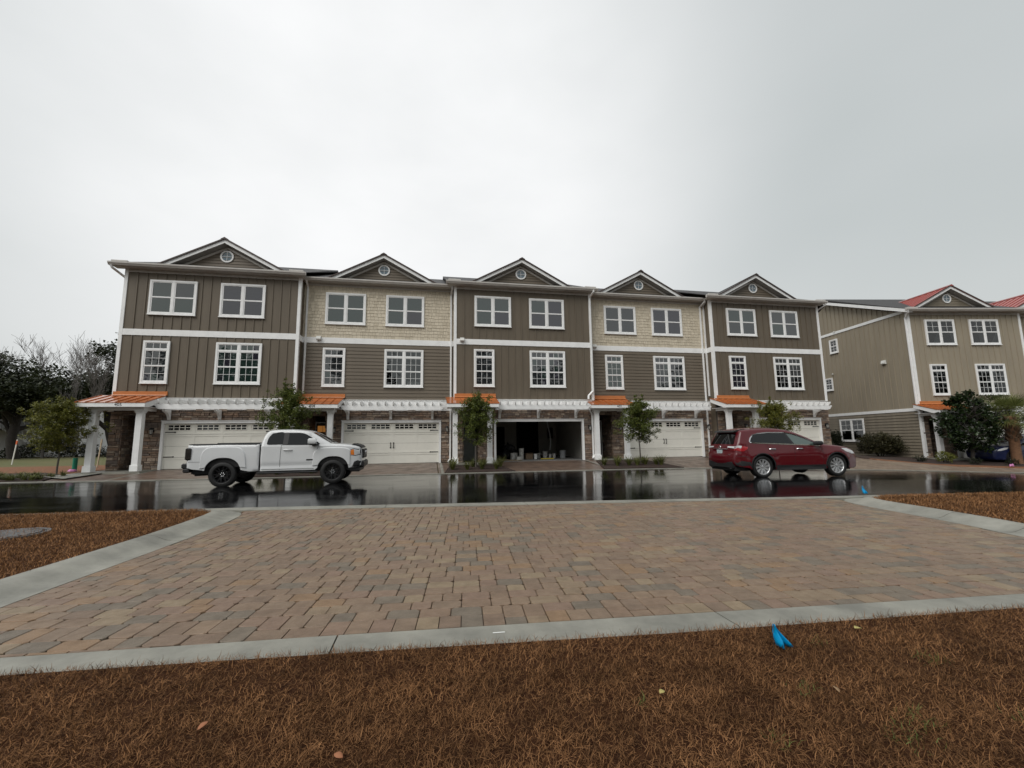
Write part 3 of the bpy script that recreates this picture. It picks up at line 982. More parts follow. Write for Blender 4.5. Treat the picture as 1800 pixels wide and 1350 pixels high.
def downspout(parent, pts, key):
    def f(b):
        for a, c in zip(pts, pts[1:]):
            a, c = Vector(a), Vector(c)
            d = (c - a).normalized()
            s = Vector((1, 0, 0)) if abs(d.x) < 0.9 else Vector((0, 1, 0))
            s = (s - d * s.dot(d)).normalized(); t = d.cross(s)
            a = a - d * 0.012; c = c + d * 0.012
            r1, r2 = 0.042, 0.034
            vs = [q + s * (sx * r1) + t * (sy * r2) for q in (a, c) for sx, sy in ((-1, -1), (1, -1), (1, 1), (-1, 1))]
            b.add(vs, [(0, 1, 2, 3), (7, 6, 5, 4)] + [(i, (i + 1) % 4, (i + 1) % 4 + 4, i + 4) for i in range(4)])
    part('downspout', ('spout', key), f, M_white, parent)

def lantern(parent, x, z, y=0.0):
    def body(b):
        b.box(-0.055, 0.055, -0.02, 0.0, 0.10, 0.30)
        b.prism([(-0.02, 0.27), (-0.13, 0.31), (-0.13, 0.27), (-0.02, 0.23)], 'x', -0.012, 0.012)
        b.lathe([(0.02, 0.31), (0.04, 0.30), (0.088, 0.235), (0.092, 0.215), (0.075, 0.21)], (0, -0.13, 0), 8)
        b.lathe([(0.062, 0.025), (0.05, 0.0), (0.015, -0.02)], (0, -0.13, 0), 8)
        for k in range(4):
            a = math.pi / 4 + k * math.pi / 2
            b.tube([(0.07 * math.cos(a), -0.13 + 0.07 * math.sin(a), 0.21), (0.058 * math.cos(a), -0.13 + 0.058 * math.sin(a), 0.02)], 0.007, 4)
    o = part('wall_lantern', 'lantern', body, M_black, parent, loc=(x, y - 0.05, z))
    part('lantern_glass', 'lanternglass', lambda b: b.lathe([(0.05, 0.025), (0.062, 0.21)], (0, -0.13, 0), 8), M_lampglass, o)

def garage_door(parent, x0, x1, ztop, y, is_open, material=M_garage):
    t = 0.11
    def frame(b):
        b.box(x0, x0 + t, y - 0.062, y + 0.10, SLAB - 0.02, ztop)
        b.box(x1 - t, x1, y - 0.062, y + 0.10, SLAB - 0.02, ztop)
        b.box(x0 + t, x1 - t, y - 0.062, y + 0.10, ztop - t, ztop)
        b.box(x0 - 0.02, x1 + 0.02, y - 0.085, y - 0.02, ztop + 0.001, ztop + 0.03)
    o = part('garage_door', ('gframe', round(x0, 3), round(x1, 3)), frame, M_white, parent)
    if is_open: return o
    a0, a1, z0, z1 = x0 + t + 0.004, x1 - t - 0.004, SLAB + 0.005, ztop - t - 0.004
    seams = [z0, 0.785, 1.30, 1.845, z1]
    cw = (a1 - a0) / 4
    rows = []
    for i in range(4):
        s0, s1 = seams[i] + 0.004, seams[i + 1] - 0.004
        def sec(b, s0=s0, s1=s1, i=i):
            holes = []
            if i == 3:
                holes = [(a0 + cw * k + 0.13, a0 + cw * (k + 1) - 0.13, 2.045, 2.30) for k in range(4)]
            wall_panel(b, a0, a1, s0, s1, holes, y + 0.045, 0.03)
            for k in range(4):                                   # raised stiles between the four bays
                b.box(a0 + cw * k, a0 + cw * k + 0.075, y + 0.033, y + 0.046, s0, s1)
                b.box(a0 + cw * (k + 1) - 0.075, a0 + cw * (k + 1), y + 0.033, y + 0.046, s0, s1)
            if i in (1, 3): b.box(a0, a1, y + 0.030, y + 0.044, s0 + 0.004, s0 + 0.085)
            if i in (0, 2): b.box(a0, a1, y + 0.030, y + 0.044, s1 - 0.085, s1 - 0.004)
            if i == 3:
                for (h0, h1, q0, q1) in holes:
                    for k in range(5):
                        xx = h0 + (h1 - h0) * k / 4; b.box(xx - 0.017, xx + 0.017, y + 0.028, y + 0.06, q0 - 0.015, q1 + 0.015)
                    for zz in (q0, (q0 + q1) / 2, q1): b.box(h0, h1, y + 0.0295, y + 0.06, zz - 0.015, zz + 0.015)
        part('door_section', ('gsec', i, round(x0, 3)), sec, material, o)
    for k in range(4):
        h0, h1, q0, q1 = a0 + cw * k + 0.13, a0 + cw * (k + 1) - 0.13, 2.045, 2.30
        for i in range(4):
            for j in range(2):
                w, h = (h1 - h0) / 4, (q1 - q0) / 2
                part('pane', ('gpane', round(w, 4)), lambda b, w=w, h=h: b.box(-w / 2 + 0.017, w / 2 - 0.017, -0.003, 0.003, -h / 2 + 0.015, h / 2 - 0.015), M_glass_d, o,
                     loc=(h0 + w * (i + 0.5), y + 0.052, q0 + h * (j + 0.5)))
    for (hx, s) in ((a0 + 0.03, 1), (a1 - 0.03, -1)):
        for hz in (1.955, 0.815):
            def hinge(b, s=s):
                b.box(min(0, s * 0.40), max(0, s * 0.40), -0.012, 0, -0.017, 0.017); b.box(min(s * .38, s * .44), max(s * .38, s * .44), -0.013, 0, -0.028, 0.028)
            part('strap_hinge', ('hinge', s), hinge, M_black, o, loc=(hx, y + 0.031, hz))
    mid = (a0 + a1) / 2
    for s in (-1, 1):
        part('door_handle', ('ghandle'), lambda b: (b.tube([(0, 0, -0.13), (0, -0.05, -0.10), (0, -0.05, 0.10), (0, 0, 0.13)], 0.016, 6), b.box(-0.03, 0.03, -0.008, 0.004, 0.09, 0.15), b.box(-0.03, 0.03, -0.008, 0.004, -0.15, -0.09)), M_black, o, loc=(mid + s * 0.075, y + 0.030, 1.19))
    return o

def shakes(parent, seed, x0, x1, z0, z1):
    rnd = random.Random(seed)
    b = MB()
    e = 0.178; n = round((z1 - z0) / e); e = (z1 - z0) / n
    for i in range(n):
        x = x0 - rnd.uniform(0, 0.1)
        while x < x1:
            w = rnd.choice([0.11, 0.14, 0.17, 0.2, 0.23])
            a0, a1 = max(x0, x) + 0.004, min(x1, x + w) - 0.004
            if a1 - a0 > 0.02:
                dz = rnd.choice([0, 0, 0.01, 0.022, -0.012]) if i else 0
                zb, zt = z0 + i * e + dz, z0 + (i + 1) * e + 0.03
                t = rnd.uniform(0.020, 0.027)
                b.add([(a0, -t, zb), (a1, -t, zb), (a1, -0.006, zt), (a0, -0.006, zt), (a0, 0, zb), (a1, 0, zb)], [(0, 1, 2, 3), (0, 4, 5, 1), (0, 3, 4), (1, 5, 2)])
            x += w
    o = b.build('shake_siding', M_shake, parent); o['kind'] = 'stuff'

def porch(root, y0, number=None, metal=M_copper, num_x=0.55):
    """Entry porch: slab, two posts, beam, and the lean-to metal roof with its seams."""
    part('porch_slab', 'slab', lambda b: b.box(-0.40, 1.97, -1.34, 0.6, -0.15, SLAB), M_conc, root)
    for px in (-0.16, 1.60):
        def post(b):
            b.bevbox(-0.155, 0.155, -0.155, 0.155, SLAB + 0.001, SLAB + 0.27, 0.012)
            b.box(-0.12, 0.12, -0.12, 0.12, SLAB + 0.26, 2.90)
            b.bevbox(-0.145, 0.145, -0.145, 0.145, 2.80, 2.86, 0.01)
            b.bevbox(-0.165, 0.165, -0.165, 0.165, 2.86, 2.92, 0.01)
        part('porch_post', 'post', post, M_white, root, loc=(px, -0.97, 0))
    def beams(b):
        b.box(-0.33, 1.78, -1.10, -0.86, 2.921, 3.06)
        for px in (-0.16, 1.60): b.box(px - 0.10, px + 0.10, -0.86, 0.0, 2.923, 3.06)
    part('porch_beam', 'pbeam', beams, M_white, root)
    rx0, rx1, yf, yb, zf, zb = -0.60, 2.03, -1.50, -0.001, 3.235, 3.69
    def body(b):                                               # white fascia and rakes under the metal
        b.prism([(yf + 0.02, zf - 0.19), (yf + 0.02, zf - 0.008), (yb, zb - 0.02), (yb, zb - 0.24), (yf + 0.3, zf - 0.19)], 'x', rx0 + 0.02, rx0 + 0.06)
        b.prism([(yf + 0.02, zf - 0.19), (yf + 0.02, zf - 0.008), (yb, zb - 0.02), (yb, zb - 0.24), (yf + 0.3, zf - 0.19)], 'x', rx1 - 0.06, rx1 - 0.02)
        b.box(rx0 + 0.06, rx1 - 0.06, yf + 0.021, yf + 0.055, zf - 0.19, zf - 0.008)
        b.box(rx0 + 0.06, rx1 - 0.06, yf + 0.055, yb, 3.061, 3.075)
    ro = part('porch_roof', 'proof', body, M_white, root)
    sl = (zb - zf) / (yb - yf)
    npan = 7
    pw = (rx1 - rx0) / npan
    for i in range(npan):
        def pan(b, i=i):
            a, c = i * pw + 0.004, (i + 1) * pw - 0.004
            b.prism([(yf, zf - 0.012), (yf, zf), (yb, zb), (yb, zb - 0.012)], 'x', rx0 + a, rx0 + c)
        part('metal_panel', ('ppan', i), pan, metal, ro)
    for i in range(npan + 1):
        def seam(b, i=i):
            x = rx0 + i * pw
            b.prism([(yf - 0.004, zf - 0.02), (yf - 0.004, zf + 0.03), (yb, zb + 0.03), (yb, zb - 0.02)], 'x', x - 0.007, x + 0.007)
        part('standing_seam', ('pseam', i), seam, metal, ro)
    part('flashing', 'pflash', lambda b: b.prism([(-0.003, 3.69), (-0.14, 3.675), (-0.12, 3.715), (-0.05, 3.73), (-0.045, 3.87), (-0.003, 3.885)], 'x', -0.15, 2.07), M_copper_f if metal is M_copper else metal, ro)
    if number:
        text_mesh(number, 0.19, M_num, ro, (num_x, yf + 0.019, zf - 0.10), (R(90), 0, 0), 'house_number', 0.004)

def townhouse(name, origin, rz, style, number=None, is_open=False, seed=1, label='', red=False, right_end=False, left_end=False, num_x=0.55, clear=False, doorlight=False, vx=None):
    root = empty(name, origin, rz)
    tag(root, label, 'townhouse', 'townhouses in rows along the street')
    y0 = 0.0
    rnd = random.Random(seed)
    x0, x1 = (XL, XR) if style == 'A' else (XL + 0.005, XR - 0.005)
    if style == 'A':
        wb = M_bb2 if red else M_bb
    else: wb = M_lap
    # --- structural walls
    holes = [(AX0, AX1, 0, 2.75), (GX0 + 0.05, GX1 - 0.05, 0, GZ - 0.05)]
    def ground_wall(b): wall_panel(b, x0, x1, -0.15, 3.3, holes, 0.0, 0.14)
    part('wall', ('gwall', style), ground_wall, M_mortar, root)
    part('wall', ('uwall', style), lambda b: b.box(x0, x1, 0.0, 0.14, 3.3, 9.82), wb, root)
    sidem = wb
    def sides(b):
        for xx in ((x0, x0 + 0.12), (x1 - 0.12, x1)):
            b.box(xx[0] + 0.0, xx[1], 0.141, 13.0, 3.05 if red else -0.15, 9.82)
        b.box(x0, x1, 13.0, 13.12, -0.15, 9.82)
    part('wall', ('side', style), sides, sidem, root)
    # --- stone veneer on the ground floor and in the alcove
    sb = MB()
    zt = 3.06
    P = lambda u, d, z: (u, -d, z)
    stone_patch(sb, rnd, x0, AX0, SLAB, zt, P)
    stone_patch(sb, rnd, AX1, GX0 - 0.003, SLAB, zt, P)
    stone_patch(sb, rnd, GX1 + 0.003, x1, SLAB, zt, P)
    stone_patch(sb, rnd, GX0 - 0.003, GX1 + 0.003, GZ + 0.032, zt, P)
    stone_patch(sb, rnd, AX0, AX1, 2.75, zt, P)
    stone_patch(sb, rnd, 0.0, 1.45, SLAB, 2.75, lambda u, d, z: (AX0 + d, u, z))
    stone_patch(sb, rnd, 0.0, 1.45, SLAB, 2.75, lambda u, d, z: (AX1 - d, u, z))
    o = sb.build('stone_veneer', M_stone, root); o['kind'] = 'stuff'
    def alcove(b):
        b.box(AX0 - 0.05, AX0, 0.14, 1.6, 0, 2.8); b.box(AX1, AX1 + 0.05, 0.14, 1.6, 0, 2.8)
        b.box(AX0, AX1, 1.50, 1.6, 0, 2.8); b.box(AX0, AX1, 0.14, 1.5, 2.75, 2.8); b.box(AX0 - .05, AX1 + .05, 0.14, 1.6, SLAB - .05, SLAB + .001)
    part('entry_alcove', 'alcove', alcove, M_mortar, root)
    # --- entry door
    dm = M_doord if doorlight else M_doorg
    def dframe(b):
        b.box(0.32, 0.38, 1.40, 1.5, SLAB, 2.42); b.box(1.06, 1.12, 1.40, 1.5, SLAB, 2.42); b.box(0.32, 1.12, 1.40, 1.5, 2.42, 2.50)
    d = part('front_door', 'dframe', dframe, M_white, root)
    def leaf(b):
        b.box(0.385, 1.055, 1.44, 1.48, SLAB + 0.02, 2.415)
        for (a, c) in ((0.46, 0.70), (0.74, 0.98)): b.box(a, c, 1.43, 1.441, SLAB + 0.2, 1.75)
    part('door_leaf', 'dleaf', leaf, dm, d)
    if doorlight:
        mt = MATS.get('lit_pane')
        if not mt:
            mt, nt, bb = _nt('lit_pane'); MATS['lit_pane'] = mt
            bb.inputs['Base Color'].default_value = (0.3, 0.14, 0.05, 1)
            bb.inputs['Emission Color'].default_value = (1.0, 0.42, 0.10, 1); bb.inputs['Emission Strength'].default_value = 0.14
        for (a, c) in ((0.45, 0.70), (0.72, 0.97)):
            part('door_pane', ('dpane', a), lambda b, a=a, c=c: b.box(a, c, 1.428, 1.436, 1.95, 2.28), mt, d)
    part('door_knob', 'dknob', lambda b: b.lathe([(0.02, 1.38), (0.03, 1.40), (0.012, 1.42), (0.012, 1.44)], (1.0, 0, 1.15), 8, 'y'), M_black, d)
    # --- trim
    part('band_board', ('band', style, red), lambda b: b.box(x0, x1, -0.035, -0.001, 6.564, 6.863), M_white, root) if not red else None
    part('frieze_board', ('frieze', style), lambda b: b.box(x0 + 0.11, x1 - 0.11, -0.03, -0.001, 9.665, 9.80), M_taupe, root)
    if style == 'A':
        def corner(b, s):
            xa = x0 if s < 0 else x1
            b.box(min(xa, xa + s * 0.03), max(xa, xa + s * 0.03), -0.04, 0.13, 3.56 if s < 0 else 3.56, 9.80)
            b.box(min(xa, xa - s * 0.115), max(xa, xa - s * 0.115), -0.04, -0.001, 3.56, 9.80)
        for s in (-1, 1):
            part('corner_board', ('corner', s), lambda b, s=s: corner(b, s), M_white, root)
        if not red:
            def sideband(b):
                for s, xa in ((-1, x0), (1, x1)): b.box(min(xa, xa + s * 0.03), max(xa, xa + s * 0.03), 0.131, 0.6, 6.564, 6.863)
            part('band_board', 'sideband', sideband, M_white, root)
    # --- siding
    if style == 'A':
        nb = 19; sp = (x1 - x0 - 0.23) / nb
        spans = ((3.90, 6.563), (6.864, 9.664)) if not red else ((3.56, 9.664),)
        for (za, zb) in spans:
            for i in range(1, nb):
                xx = x0 + 0.115 + sp * i
                za2 = 3.56 if (za == 3.90 and xx > 2.09) else za
                part('batten', ('bat', round(zb - za2, 3)), lambda b, h=zb - za2: b.prism([(-0.03, 0.0), (-0.028, -0.031), (0.028, -0.031), (0.03, 0.0)], 'z', 0, h), wb, root, loc=(xx, 0, za2))
    else:
        lap_boards(root, 'lapB', x0, x1, 3.56, 6.563, M_lap)
        shakes(root, seed * 7, x0, x1, 6.864, 9.664)
    # --- windows
    kw = dict(clear=clear)
    window(root, 'twin' if clear else 'four', *WX['UL'], *ZU, blind=0.9 if clear else None, **kw)
    window(root, 'twin' if clear else 'four', *WX['UR'], *ZU, blind=0.9 if clear else None, **kw)
    window(root, 'single', *WX['LL'], *ZLo, blind=0.9 if clear else None, **kw)
    wl_ = window(root, 'double', *WX['LR'], *ZLo, curtain=clear, clear=clear or seed in (2, 5), blind=0.25 if seed == 5 else None)
    if seed == 2:
        part('white_carton', 'sillbox', lambda b: b.box(1.22, 1.86, -0.0085, -0.0068, 0.14, 0.30), M_white, wl_)
    # --- eaves, gutter, roof
    ex0, ex1 = (-0.64, 8.0) if style == 'A' else (x0 - 0.1, x1 + 0.1)
    part('soffit', ('soffit', style), lambda b: b.box(ex0 + 0.1, ex1 - 0.1, -0.40, 0.0, 9.802, 9.83), M_soff, root)
    def gut(b):
        b.prism([(-0.40, 9.81), (-0.47, 9.81), (-0.50, 9.86), (-0.535, 9.90), (-0.54, 9.965), (-0.52, 9.965), (-0.515, 9.91), (-0.455, 9.84), (-0.40, 9.84)], 'x', ex0, ex1)
        b.box(ex0, ex1, -0.40, -0.375, 9.80, 9.96)
        for xx in (ex0 - 0.004, ex1): b.prism([(-0.40, 9.81), (-0.47, 9.81), (-0.50, 9.86), (-0.535, 9.90), (-0.54, 9.965), (-0.40, 9.965)], 'x', xx, xx + 0.004)
    gu = part('gutter', ('gutter', style), gut, M_taupe, root)
    if style == 'A':
        for xa in (ex0 + 0.12, ex1 - 0.78):
            part('leaf_guard', 'lguard', lambda b: b.bevbox(0, 0.66, -0.50, -0.16, 9.972, 10.055, 0.012), M_taupe, gu, loc=(xa, 0, 0))
    rs = 0.42
    ry = 6.9
    def roof(b):
        z = lambda y: 9.955 + rs * (y + 0.45)
        b.prism([(-0.45, z(-0.45) - 0.02), (-0.45, z(-0.45)), (ry, z(ry)), (2 * ry + 0.1, z(-0.2)), (2 * ry + 0.1, z(-0.2) - 0.06), (ry, z(ry) - 0.12)], 'x', ex0 + 0.02, ex1 - 0.02)
    ro = part('roof', ('roof', style), roof, M_shingle, root)
    # front gable
    gx, gz, gs = 3.77, 11.91, 0.537
    hw = 3.0
    def tri(b): b.prism([(0.9, 10.35), (6.64, 10.35), (gx, 10.35 + 2.87 * gs * 0.75)], 'y', 0.9, 1.0)
    def gwall(b): b.prism([(1.2, 10.3), (6.34, 10.3), (gx, 10.3 + 2.57 * gs)], 'y', 0.912, 1.0)
    part('wall', 'gwalltri', gwall, M_lap if not red else M_lap2, root)
    def clip(z0_, z1_):
        h = 11.50 + 0.06 - z0_
        w = max(0, h / gs); return gx - w, gx + w
    lap_boards(root, 'lapG', 0, 0, 10.38, 11.50, M_lap if not red else M_lap2, 0.905, 0.16, clip)
    def rakes(b):
        for s in (-1, 1):
            a, c = (gx, gz), (gx + s * hw, gz - hw * gs)
            b.prism([(a[0], a[1] - 0.05), (c[0], c[1] - 0.05), (c[0], c[1] - 0.24), (a[0], a[1] - 0.24)], 'y', 0.50, 0.535)      # outer rake board
    part('rake_board', 'rakes', rakes, M_white, root)
    def rake2(b):
        for s in (-1, 1):
            a, c = (gx, gz), (gx + s * hw, gz - hw * gs)
            b.prism([(a[0], a[1] - 0.29), (c[0], c[1] - 0.29), (c[0], c[1] - 0.42), (a[0], a[1] - 0.42)], 'y', 0.872, 0.903)
    part('rake_board', 'rake2', rake2, M_taupe, root)
    def sof(b):
        for s in (-1, 1):
            a, c = (gx, gz - 0.235), (gx + s * hw, gz - hw * gs - 0.235)
            b.prism([a, c, (c[0], c[1] - 0.02), (a[0], a[1] - 0.02)], 'y', 0.536, 0.91)
    part('soffit', 'gsof', sof, M_soff, root)
    mroof = M_red if red else M_shingle
    for s in (-1, 1):
        def slope(b, s=s):
            a, c = (gx, gz), (gx + s * (hw + 0.1), gz - (hw + 0.1) * gs)
            b.prism([(a[0], a[1]), (c[0], c[1]), (c[0], c[1] - 0.05), (a[0], a[1] - 0.05)], 'y', 0.45, 5.2)
        g = part('gable_roof', ('gslope', s), slope, mroof, root)
        part('drip_edge', ('gedge', s), lambda b, s=s: b.prism([(gx, gz + 0.012), (gx + s * (hw + 0.1), gz - (hw + 0.1) * gs + 0.012), (gx + s * (hw + 0.1), gz - (hw + 0.1) * gs - 0.06), (gx, gz - 0.06)], 'y', 0.435, 0.449), M_rooftrim, g)
        if red:
            for i in range(11):
                yy = 0.5 + i * 0.43
                part('standing_seam', ('gseam', s), lambda b, s=s: b.prism([(gx, gz + 0.04), (gx + s * (hw + 0.1), gz - (hw + 0.1) * gs + 0.04), (gx + s * (hw + 0.1), gz - (hw + 0.1) * gs), (gx, gz)], 'y', -0.01, 0.01), mroof, g, loc=(0, yy, 0))
    part('ridge_cap', 'gridge', lambda b: b.prism([(gx - 0.18, gz - 0.06), (gx, gz + 0.05), (gx + 0.18, gz - 0.06)], 'y', 0.42, 5.2), M_rooftrim if not red else M_red, ro)
    # round attic window
    def ring(b):
        n = 28
        for (ra, rb, ya, yb) in ((0.245, 0.32, 0.84, 0.9),):
            vs = []
            for k in range(n):
                t = 2 * math.pi * k / n
                for (rr, yy) in ((ra, yb), (ra, ya), (rb, ya), (rb, yb)):
                    vs.append((3.77 + rr * math.cos(t), yy, 11.075 + rr * math.sin(t)))
            fs = []
            for k in range(n):
                for j in range(4):
                    a, c = k * 4 + j, k * 4 + (j + 1) % 4
                    fs.append((a, c, ((k + 1) % n) * 4 + (j + 1) % 4, ((k + 1) % n) * 4 + j))
            b.add(vs, fs)
        b.box(3.762, 3.778, 0.855, 0.875, 10.83, 11.32); b.box(3.525, 4.015, 0.856, 0.874, 11.067, 11.083)
    rw = part('round_window', 'rwin', ring, M_white, root, smooth=40)
    part('pane', 'rpane', lambda b: b.lathe([(0.25, 0.877), (0.25, 0.882)], (3.77, 0, 11.075), 24, 'y'), M_glass_round, rw)
    # --- pergola over the garage
    bx0, bx1 = 1.98, 7.16
    pg = part('pergola', ('ledger', style), lambda b: (b.box(2.04, x1, -0.05, -0.001, 3.0, 3.55), b.box(2.04, x1, -0.09, -0.001, 3.551, 3.575)), M_white, root)
    def beam(b):
        y_a, y_b = -0.78, -0.70
        b.prism([(bx0, 3.225), (bx0, 3.15), (bx0 + 0.06, 3.12), (bx0 + 0.09, 3.05), (bx0 + 0.18, 2.995), (bx1 - 0.18, 2.995), (bx1 - 0.09, 3.05), (bx1 - 0.06, 3.12), (bx1, 3.15), (bx1, 3.225)], 'y', y_a, y_b)
    part('pergola_beam', 'pgbeam', beam, M_white, pg)
    for i in range(13):
        part('rafter', 'rafter', rafter_shape, M_white, pg, loc=(bx0 + 0.22 + i * (bx1 - bx0 - 0.44) / 12, -0.04, 3.226))
    for xx in (2.26, 4.40, 6.55):
        part('bracket', 'bracket', bracket_shape, M_white, pg, loc=(xx, -0.06, 2.533))
    porch(root, 0, number, M_copper if not red else M_copper, num_x)
    garage_door(root, GX0, GX1, GZ, -0.02, is_open, M_garage)
    lantern(root, 1.62, 1.86); lantern(root, 7.34, 1.86)
    if is_open:
        def room(b):
            b.box(1.25, 1.30, 0.15, 7.5, 0.2, 2.9); b.box(7.5, 7.55, 0.15, 7.5, 0.2, 2.9)
            b.box(1.25, 7.55, 0.141, 7.5, 2.9, 2.95)
            wall_panel(b, 1.25, 7.55, 0.2, 2.9, [(2.9, 3.75, 0.2, 2.3), (4.6, 6.2, 0.2, 2.75)], 7.0, 0.06)
            b.box(1.3, 1.36 + 0.6, 0.142, 0.2, 0.2, 2.9); b.box(7.0, 7.5, 0.142, 0.2, 0.2, 2.9); b.box(1.3, 7.5, 0.142, 0.2, GZ - 0.02, 2.9)
        part('garage_room', 'room', room, M_room, root)
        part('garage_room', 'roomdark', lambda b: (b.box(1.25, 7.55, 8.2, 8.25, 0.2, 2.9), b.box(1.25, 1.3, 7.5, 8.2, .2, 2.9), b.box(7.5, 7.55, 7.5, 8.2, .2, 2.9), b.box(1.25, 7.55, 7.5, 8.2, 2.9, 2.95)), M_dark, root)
        part('garage_floor', 'roomfloor', lambda b: b.box(1.3, 7.5, -0.05, 8.2, 0.1, SLAB), M_slab, root)
        part('breaker_panel', 'breaker', lambda b: (b.bevbox(6.85, 7.25, 6.93, 7.0, 1.45, 2.2, 0.01), b.box(6.9, 7.2, 6.915, 6.93, 1.5, 2.15)), M_dark, root)
    # small vent hood on the band
    if vx is not None:
        def vent(b):
            b.prism([(0.0, 0.0), (-0.14, 0.0), (-0.17, 0.05), (-0.12, 0.20), (0, 0.22)], 'x', -0.11, 0.11)
        part('vent_hood', 'vent', vent, M_vent, root, loc=(vx, -0.036, 6.70))
    return root

HOUSES = []
def row():
    specs = [
        ('A', 0.0, 0.0, '405', 'townhouse numbered 405 with brown board siding, behind the white pickup', dict(seed=1, left_end=True, num_x=1.0)),
        ('B', 7.84, 0.63, '404', 'tan shake townhouse with a warm lit entry door beside the pickup bonnet', dict(seed=2, doorlight=True, num_x=0.85, vx=0.67)),
        ('A', 15.68, 0.0, None, 'brown board and batten townhouse with its garage door open', dict(seed=3, is_open=True, vx=0.25)),
        ('B', 23.5, 0.63, '402', 'tan shake townhouse between the open garage and the red car', dict(seed=4, num_x=1.0, vx=0.24)),
        ('A', 31.3, 0.0, '401', 'end townhouse with brown board siding, directly behind the red car', dict(seed=5, num_x=1.05)),
    ]
    for st, ox, oy, num, lab, kw in specs:
        HOUSES.append(townhouse('townhouse', (ox, oy, 0), 0, st, num, label=lab, **kw))
    # downspouts: one for each eave that drains in view
    h1, h2, h3, h4, h5 = HOUSES
    downspout(h1, [(-0.52, -0.46, 9.82), (-0.50, -0.40, 9.70), (-0.26, 0.30, 9.40), (-0.24, 0.30, 0.3)], 'a')
    downspout(h2, [(0.02, -0.43, 9.82), (0.02, -0.05, 9.55), (0.02, -0.05, 3.9)], 'b')
    downspout(h2, [(7.56, -0.46, 9.86), (7.56, -0.44, 9.72), (7.52, -0.06, 9.50), (7.52, -0.06, 3.60), (7.50, -0.10, 0.40), (7.40, -0.30, 0.30)], 'c')
    downspout(h3, [(7.72, -0.48, 9.86), (7.72, -0.46, 9.74), (7.60, -0.09, 9.50), (7.60, -0.09, 4.05), (7.20, -0.45, 3.75), (7.18, -0.50, 3.58)], 'd')
    downspout(h3, [(7.20, -0.50, 3.0), (7.50, -0.12, 2.75), (7.50, -0.12, 0.45), (7.40, -0.26, 0.34)], 'e')
    downspout(h4, [(7.45, -0.46, 9.86), (7.45, -0.44, 9.72), (7.36, -0.06, 9.50), (7.36, -0.06, 0.35)], 'f')
    downspout(h4, [(7.58, -0.46, 9.9), (7.60, -0.06, 9.6), (7.60, -0.06, 3.9)], 'g')
    downspout(h5, [(7.9, -0.46, 9.86), (7.9, -0.40, 9.72), (7.74, 0.2, 9.45), (7.74, 0.2, 0.3)], 'h')
row()

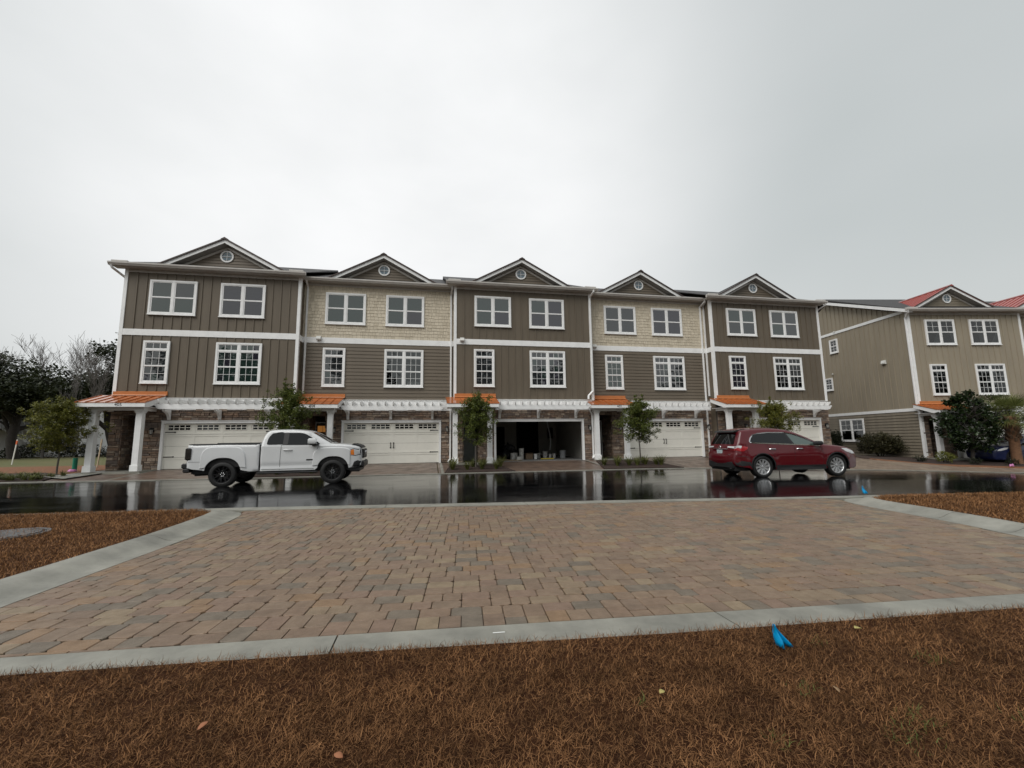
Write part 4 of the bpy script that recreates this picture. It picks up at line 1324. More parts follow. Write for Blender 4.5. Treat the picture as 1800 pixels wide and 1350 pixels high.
# ------------------------------------------------------------------ the next building along the street, turned towards the bend
def second_building():
    ang = -0.14653
    base = Vector((45.596, -0.584, -0.36))
    t = Vector((math.cos(ang), math.sin(ang), 0))
    nrm = Vector((-math.sin(ang), math.cos(ang), 0))
    h = townhouse('townhouse', base, ang, 'A', None, seed=11, label='olive board townhouse with red metal gable roof behind the palm', red=True, clear=True)
    h2 = townhouse('townhouse', base + t * 7.84 + nrm * 0.5, ang, 'A', None, seed=12, label='last townhouse at the picture edge, only its red roof and wall edge showing', red=True, clear=True)
    xs = XL
    # gable end facing the gap: battens above, laps below, bands and small windows
    for i in range(1, 31):
        yy = 0.13 + i * 0.412
        top = 9.82 + max(0, 0.40 * (yy if yy < 6.6 else 13.2 - yy))
        part('batten', ('sbat', i), lambda b, top=top: b.prism([(-0.025, 0.0), (-0.022, 0.02), (0.022, 0.02), (0.025, 0.0)], 'z', 3.46, top) if False else b.box(-0.033, 0.0, -0.03, 0.03, 3.47, top), M_bb2, h, loc=(xs, yy, 0))
    part('wall', 'send', lambda b: b.prism([(0.1, 9.8), (13.1, 9.8), (6.6, 12.45)], 'x', xs + 0.002, xs + 0.12), M_bb2, h)
    part('band_board', 'sb1', lambda b: b.box(xs - 0.05, xs - 0.034, 0.1, 13, 9.84, 10.04), M_white, h)
    part('band_board', 'sb2', lambda b: b.box(xs - 0.05, xs - 0.001, 0.0, 13, 3.26, 3.46), M_white, h)
    part('corner_board', 'sb3', lambda b: b.box(xs - 0.03, xs + 0.12, -0.045, 0.12, 0.2, 3.26), M_white, h)
    n = 15; e = (3.26 - SLAB) / n
    for i in range(n):
        part('siding_board', 'sidelap', lambda b: b.prism([(0.0, 0.0), (-0.045, 0.0), (-0.006, e), (0.0, e)], 'x', 0, 1) if False else b.add([(-0.045, 0.12, 0), (-0.045, 13, 0), (-0.006, 13, e), (-0.006, 0.12, e), (0, 0.12, 0), (0, 13, 0)], [(0, 1, 2, 3), (0, 4, 5, 1)]), M_lap2, h, loc=(xs, 0, SLAB + i * e))
    part('wall', 'sidelow', lambda b: b.box(xs, xs + 0.12, 0.12, 13.0, -0.4, 3.3), M_lap2, h)
    def rk(b):
        b.prism([(-0.45, 9.93), (6.6, 12.72), (6.6, 12.50), (-0.45, 9.71)], 'x', xs - 0.47, xs - 0.43)
        b.prism([(-0.40, 9.76), (6.6, 12.53), (6.6, 12.50), (-0.40, 9.73)], 'x', xs - 0.43, xs)
    part('rake_board', 'srake', rk, M_white, h)
    def sw(kind, ya, yb, za, zb):
        window(h, kind, 0, yb - ya, 0, zb - za, rz=-math.pi / 2, pos=(xs - 0.036, yb, za), clear=True, curtain=(kind == 'twin'))
    sw('small', 5.85, 6.66, 8.33, 9.45)
    sw('small', 6.73, 7.54, 5.37, 6.39)
    sw('twin', 4.27, 6.49, 1.27, 2.98)
    part('vent_hood', 'svent', lambda b: b.prism([(0.0, 0.0), (-0.14, 0.0), (-0.17, 0.05), (-0.12, 0.26), (0, 0.28)], 'y', -0.14, 0.14), M_vent, h, loc=(xs - 0.02, 2.02, 6.68))
    for (yy, zz) in ((6.0, 9.98), (6.6, 6.62)):
        part('security_light', 'slight', lambda b: (b.lathe([(0.03, 0), (0.05, 0.03), (0.05, 0.08), (0.02, 0.1)], (-0.1, 0, 0), 8), b.tube([(0, 0, 0.05), (-0.1, 0, 0.06)], 0.02, 6)), M_vent, h, loc=(xs - 0.02, yy, zz))
    downspout(h, [(-0.55, -0.47, 9.86), (-0.5, -0.42, 9.72), (-0.26, 0.06, 9.45), (-0.26, 0.06, 3.7)], 'r1')
    HOUSES.append(h); HOUSES.append(h2)
second_building()
# ------------------------------------------------------------------ driveways, walks and beds between the street and the houses
def patch(name, outline, zfun, material, step=0.5, lift=0.0, skirt=0.0, parent=None, kind='structure', wob=0.0):
    v2, f2 = fill(outline, step=step)
    rnd = random.Random(len(outline) * 7)
    n = len(outline)
    V = [(x, y, zfun(x, y) + lift + (rnd.uniform(-wob, wob) if i >= n else 0)) for i, (x, y) in enumerate(v2)]
    b = MB(); b.add(V, f2)
    if skirt:
        k = len(outline)
        low = [(x, y, zfun(x, y) + lift - skirt) for x, y in outline]
        top = [(x, y, zfun(x, y) + lift) for x, y in outline]
        b.add(top + low, [(i, (i + 1) % k, (i + 1) % k + k, i + k) for i in range(k)])
    o = b.build(name, material, parent)
    if kind and not parent: tag(o, kind=kind)
    return o
def drive_z(x, y):
    """Drives rise evenly from the gutter to the slab."""
    return H(x, y)
for k, (ox, oy) in enumerate(((0, 0), (7.84, 0.63), (15.68, 0), (23.5, 0.63), (31.3, 0))):
    xa, xb = ox - 1.02 + 0.02, ox + 6.82 - 0.02
    if k == 0: xa = ox - 0.9
    if k == 4: xb = ox + 8.2
    n = 8
    pts = [(xa + (xb - xa) * i / n, Yf(xa + (xb - xa) * i / n) + 0.285) for i in range(n + 1)] + [(xb, oy + 0.3), (xa, oy + 0.3)]
    patch('driveway', pts, drive_z, M_drive, 0.55, 0.004)
    # pale edging stones down the sides of the drive
    for xe in (ox + 2.02, ox + 7.0):
        b = MB()
        y = Yf(xe) + 0.29
        while y < oy - 0.25:
            y2 = min(y + 0.30, oy - 0.2)
            b.add([(xe - 0.06, y + .004, drive_z(xe, y) + 0.011), (xe + 0.06, y + .004, drive_z(xe, y) + 0.011), (xe + 0.06, y2 - .004, drive_z(xe, y2) + 0.011), (xe - 0.06, y2 - .004, drive_z(xe, y2) + 0.011)], [(0, 1, 2, 3)])
            y = y2
        b.build('drive_border', M_conc, None).__setitem__('kind', 'structure')
def bed(outline, material=M_mulch, lift=0.05):
    o = patch('planting_bed', outline, H, material, 0.28, lift, 0.12, wob=0.02)
    return o
BEDS = []
for ox, oy, la, ra in ((7.84, 0.63, -1.35, 1.85), (15.68, 0, -0.75, 1.92), (23.5, 0.63, -1.25, 2.3), (31.3, 0, -0.75, 1.92)):
    yb = oy - 1.36
    f = lambda x: Yf(x) + 0.34
    o = bed([(ox + la, f(ox + la)), (ox + 0.4, f(ox + 0.4)), (ox + ra + 0.45, f(ox + ra + .45)), (ox + ra - 0.05, yb), (ox - 0.42, yb)])
    # kerb of cast stones round the bed
    BEDS.append((ox, oy))
# the bank at the near end of the row: ground cover by the street, straw behind
bed([(-9, Yf(-9) + 0.34), (-5, Yf(-5) + 0.34), (-2, Yf(-2) + 0.34), (-0.2, Yf(-0.2) + 0.34), (-0.75, -1.5), (-2, -0.6), (-9, -0.2)], M_mulch, 0.05)
patch('straw_mulch', [(-30, -0.4), (-2.0, -0.55), (-0.9, -1.3), (-0.45, -1.2), (-0.4, 6.0), (-30, 6.0)], H, M_straw, 1.0, 0.03)
patch('walkway', [(-1.05, -2.05), (0.3, -2.9), (0.6, -1.25), (-0.5, -1.2)], H, M_conc, 0.4, 0.062)
# walk, straw and mulch in front of the next building
sw_back = [(36.0, -1.3), (39.0, -2.7), (42.0, -4.4), (45.5, -5.6), (50, -6.6), (60, -8.2)]
sw_front = [(x, Yf(x) + 0.285) for x in (60, 55, 50, 46, 43, 40, 38, 36.5, 35, 33, 31.5)]
patch('walkway', [(31.6, -2.0)] + sw_back + sw_front, H, M_walk, 0.8, 0.012)
patch('straw_mulch', sw_back[1:] + [(60, -7.4), (50, -5.8), (45.5, -4.8), (42.0, -3.6), (39.2, -2.0)], H, M_straw, 0.6, 0.03, 0.05, wob=0.02)
patch('planting_bed', [(38.9, -2.05), (42.0, -3.55), (45.5, -4.75), (50, -5.75), (60, -7.3), (60, 0), (52, 1.0), (45.2, -0.2), (45.4, 2.0), (46.5, 9.0), (40.0, 9.0), (39.4, 0.5)], H, M_mulch, 0.6, 0.035, 0.05, wob=0.02)
# ------------------------------------------------------------------ vehicles
def paint(name, col, rough=0.25, flake=False):
    return mat(name, col, rough=rough, spec=0.25, coat=0.8, var=0.04, scale=2.0)
M_carwhite = paint('white_car_paint', (0.62, 0.63, 0.635), 0.35)
M_carred = paint('maroon_car_paint', (0.085, 0.003, 0.007), 0.3)
M_carblue = paint('dark_blue_car_paint', (0.010, 0.016, 0.06), 0.28)
M_rubber = mat('tyre_rubber', (0.012, 0.012, 0.012), rough=0.6, var=0.4, scale=20)
M_rimblack = mat('gloss_black_rim', (0.010, 0.010, 0.011), rough=0.22)
M_rimsilver = mat('silver_rim', (0.62, 0.63, 0.64), rough=0.28, metal=0.7)
M_plast = mat('black_plastic', (0.016, 0.016, 0.017), rough=0.5)
M_carglass = glass_mat('car_glass', tint=(0.003, 0.004, 0.005), refl=0.04)
M_carglass_g = glass_mat('green_car_glass', tint=(0.055, 0.085, 0.075), refl=0.10)
M_chrome = mat('chrome', (0.75, 0.76, 0.77), rough=0.12, metal=1.0)
M_lens = mat('lamp_lens', (0.55, 0.56, 0.57), rough=0.08, coat=1.0)
M_amber = mat('amber_lens', (0.75, 0.20, 0.02), rough=0.15, coat=1.0)
M_redlens = mat('red_lens', (0.30, 0.012, 0.016), rough=0.12, coat=1.0)
M_smoke = mat('smoked_lens', (0.012, 0.011, 0.012), rough=0.12, coat=1.0)
M_seam = mat('panel_gap', (0.012, 0.012, 0.012), rough=0.7)
M_plate = mat('licence_plate', (0.55, 0.60, 0.58), rough=0.4, col2=(0.25, 0.36, 0.40), scale=14)
M_silverbadge_ = None
M_silverbadge = mat('badge_silver', (0.7, 0.7, 0.72), rough=0.2, metal=1.0)
M_redbadge = mat('badge_red', (0.55, 0.02, 0.02), rough=0.3)

def smooth_path(pts, n=4):
    out = []
    for i in range(len(pts) - 1):
        p0, p1, p2, p3 = [Vector(pts[max(0, min(len(pts) - 1, i + k))][:2]) for k in (-1, 0, 1, 2)]
        if len(pts[i]) > 2 and pts[i][2] == 's':           # straight segment
            out.append((p1.x, p1.y)); continue
        for j in range(n):
            t = j / n
            q = 0.5 * ((2 * p1) + (-p0 + p2) * t + (2 * p0 - 5 * p1 + 4 * p2 - p3) * t * t + (-p0 + 3 * p1 - 3 * p2 + p3) * t ** 3)
            out.append((q.x, q.y))
    out.append(tuple(pts[-1][:2]))
    return out
def arch(cx, cz, r, zb, n=14, front_first=False, sq=1.0):
    """Wheel-arch cut from rear to front at sill height zb."""
    a0 = math.asin(max(-1, min(1, (zb - cz) / r)))
    pts = []
    for i in range(n + 1):
        t = math.pi - a0 - (math.pi - 2 * a0) * i / n
        c, s = math.cos(t), math.sin(t)
        pts.append((cx + r * (abs(c) ** sq) * (1 if c > 0 else -1), cz + r * (abs(s) ** sq) * (1 if s > 0 else -1)))
    return pts

class Shell:
    """A car body: the side is a height field over its outline, the top and ends bridge the two sides."""
    def __init__(s, top, bottom, half, rad=0.07):
        s.top = top            # path from the rear foot over the roof to the front foot
        s.bottom = bottom      # path back along the sill with the arches, front to rear
        s.half = half
        s.rad = rad
        s.T = [Vector(q) for q in top]
    def dtop(s, x, z):
        d = 1e9
        q = Vector((x, z))
        for a, b in zip(s.T, s.T[1:]):
            ab = b - a
            t = max(0, min(1, (q - a).dot(ab) / max(1e-9, ab.dot(ab))))
            d = min(d, (q - a - ab * t).length)
        return d
    def y(s, x, z):
        d = s.dtop(x, z); r = s.rad
        w = s.half(x, z)
        if d < r:
            w -= r * (1 - math.sqrt(max(0, 1 - (1 - d / r) ** 2)))
        return w
    def body(s, name, material, parent, step=0.09, crown=0.03, extra=()):
        outline = list(s.top) + list(s.bottom)
        inner = list(extra)
        for off in (0.006, 0.02, 0.04, 0.065):
            for a, b in zip(s.T, s.T[1:]):
                dv = (b - a)
                if dv.length < 1e-6: continue
                n_ = Vector((dv.y, -dv.x)).normalized()
                for t in (0.0, 0.5):
                    q = a + dv * t + n_ * off
                    if s.dtop(q.x, q.y) > off * 0.8: inner.append((q.x, q.y))
        v2, f2 = fill(outline, step=step, inner=inner)
        b = MB()
        for sg in (-1, 1):
            b.add([(x, sg * s.y(x, z), z) for x, z in v2], f2)
        N = 9
        rows = []
        for (x, z) in s.top:
            w = s.y(x, z)
            i = len(rows)
            rows.append([(x, w * (2 * k / (N - 1) - 1), z) for k in range(N)])
        # crown: push the middle outwards along the path normal
        for i, (x, z) in enumerate(s.top):
            a = s.T[max(0, i - 1)]; c = s.T[min(len(s.T) - 1, i + 1)]
            dv = c - a
            n_ = Vector((-dv.y, dv.x)).normalized() if dv.length > 0 else Vector((0, 1))
            for k in range(N):
                t = 2 * k / (N - 1) - 1
                e = crown * (1 - abs(t) ** 2.2)
                q = rows[i][k]
                rows[i][k] = (q[0] + n_.x * e, q[1], q[2] + n_.y * e)
        vs = [q for r_ in rows for q in r_]
        fs = [(i * N + k, i * N + k + 1, (i + 1) * N + k + 1, (i + 1) * N + k) for i in range(len(rows) - 1) for k in range(N - 1)]
        b.add(vs, fs)
        me = bpy.data.meshes.new(name)
        me.from_pydata(b.v, [], b.f)
        bm = bmesh.new(); bm.from_mesh(me)
        bmesh.ops.remove_doubles(bm, verts=bm.verts, dist=0.0008)
        bmesh.ops.recalc_face_normals(bm, faces=bm.faces)
        bm.to_mesh(me); bm.free()
        me.shade_smooth(); me.set_sharp_from_angle(angle=R(48))
        me.materials.append(material)
        return link(name, me, parent)
    def side_panel(s, name, outline, material, parent, lift=0.004, sides=(-1, 1), step=0.08, skirt=0.0, inner=None):
        v2, f2 = fill(outline, step=step, inner=inner)
        for sg in sides:
            b = MB(); b.add([(x, sg * (s.y(x, z) + lift), z) for x, z in v2], f2)
            if skirt:                                          # close the edge back to the body
                k = len(outline)
                cx = sum(q[0] for q in outline) / k; cz = sum(q[1] for q in outline) / k
                top_ = [(x, sg * (s.y(x, z) + lift), z) for x, z in outline]
                low = []
                for x, z in outline:
                    dx, dz = x - cx, z - cz; l = math.hypot(dx, dz)
                    low.append((x + dx / l * skirt, sg * (s.y(x, z) - 0.006), z + dz / l * skirt))
                b.add(top_ + low, [(i, (i + 1) % k, (i + 1) % k + k, i + k) for i in range(k)])
            o = b.build(name, material, parent, smooth=60)
    def side_strip(s, name, path, w, material, parent, lift=0.003, sides=(-1, 1), proud=0.0):
        lift += 0.003
        fine = []
        for a, c in zip(path, path[1:]):
            n = max(1, int(math.hypot(c[0] - a[0], c[1] - a[1]) / 0.06))
            fine += [(a[0] + (c[0] - a[0]) * i / n, a[1] + (c[1] - a[1]) * i / n) for i in range(n)]
        path = fine + [path[-1]]
        """A ribbon of width w along a path drawn on the side: gaps and trims."""
        pts = [Vector(q) for q in path]
        for sg in sides:
            vs, fs = [], []
            for i, q in enumerate(pts):
                d = (pts[min(i + 1, len(pts) - 1)] - pts[max(i - 1, 0)]).normalized()
                n_ = Vector((-d.y, d.x)) * (w / 2)
                for e in (n_, -n_):
                    vs.append((q.x + e.x, sg * (s.y(q.x, q.y) + lift + proud), q.y + e.y))
                if proud:
                    for e in (-n_ * 1.3, n_ * 1.3):
                        vs.append((q.x + e.x, sg * (s.y(q.x, q.y) - 0.004), q.y + e.y))
            k = 4 if proud else 2
            for i in range(len(pts) - 1):
                for j in range(k if proud else 1):
                    a, c = i * k + j, i * k + (j + 1) % k
                    fs.append((a, c, c + k, a + k))
            b = MB(); b.add(vs, fs); b.build(name, material, parent, smooth=50)
    def screen(s, name, i0, i1, material, parent, inset=0.10, lift=0.006, crown=0.03, rows=None, ends=0.04):
        """Glass over the bridged surface between two stretches of the top path (windscreen, rear window)."""
        seg = s.T[i0:i1 + 1]
        L = [0]
        for a, b in zip(seg, seg[1:]): L.append(L[-1] + (b - a).length)
        M_, N = 7, 11
        vs, fs = [], []
        for j in range(M_):
            u = ends + (L[-1] - 2 * ends) * j / (M_ - 1)
            for i in range(len(L) - 1):
                if u <= L[i + 1] + 1e-9: break
            t = (u - L[i]) / max(1e-9, L[i + 1] - L[i])
            q = seg[i].lerp(seg[i + 1], t); dv = (seg[i + 1] - seg[i]).normalized(); n_ = Vector((-dv.y, dv.x))
            w = s.y(q.x, q.y) - inset
            for k in range(N):
                tt = 2 * k / (N - 1) - 1
                yy = w * tt
                ee = crown * (1 - abs(yy / (w + inset)) ** 2.2) + lift
                vs.append((q.x + n_.x * ee, yy, q.y + n_.y * ee))
        for j in range(M_ - 1):
            for k in range(N - 1):
                a = j * N + k; fs.append((a, a + 1, a + N + 1, a + N))
        b = MB(); b.add(vs, fs)
        return b.build(name, material, parent, smooth=60)

def wheel(parent, x, y, r, width, sg, rim_mat, style, rimr):
    """Tyre, rim and spokes; sg is the side that shows (-1 or 1)."""
    w = empty('wheel', (x, y, r)); w.parent = parent
    h = width / 2
    def tyre(b):
        prof = [(rimr, -h * 0.85), (rimr + 0.02, -h), (r - 0.05, -h * 1.02), (r - 0.015, -h * 0.88), (r, -h * 0.6), (r, h * 0.6), (r - 0.015, h * 0.88), (r - 0.05, h * 1.02), (rimr + 0.02, h), (rimr, h * 0.85)]
        b.lathe(prof, (0, 0, 0), 40, 'y', cap=False)
        for k in range(40):                                    # tread blocks
            t = 2 * math.pi * (k + 0.5) / 40
            c, s_ = math.cos(t), math.sin(t)
            for yy in (-h * 0.55, 0, h * 0.55):
                tx, tz = -s_ * 0.022, c * 0.022
                q = [(c * rr + e * tx, yy + f * h * 0.2, s_ * rr + e * tz) for rr in (r - 0.004, r + 0.006) for e, f in ((-1, -1), (1, -1), (1, 1), (-1, 1))]
                b.add(q, [(4, 5, 6, 7), (0, 1, 5, 4), (1, 2, 6, 5), (2, 3, 7, 6), (3, 0, 4, 7)])
    part('tyre', ('tyre', r, width, rimr), tyre, M_rubber, w, smooth=40)
    yo = sg * h * 0.80
    def rim(b):
        b.lathe([(rimr, yo), (rimr - 0.012, yo), (rimr - 0.03, yo * 0.8), (rimr - 0.035, yo * 0.1), (rimr, yo * 0.1)], (0, 0, 0), 40, 'y', cap=False)
        b.lathe([(rimr - 0.02, yo * 0.05), (rimr - 0.02, yo * 0.02)], (0, 0, 0), 30, 'y')
    part('rim', ('rim', r, sg, rim_mat.name), rim, rim_mat, w, smooth=40)
    def spokes(b):
        n, split = (6, True) if style == 'truck' else (10, False)
        for k in range(n):
            t = 2 * math.pi * k / n + (0.2 if style == 'truck' else 0.1)
            arms = ((-0.20, 0.17), (0.20, -0.17)) if False else (((0.0, -0.23), (0.0, 0.23)) if split else ((0.0, 0.0),))
            for (t0, t1) in arms:
                wi, wo = (0.022, 0.016) if split else (0.018, 0.027)
                pts = []
                for (rr, tt, ww, yy) in ((0.04, t + t0, wi, yo * 0.72), (rimr * 0.55, t + t1 * 0.55, (wi + wo) / 2, yo * 0.90), (rimr - 0.018, t + t1, wo, yo * 0.97)):
                    c, s_ = math.cos(tt), math.sin(tt)
                    pts.append([(rr * c - s_ * ww, yy, rr * s_ + c * ww), (rr * c + s_ * ww, yy, rr * s_ - c * ww),
                                (rr * c + s_ * ww * 1.25, yy - sg * 0.035, rr * s_ - c * ww * 1.25), (rr * c - s_ * ww * 1.25, yy - sg * 0.035, rr * s_ + c * ww * 1.25)])
                vs = [q for p_ in pts for q in p_]
                fs = [(i * 4 + j, i * 4 + (j + 1) % 4, i * 4 + (j + 1) % 4 + 4, i * 4 + j + 4) for i in range(2) for j in range(4)]
                b.add(vs, fs)
        b.lathe([(0.001, yo * 0.86), (0.035, yo * 0.85), (0.065, yo * 0.74), (0.075, yo * 0.45)], (0, 0, 0), 16, 'y', cap=False)
    part('spokes', ('spk', r, sg, style), spokes, rim_mat, w, smooth=30)
    def nuts(b):
        for k in range(6):
            t = 2 * math.pi * k / 6
            b.lathe([(0.012, yo * 0.70), (0.012, yo * 0.86), (0.001, yo * 0.90)], (0.052 * math.cos(t), 0, 0.052 * math.sin(t)), 6, 'y', cap=False)
    part('lug_nuts', ('nuts', r, sg), nuts, M_chrome if style == 'truck' else M_plast, w)
    def disc(b): b.lathe([(0.14, -sg * 0.01), (0.14, sg * 0.01)], (0, 0, 0), 24, 'y')
    part('brake_disc', ('disc', sg), disc, M_conc_d, w)
    return w

def pickup(loc, rz):
    root = empty('pickup_truck', loc, rz)
    tag(root, 'white extended cab pickup truck with black wheels parked on the wet road', 'pickup truck')
    # x from the rear axle, z from the road
    WB = 3.26
    def half(x, z):
        w = 0.945
        if x < 1.03:                                   # bed
            w = 0.935 - 0.02 * max(0, (z - 0.95)) / 0.4
        elif x > 2.72:
            w = 0.92
        else:
            w = 0.925
        zb = 1.25
        if z > zb and x >= 1.03: w -= (z - zb) * 0.30
        if 0.55 < z < 0.80 and 1.03 < x < 2.72: w -= 0.02 * sstep((0.74 - z) / 0.10)
        if z < 0.55: w -= (0.55 - z) * 0.10
        # plan taper
        if x > 3.55: w -= 0.17 * ((x - 3.55) / 0.60) ** 2.4
        if x < -0.85: w -= 0.05 * ((-0.85 - x) / 0.25) ** 2
        if 2.5 < x < 3.6 and z > zb: w -= 0.03
        return w
    zs = 0.47
    cab_top = [(1.045, zs, 's'), (1.04, 1.25, 's'), (1.06, 1.40), (1.12, 1.60), (1.20, 1.725), (1.33, 1.775), (1.60, 1.792), (2.0, 1.785), (2.30, 1.755), (2.52, 1.70), (2.86, 1.50), (3.14, 1.335), (3.22, 1.305), (3.5, 1.285), (3.80, 1.25), (4.00, 1.205), (4.09, 1.15), (4.13, 1.0), (4.14, 0.75), (4.12, 0.56, 's'), (4.04, 0.52, 's')]
    top = smooth_path(cab_top, 4)
    bottom = [(3.75, 0.50)] + list(reversed(arch(WB, 0.40, 0.50, 0.50, 16, sq=0.86))) + [(2.70, zs), (2.0, zs), (1.4, zs)]
    cab = Shell(top, bottom, half, 0.06)
    cab.body('cab', M_carwhite, root, 0.05, 0.035, [(1.04 + k * 0.03, zz) for k in range(80) for zz in (1.235, 1.25, 1.265)])
    bed_top = smooth_path([(-1.02, 0.62, 's'), (-1.035, 0.95, 's'), (-1.03, 1.28), (-1.00, 1.325), (-0.9, 1.335, 's'), (0.95, 1.335, 's'), (1.01, 1.325), (1.02, 1.28, 's'), (1.02, zs, 's')], 3)
    bed_bottom = [(0.75, zs)] + list(reversed(arch(0, 0.40, 0.52, 0.50, 16, sq=0.86))) + [(-0.62, 0.55), (-0.85, 0.58)]
    bed = Shell(bed_top, bed_bottom, half, 0.045)
    bed.body('truck_bed', M_carwhite, root, 0.06, 0.0)
    for (cx, shl, r) in ((0.0, bed, 0.52), (WB, cab, 0.50)):
        k = 1.0 if cx == 0 else 0.94
        o1 = smooth_path([(cx - 0.63, 0.60, 's'), (cx - 0.61, 0.95), (cx - 0.55, 1.14 * k), (cx - 0.42, 1.225 * k), (cx - 0.1, 1.245 * k), (cx + 0.32, 1.235 * k), (cx + 0.50, 1.17 * k), (cx + 0.60, 0.98), (cx + 0.655, 0.60, 's')], 3)
        o2 = [q for q in reversed(arch(cx, 0.40, r + 0.004, 0.60, 16, sq=0.86))]
        if cx: o1 = [(min(x, cx + 0.52), z) for x, z in o1]
        shl.side_panel('wheel_flare', o1 + o2, M_carwhite, root, 0.032, step=0.09, skirt=0.03)
    def cover(b): b.bevbox(-0.97, 0.98, -0.84, 0.84, 1.335, 1.362, 0.01); b.bevbox(-0.25, 0.96, -0.80, 0.80, 1.362, 1.385, 0.008)
    part('bed_cover', 'tonneau', cover, M_plast, root)
    for s in (-1, 1): part('bed_rail', ('bedrail', s), lambda b, s=s: b.bevbox(-0.99, 0.99, s * 0.875 - 0.03, s * 0.875 + 0.03, 1.330, 1.355, 0.006), M_plast, root)
    # underbody and wheel wells
    def under(b):
        b.box(-0.95, 4.05, -0.72, 0.72, 0.42, 0.62)
        b.box(-0.6, 0.6, -0.86, 0.86, 0.62, 0.97); b.box(WB - 0.55, WB + 0.55, -0.86, 0.86, 0.62, 0.93)
        b.tube([(0, -0.7, 0.39), (0, 0.7, 0.39)], 0.06, 8); b.tube([(WB, -0.7, 0.39), (WB, 0.7, 0.39)], 0.05, 8)
        b.tube([(-0.9, 0.4, 0.40), (0.8, 0.4, 0.42)], 0.05, 8); b.tube([(-0.95, -0.45, 0.38), (-0.5, -0.45, 0.40)], 0.045, 8)
    part('underbody', 'tunder', under, M_plast, root)
    for s in (-1, 1): part('side_step', ('tstep', s), lambda b, s=s: (b.bevbox(0.98, 2.78, s * 0.90 - 0.09, s * 0.90 + 0.09, 0.385, 0.425, 0.012), b.bevbox(1.0, 2.76, s * 0.86 - 0.03, s * 0.86 + 0.03, 0.420, 0.47, 0.01)), M_plast, root)
    # glass
    cab.side_panel('side_window', smooth_path([(1.22, 1.34), (1.25, 1.52), (1.34, 1.655), (1.42, 1.685), (1.70, 1.690, 's'), (1.69, 1.315, 's'), (1.35, 1.31), (1.24, 1.315), (1.22, 1.34)][:-1], 5), M_carglass, root, 0.013, step=0.04)
    cab.side_panel('side_window', smooth_path([(1.845, 1.30, 's'), (1.86, 1.69, 's'), (2.15, 1.688), (2.34, 1.655), (2.54, 1.54), (2.74, 1.385), (2.80, 1.30, 's'), (2.4, 1.295, 's')], 3), M_carglass, root, 0.009, step=0.05)
    cab.side_panel('pillar', [(1.68, 1.305), (1.69, 1.692), (1.87, 1.692), (1.86, 1.295)], M_plast, root, 0.007, step=0.05)
    i0 = min(range(len(top)), key=lambda i: abs(top[i][0] - 2.50) + abs(top[i][1] - 1.71)); i1 = min(range(len(top)), key=lambda i: abs(top[i][0] - 3.18) + abs(top[i][1] - 1.32))
    cab.screen('windscreen', i0, i1, M_carglass, root, 0.055, 0.006, 0.035)
    part('wiper', 'twiper', lambda b: b.tube([(3.13, -0.5, 1.375), (2.98, -0.05, 1.475)], 0.008, 5), M_plast, root)
    # gaps between panels
    for pth in ([(1.66, 1.29), (1.64, 1.0), (1.635, zs + 0.03)], [(2.79, 1.29), (2.74, 1.10), (2.735, 0.80), (2.66, 0.56), (2.66, zs + 0.02)], [(1.66, 1.29), (2.2, 1.285), (2.79, 1.285)], [(1.05, 0.52), (2.66, 0.52)]):
        cab.side_strip('door_gap', pth, 0.010, M_seam, root, 0.002)
    bed.side_strip('body_crease', [(-1.02, 0.80), (-0.6, 0.80)], 0.008, M_seam, root, 0.001)
    part('cab_gap', 'cabgap', lambda b: b.box(1.022, 1.038, -0.90, 0.90, 0.50, 1.32), M_seam, root)
    # handles, mirrors
    for s in (-1, 1):
        def hnd(b, s=s): b.tube([(1.73, s * 0.925, 1.13), (1.77, s * 0.965, 1.135), (1.95, s * 0.965, 1.135), (1.99, s * 0.925, 1.13)], 0.017, 6)
        part('door_handle', ('thnd', s), hnd, M_carwhite, root, smooth=50)
        def mir(b, s=s):
            y = s * 1.07
            b.bevbox(2.50, 2.74, y - 0.10, y + 0.10, 1.31, 1.50, 0.035)
            b.box(2.64, 2.74, min(s * 0.88, y), max(s * 0.88, y), 1.30, 1.335)
        part('wing_mirror', ('tmir', s), mir, M_carwhite, root, smooth=50)
        part('mirror_foot', ('tmirf', s), lambda b, s=s: b.bevbox(2.56, 2.80, s * 0.98 - 0.11, s * 0.98 + 0.11, 1.275, 1.315, 0.01), M_plast, root)
        # lamps
        part('tail_light', ('ttail', s), lambda b, s=s: b.bevbox(-1.055, -0.90, min(s * 0.955, s * 0.80), max(s * 0.955, s * 0.80), 0.86, 1.24, 0.03), M_smoke, root, smooth=40)
        cab.side_panel('headlight', [(3.80, 0.93), (3.80, 1.09), (3.90, 1.125), (4.10, 1.11), (4.12, 0.93), (3.95, 0.915)], M_lens, root, 0.006, (s,), 0.05)
        cab.side_panel('lamp_bezel', [(3.775, 0.91), (3.775, 1.105), (3.90, 1.145), (4.115, 1.125), (4.13, 0.91), (3.95, 0.895)], M_plast, root, 0.003, (s,), 0.05)
        cab.side_panel('indicator', [(3.79, 0.94), (3.80, 1.085), (3.90, 1.115), (3.92, 0.925)], M_amber, root, 0.009, (s,), 0.05)
        cab.side_panel('bumper_corner', [(3.86, 0.53), (3.92, 0.70), (4.02, 0.745), (4.128, 0.72), (4.122, 0.57), (4.05, 0.53)], M_plast, root, 0.012, (s,), 0.05)
        cab.side_strip('side_badge', [(2.43, 0.80), (2.70, 0.80)], 0.035, M_seam, root, 0.006, sides=(s,), proud=0.002)
    # front end
    part('grille', 'tgrille', lambda b: (b.bevbox(4.11, 4.195, -0.56, 0.56, 0.80, 1.12, 0.02), [b.bevbox(4.19, 4.205, -0.5, 0.5, 0.84 + k * 0.07, 0.86 + k * 0.07, 0.003) for k in range(4)]), M_plast, root)
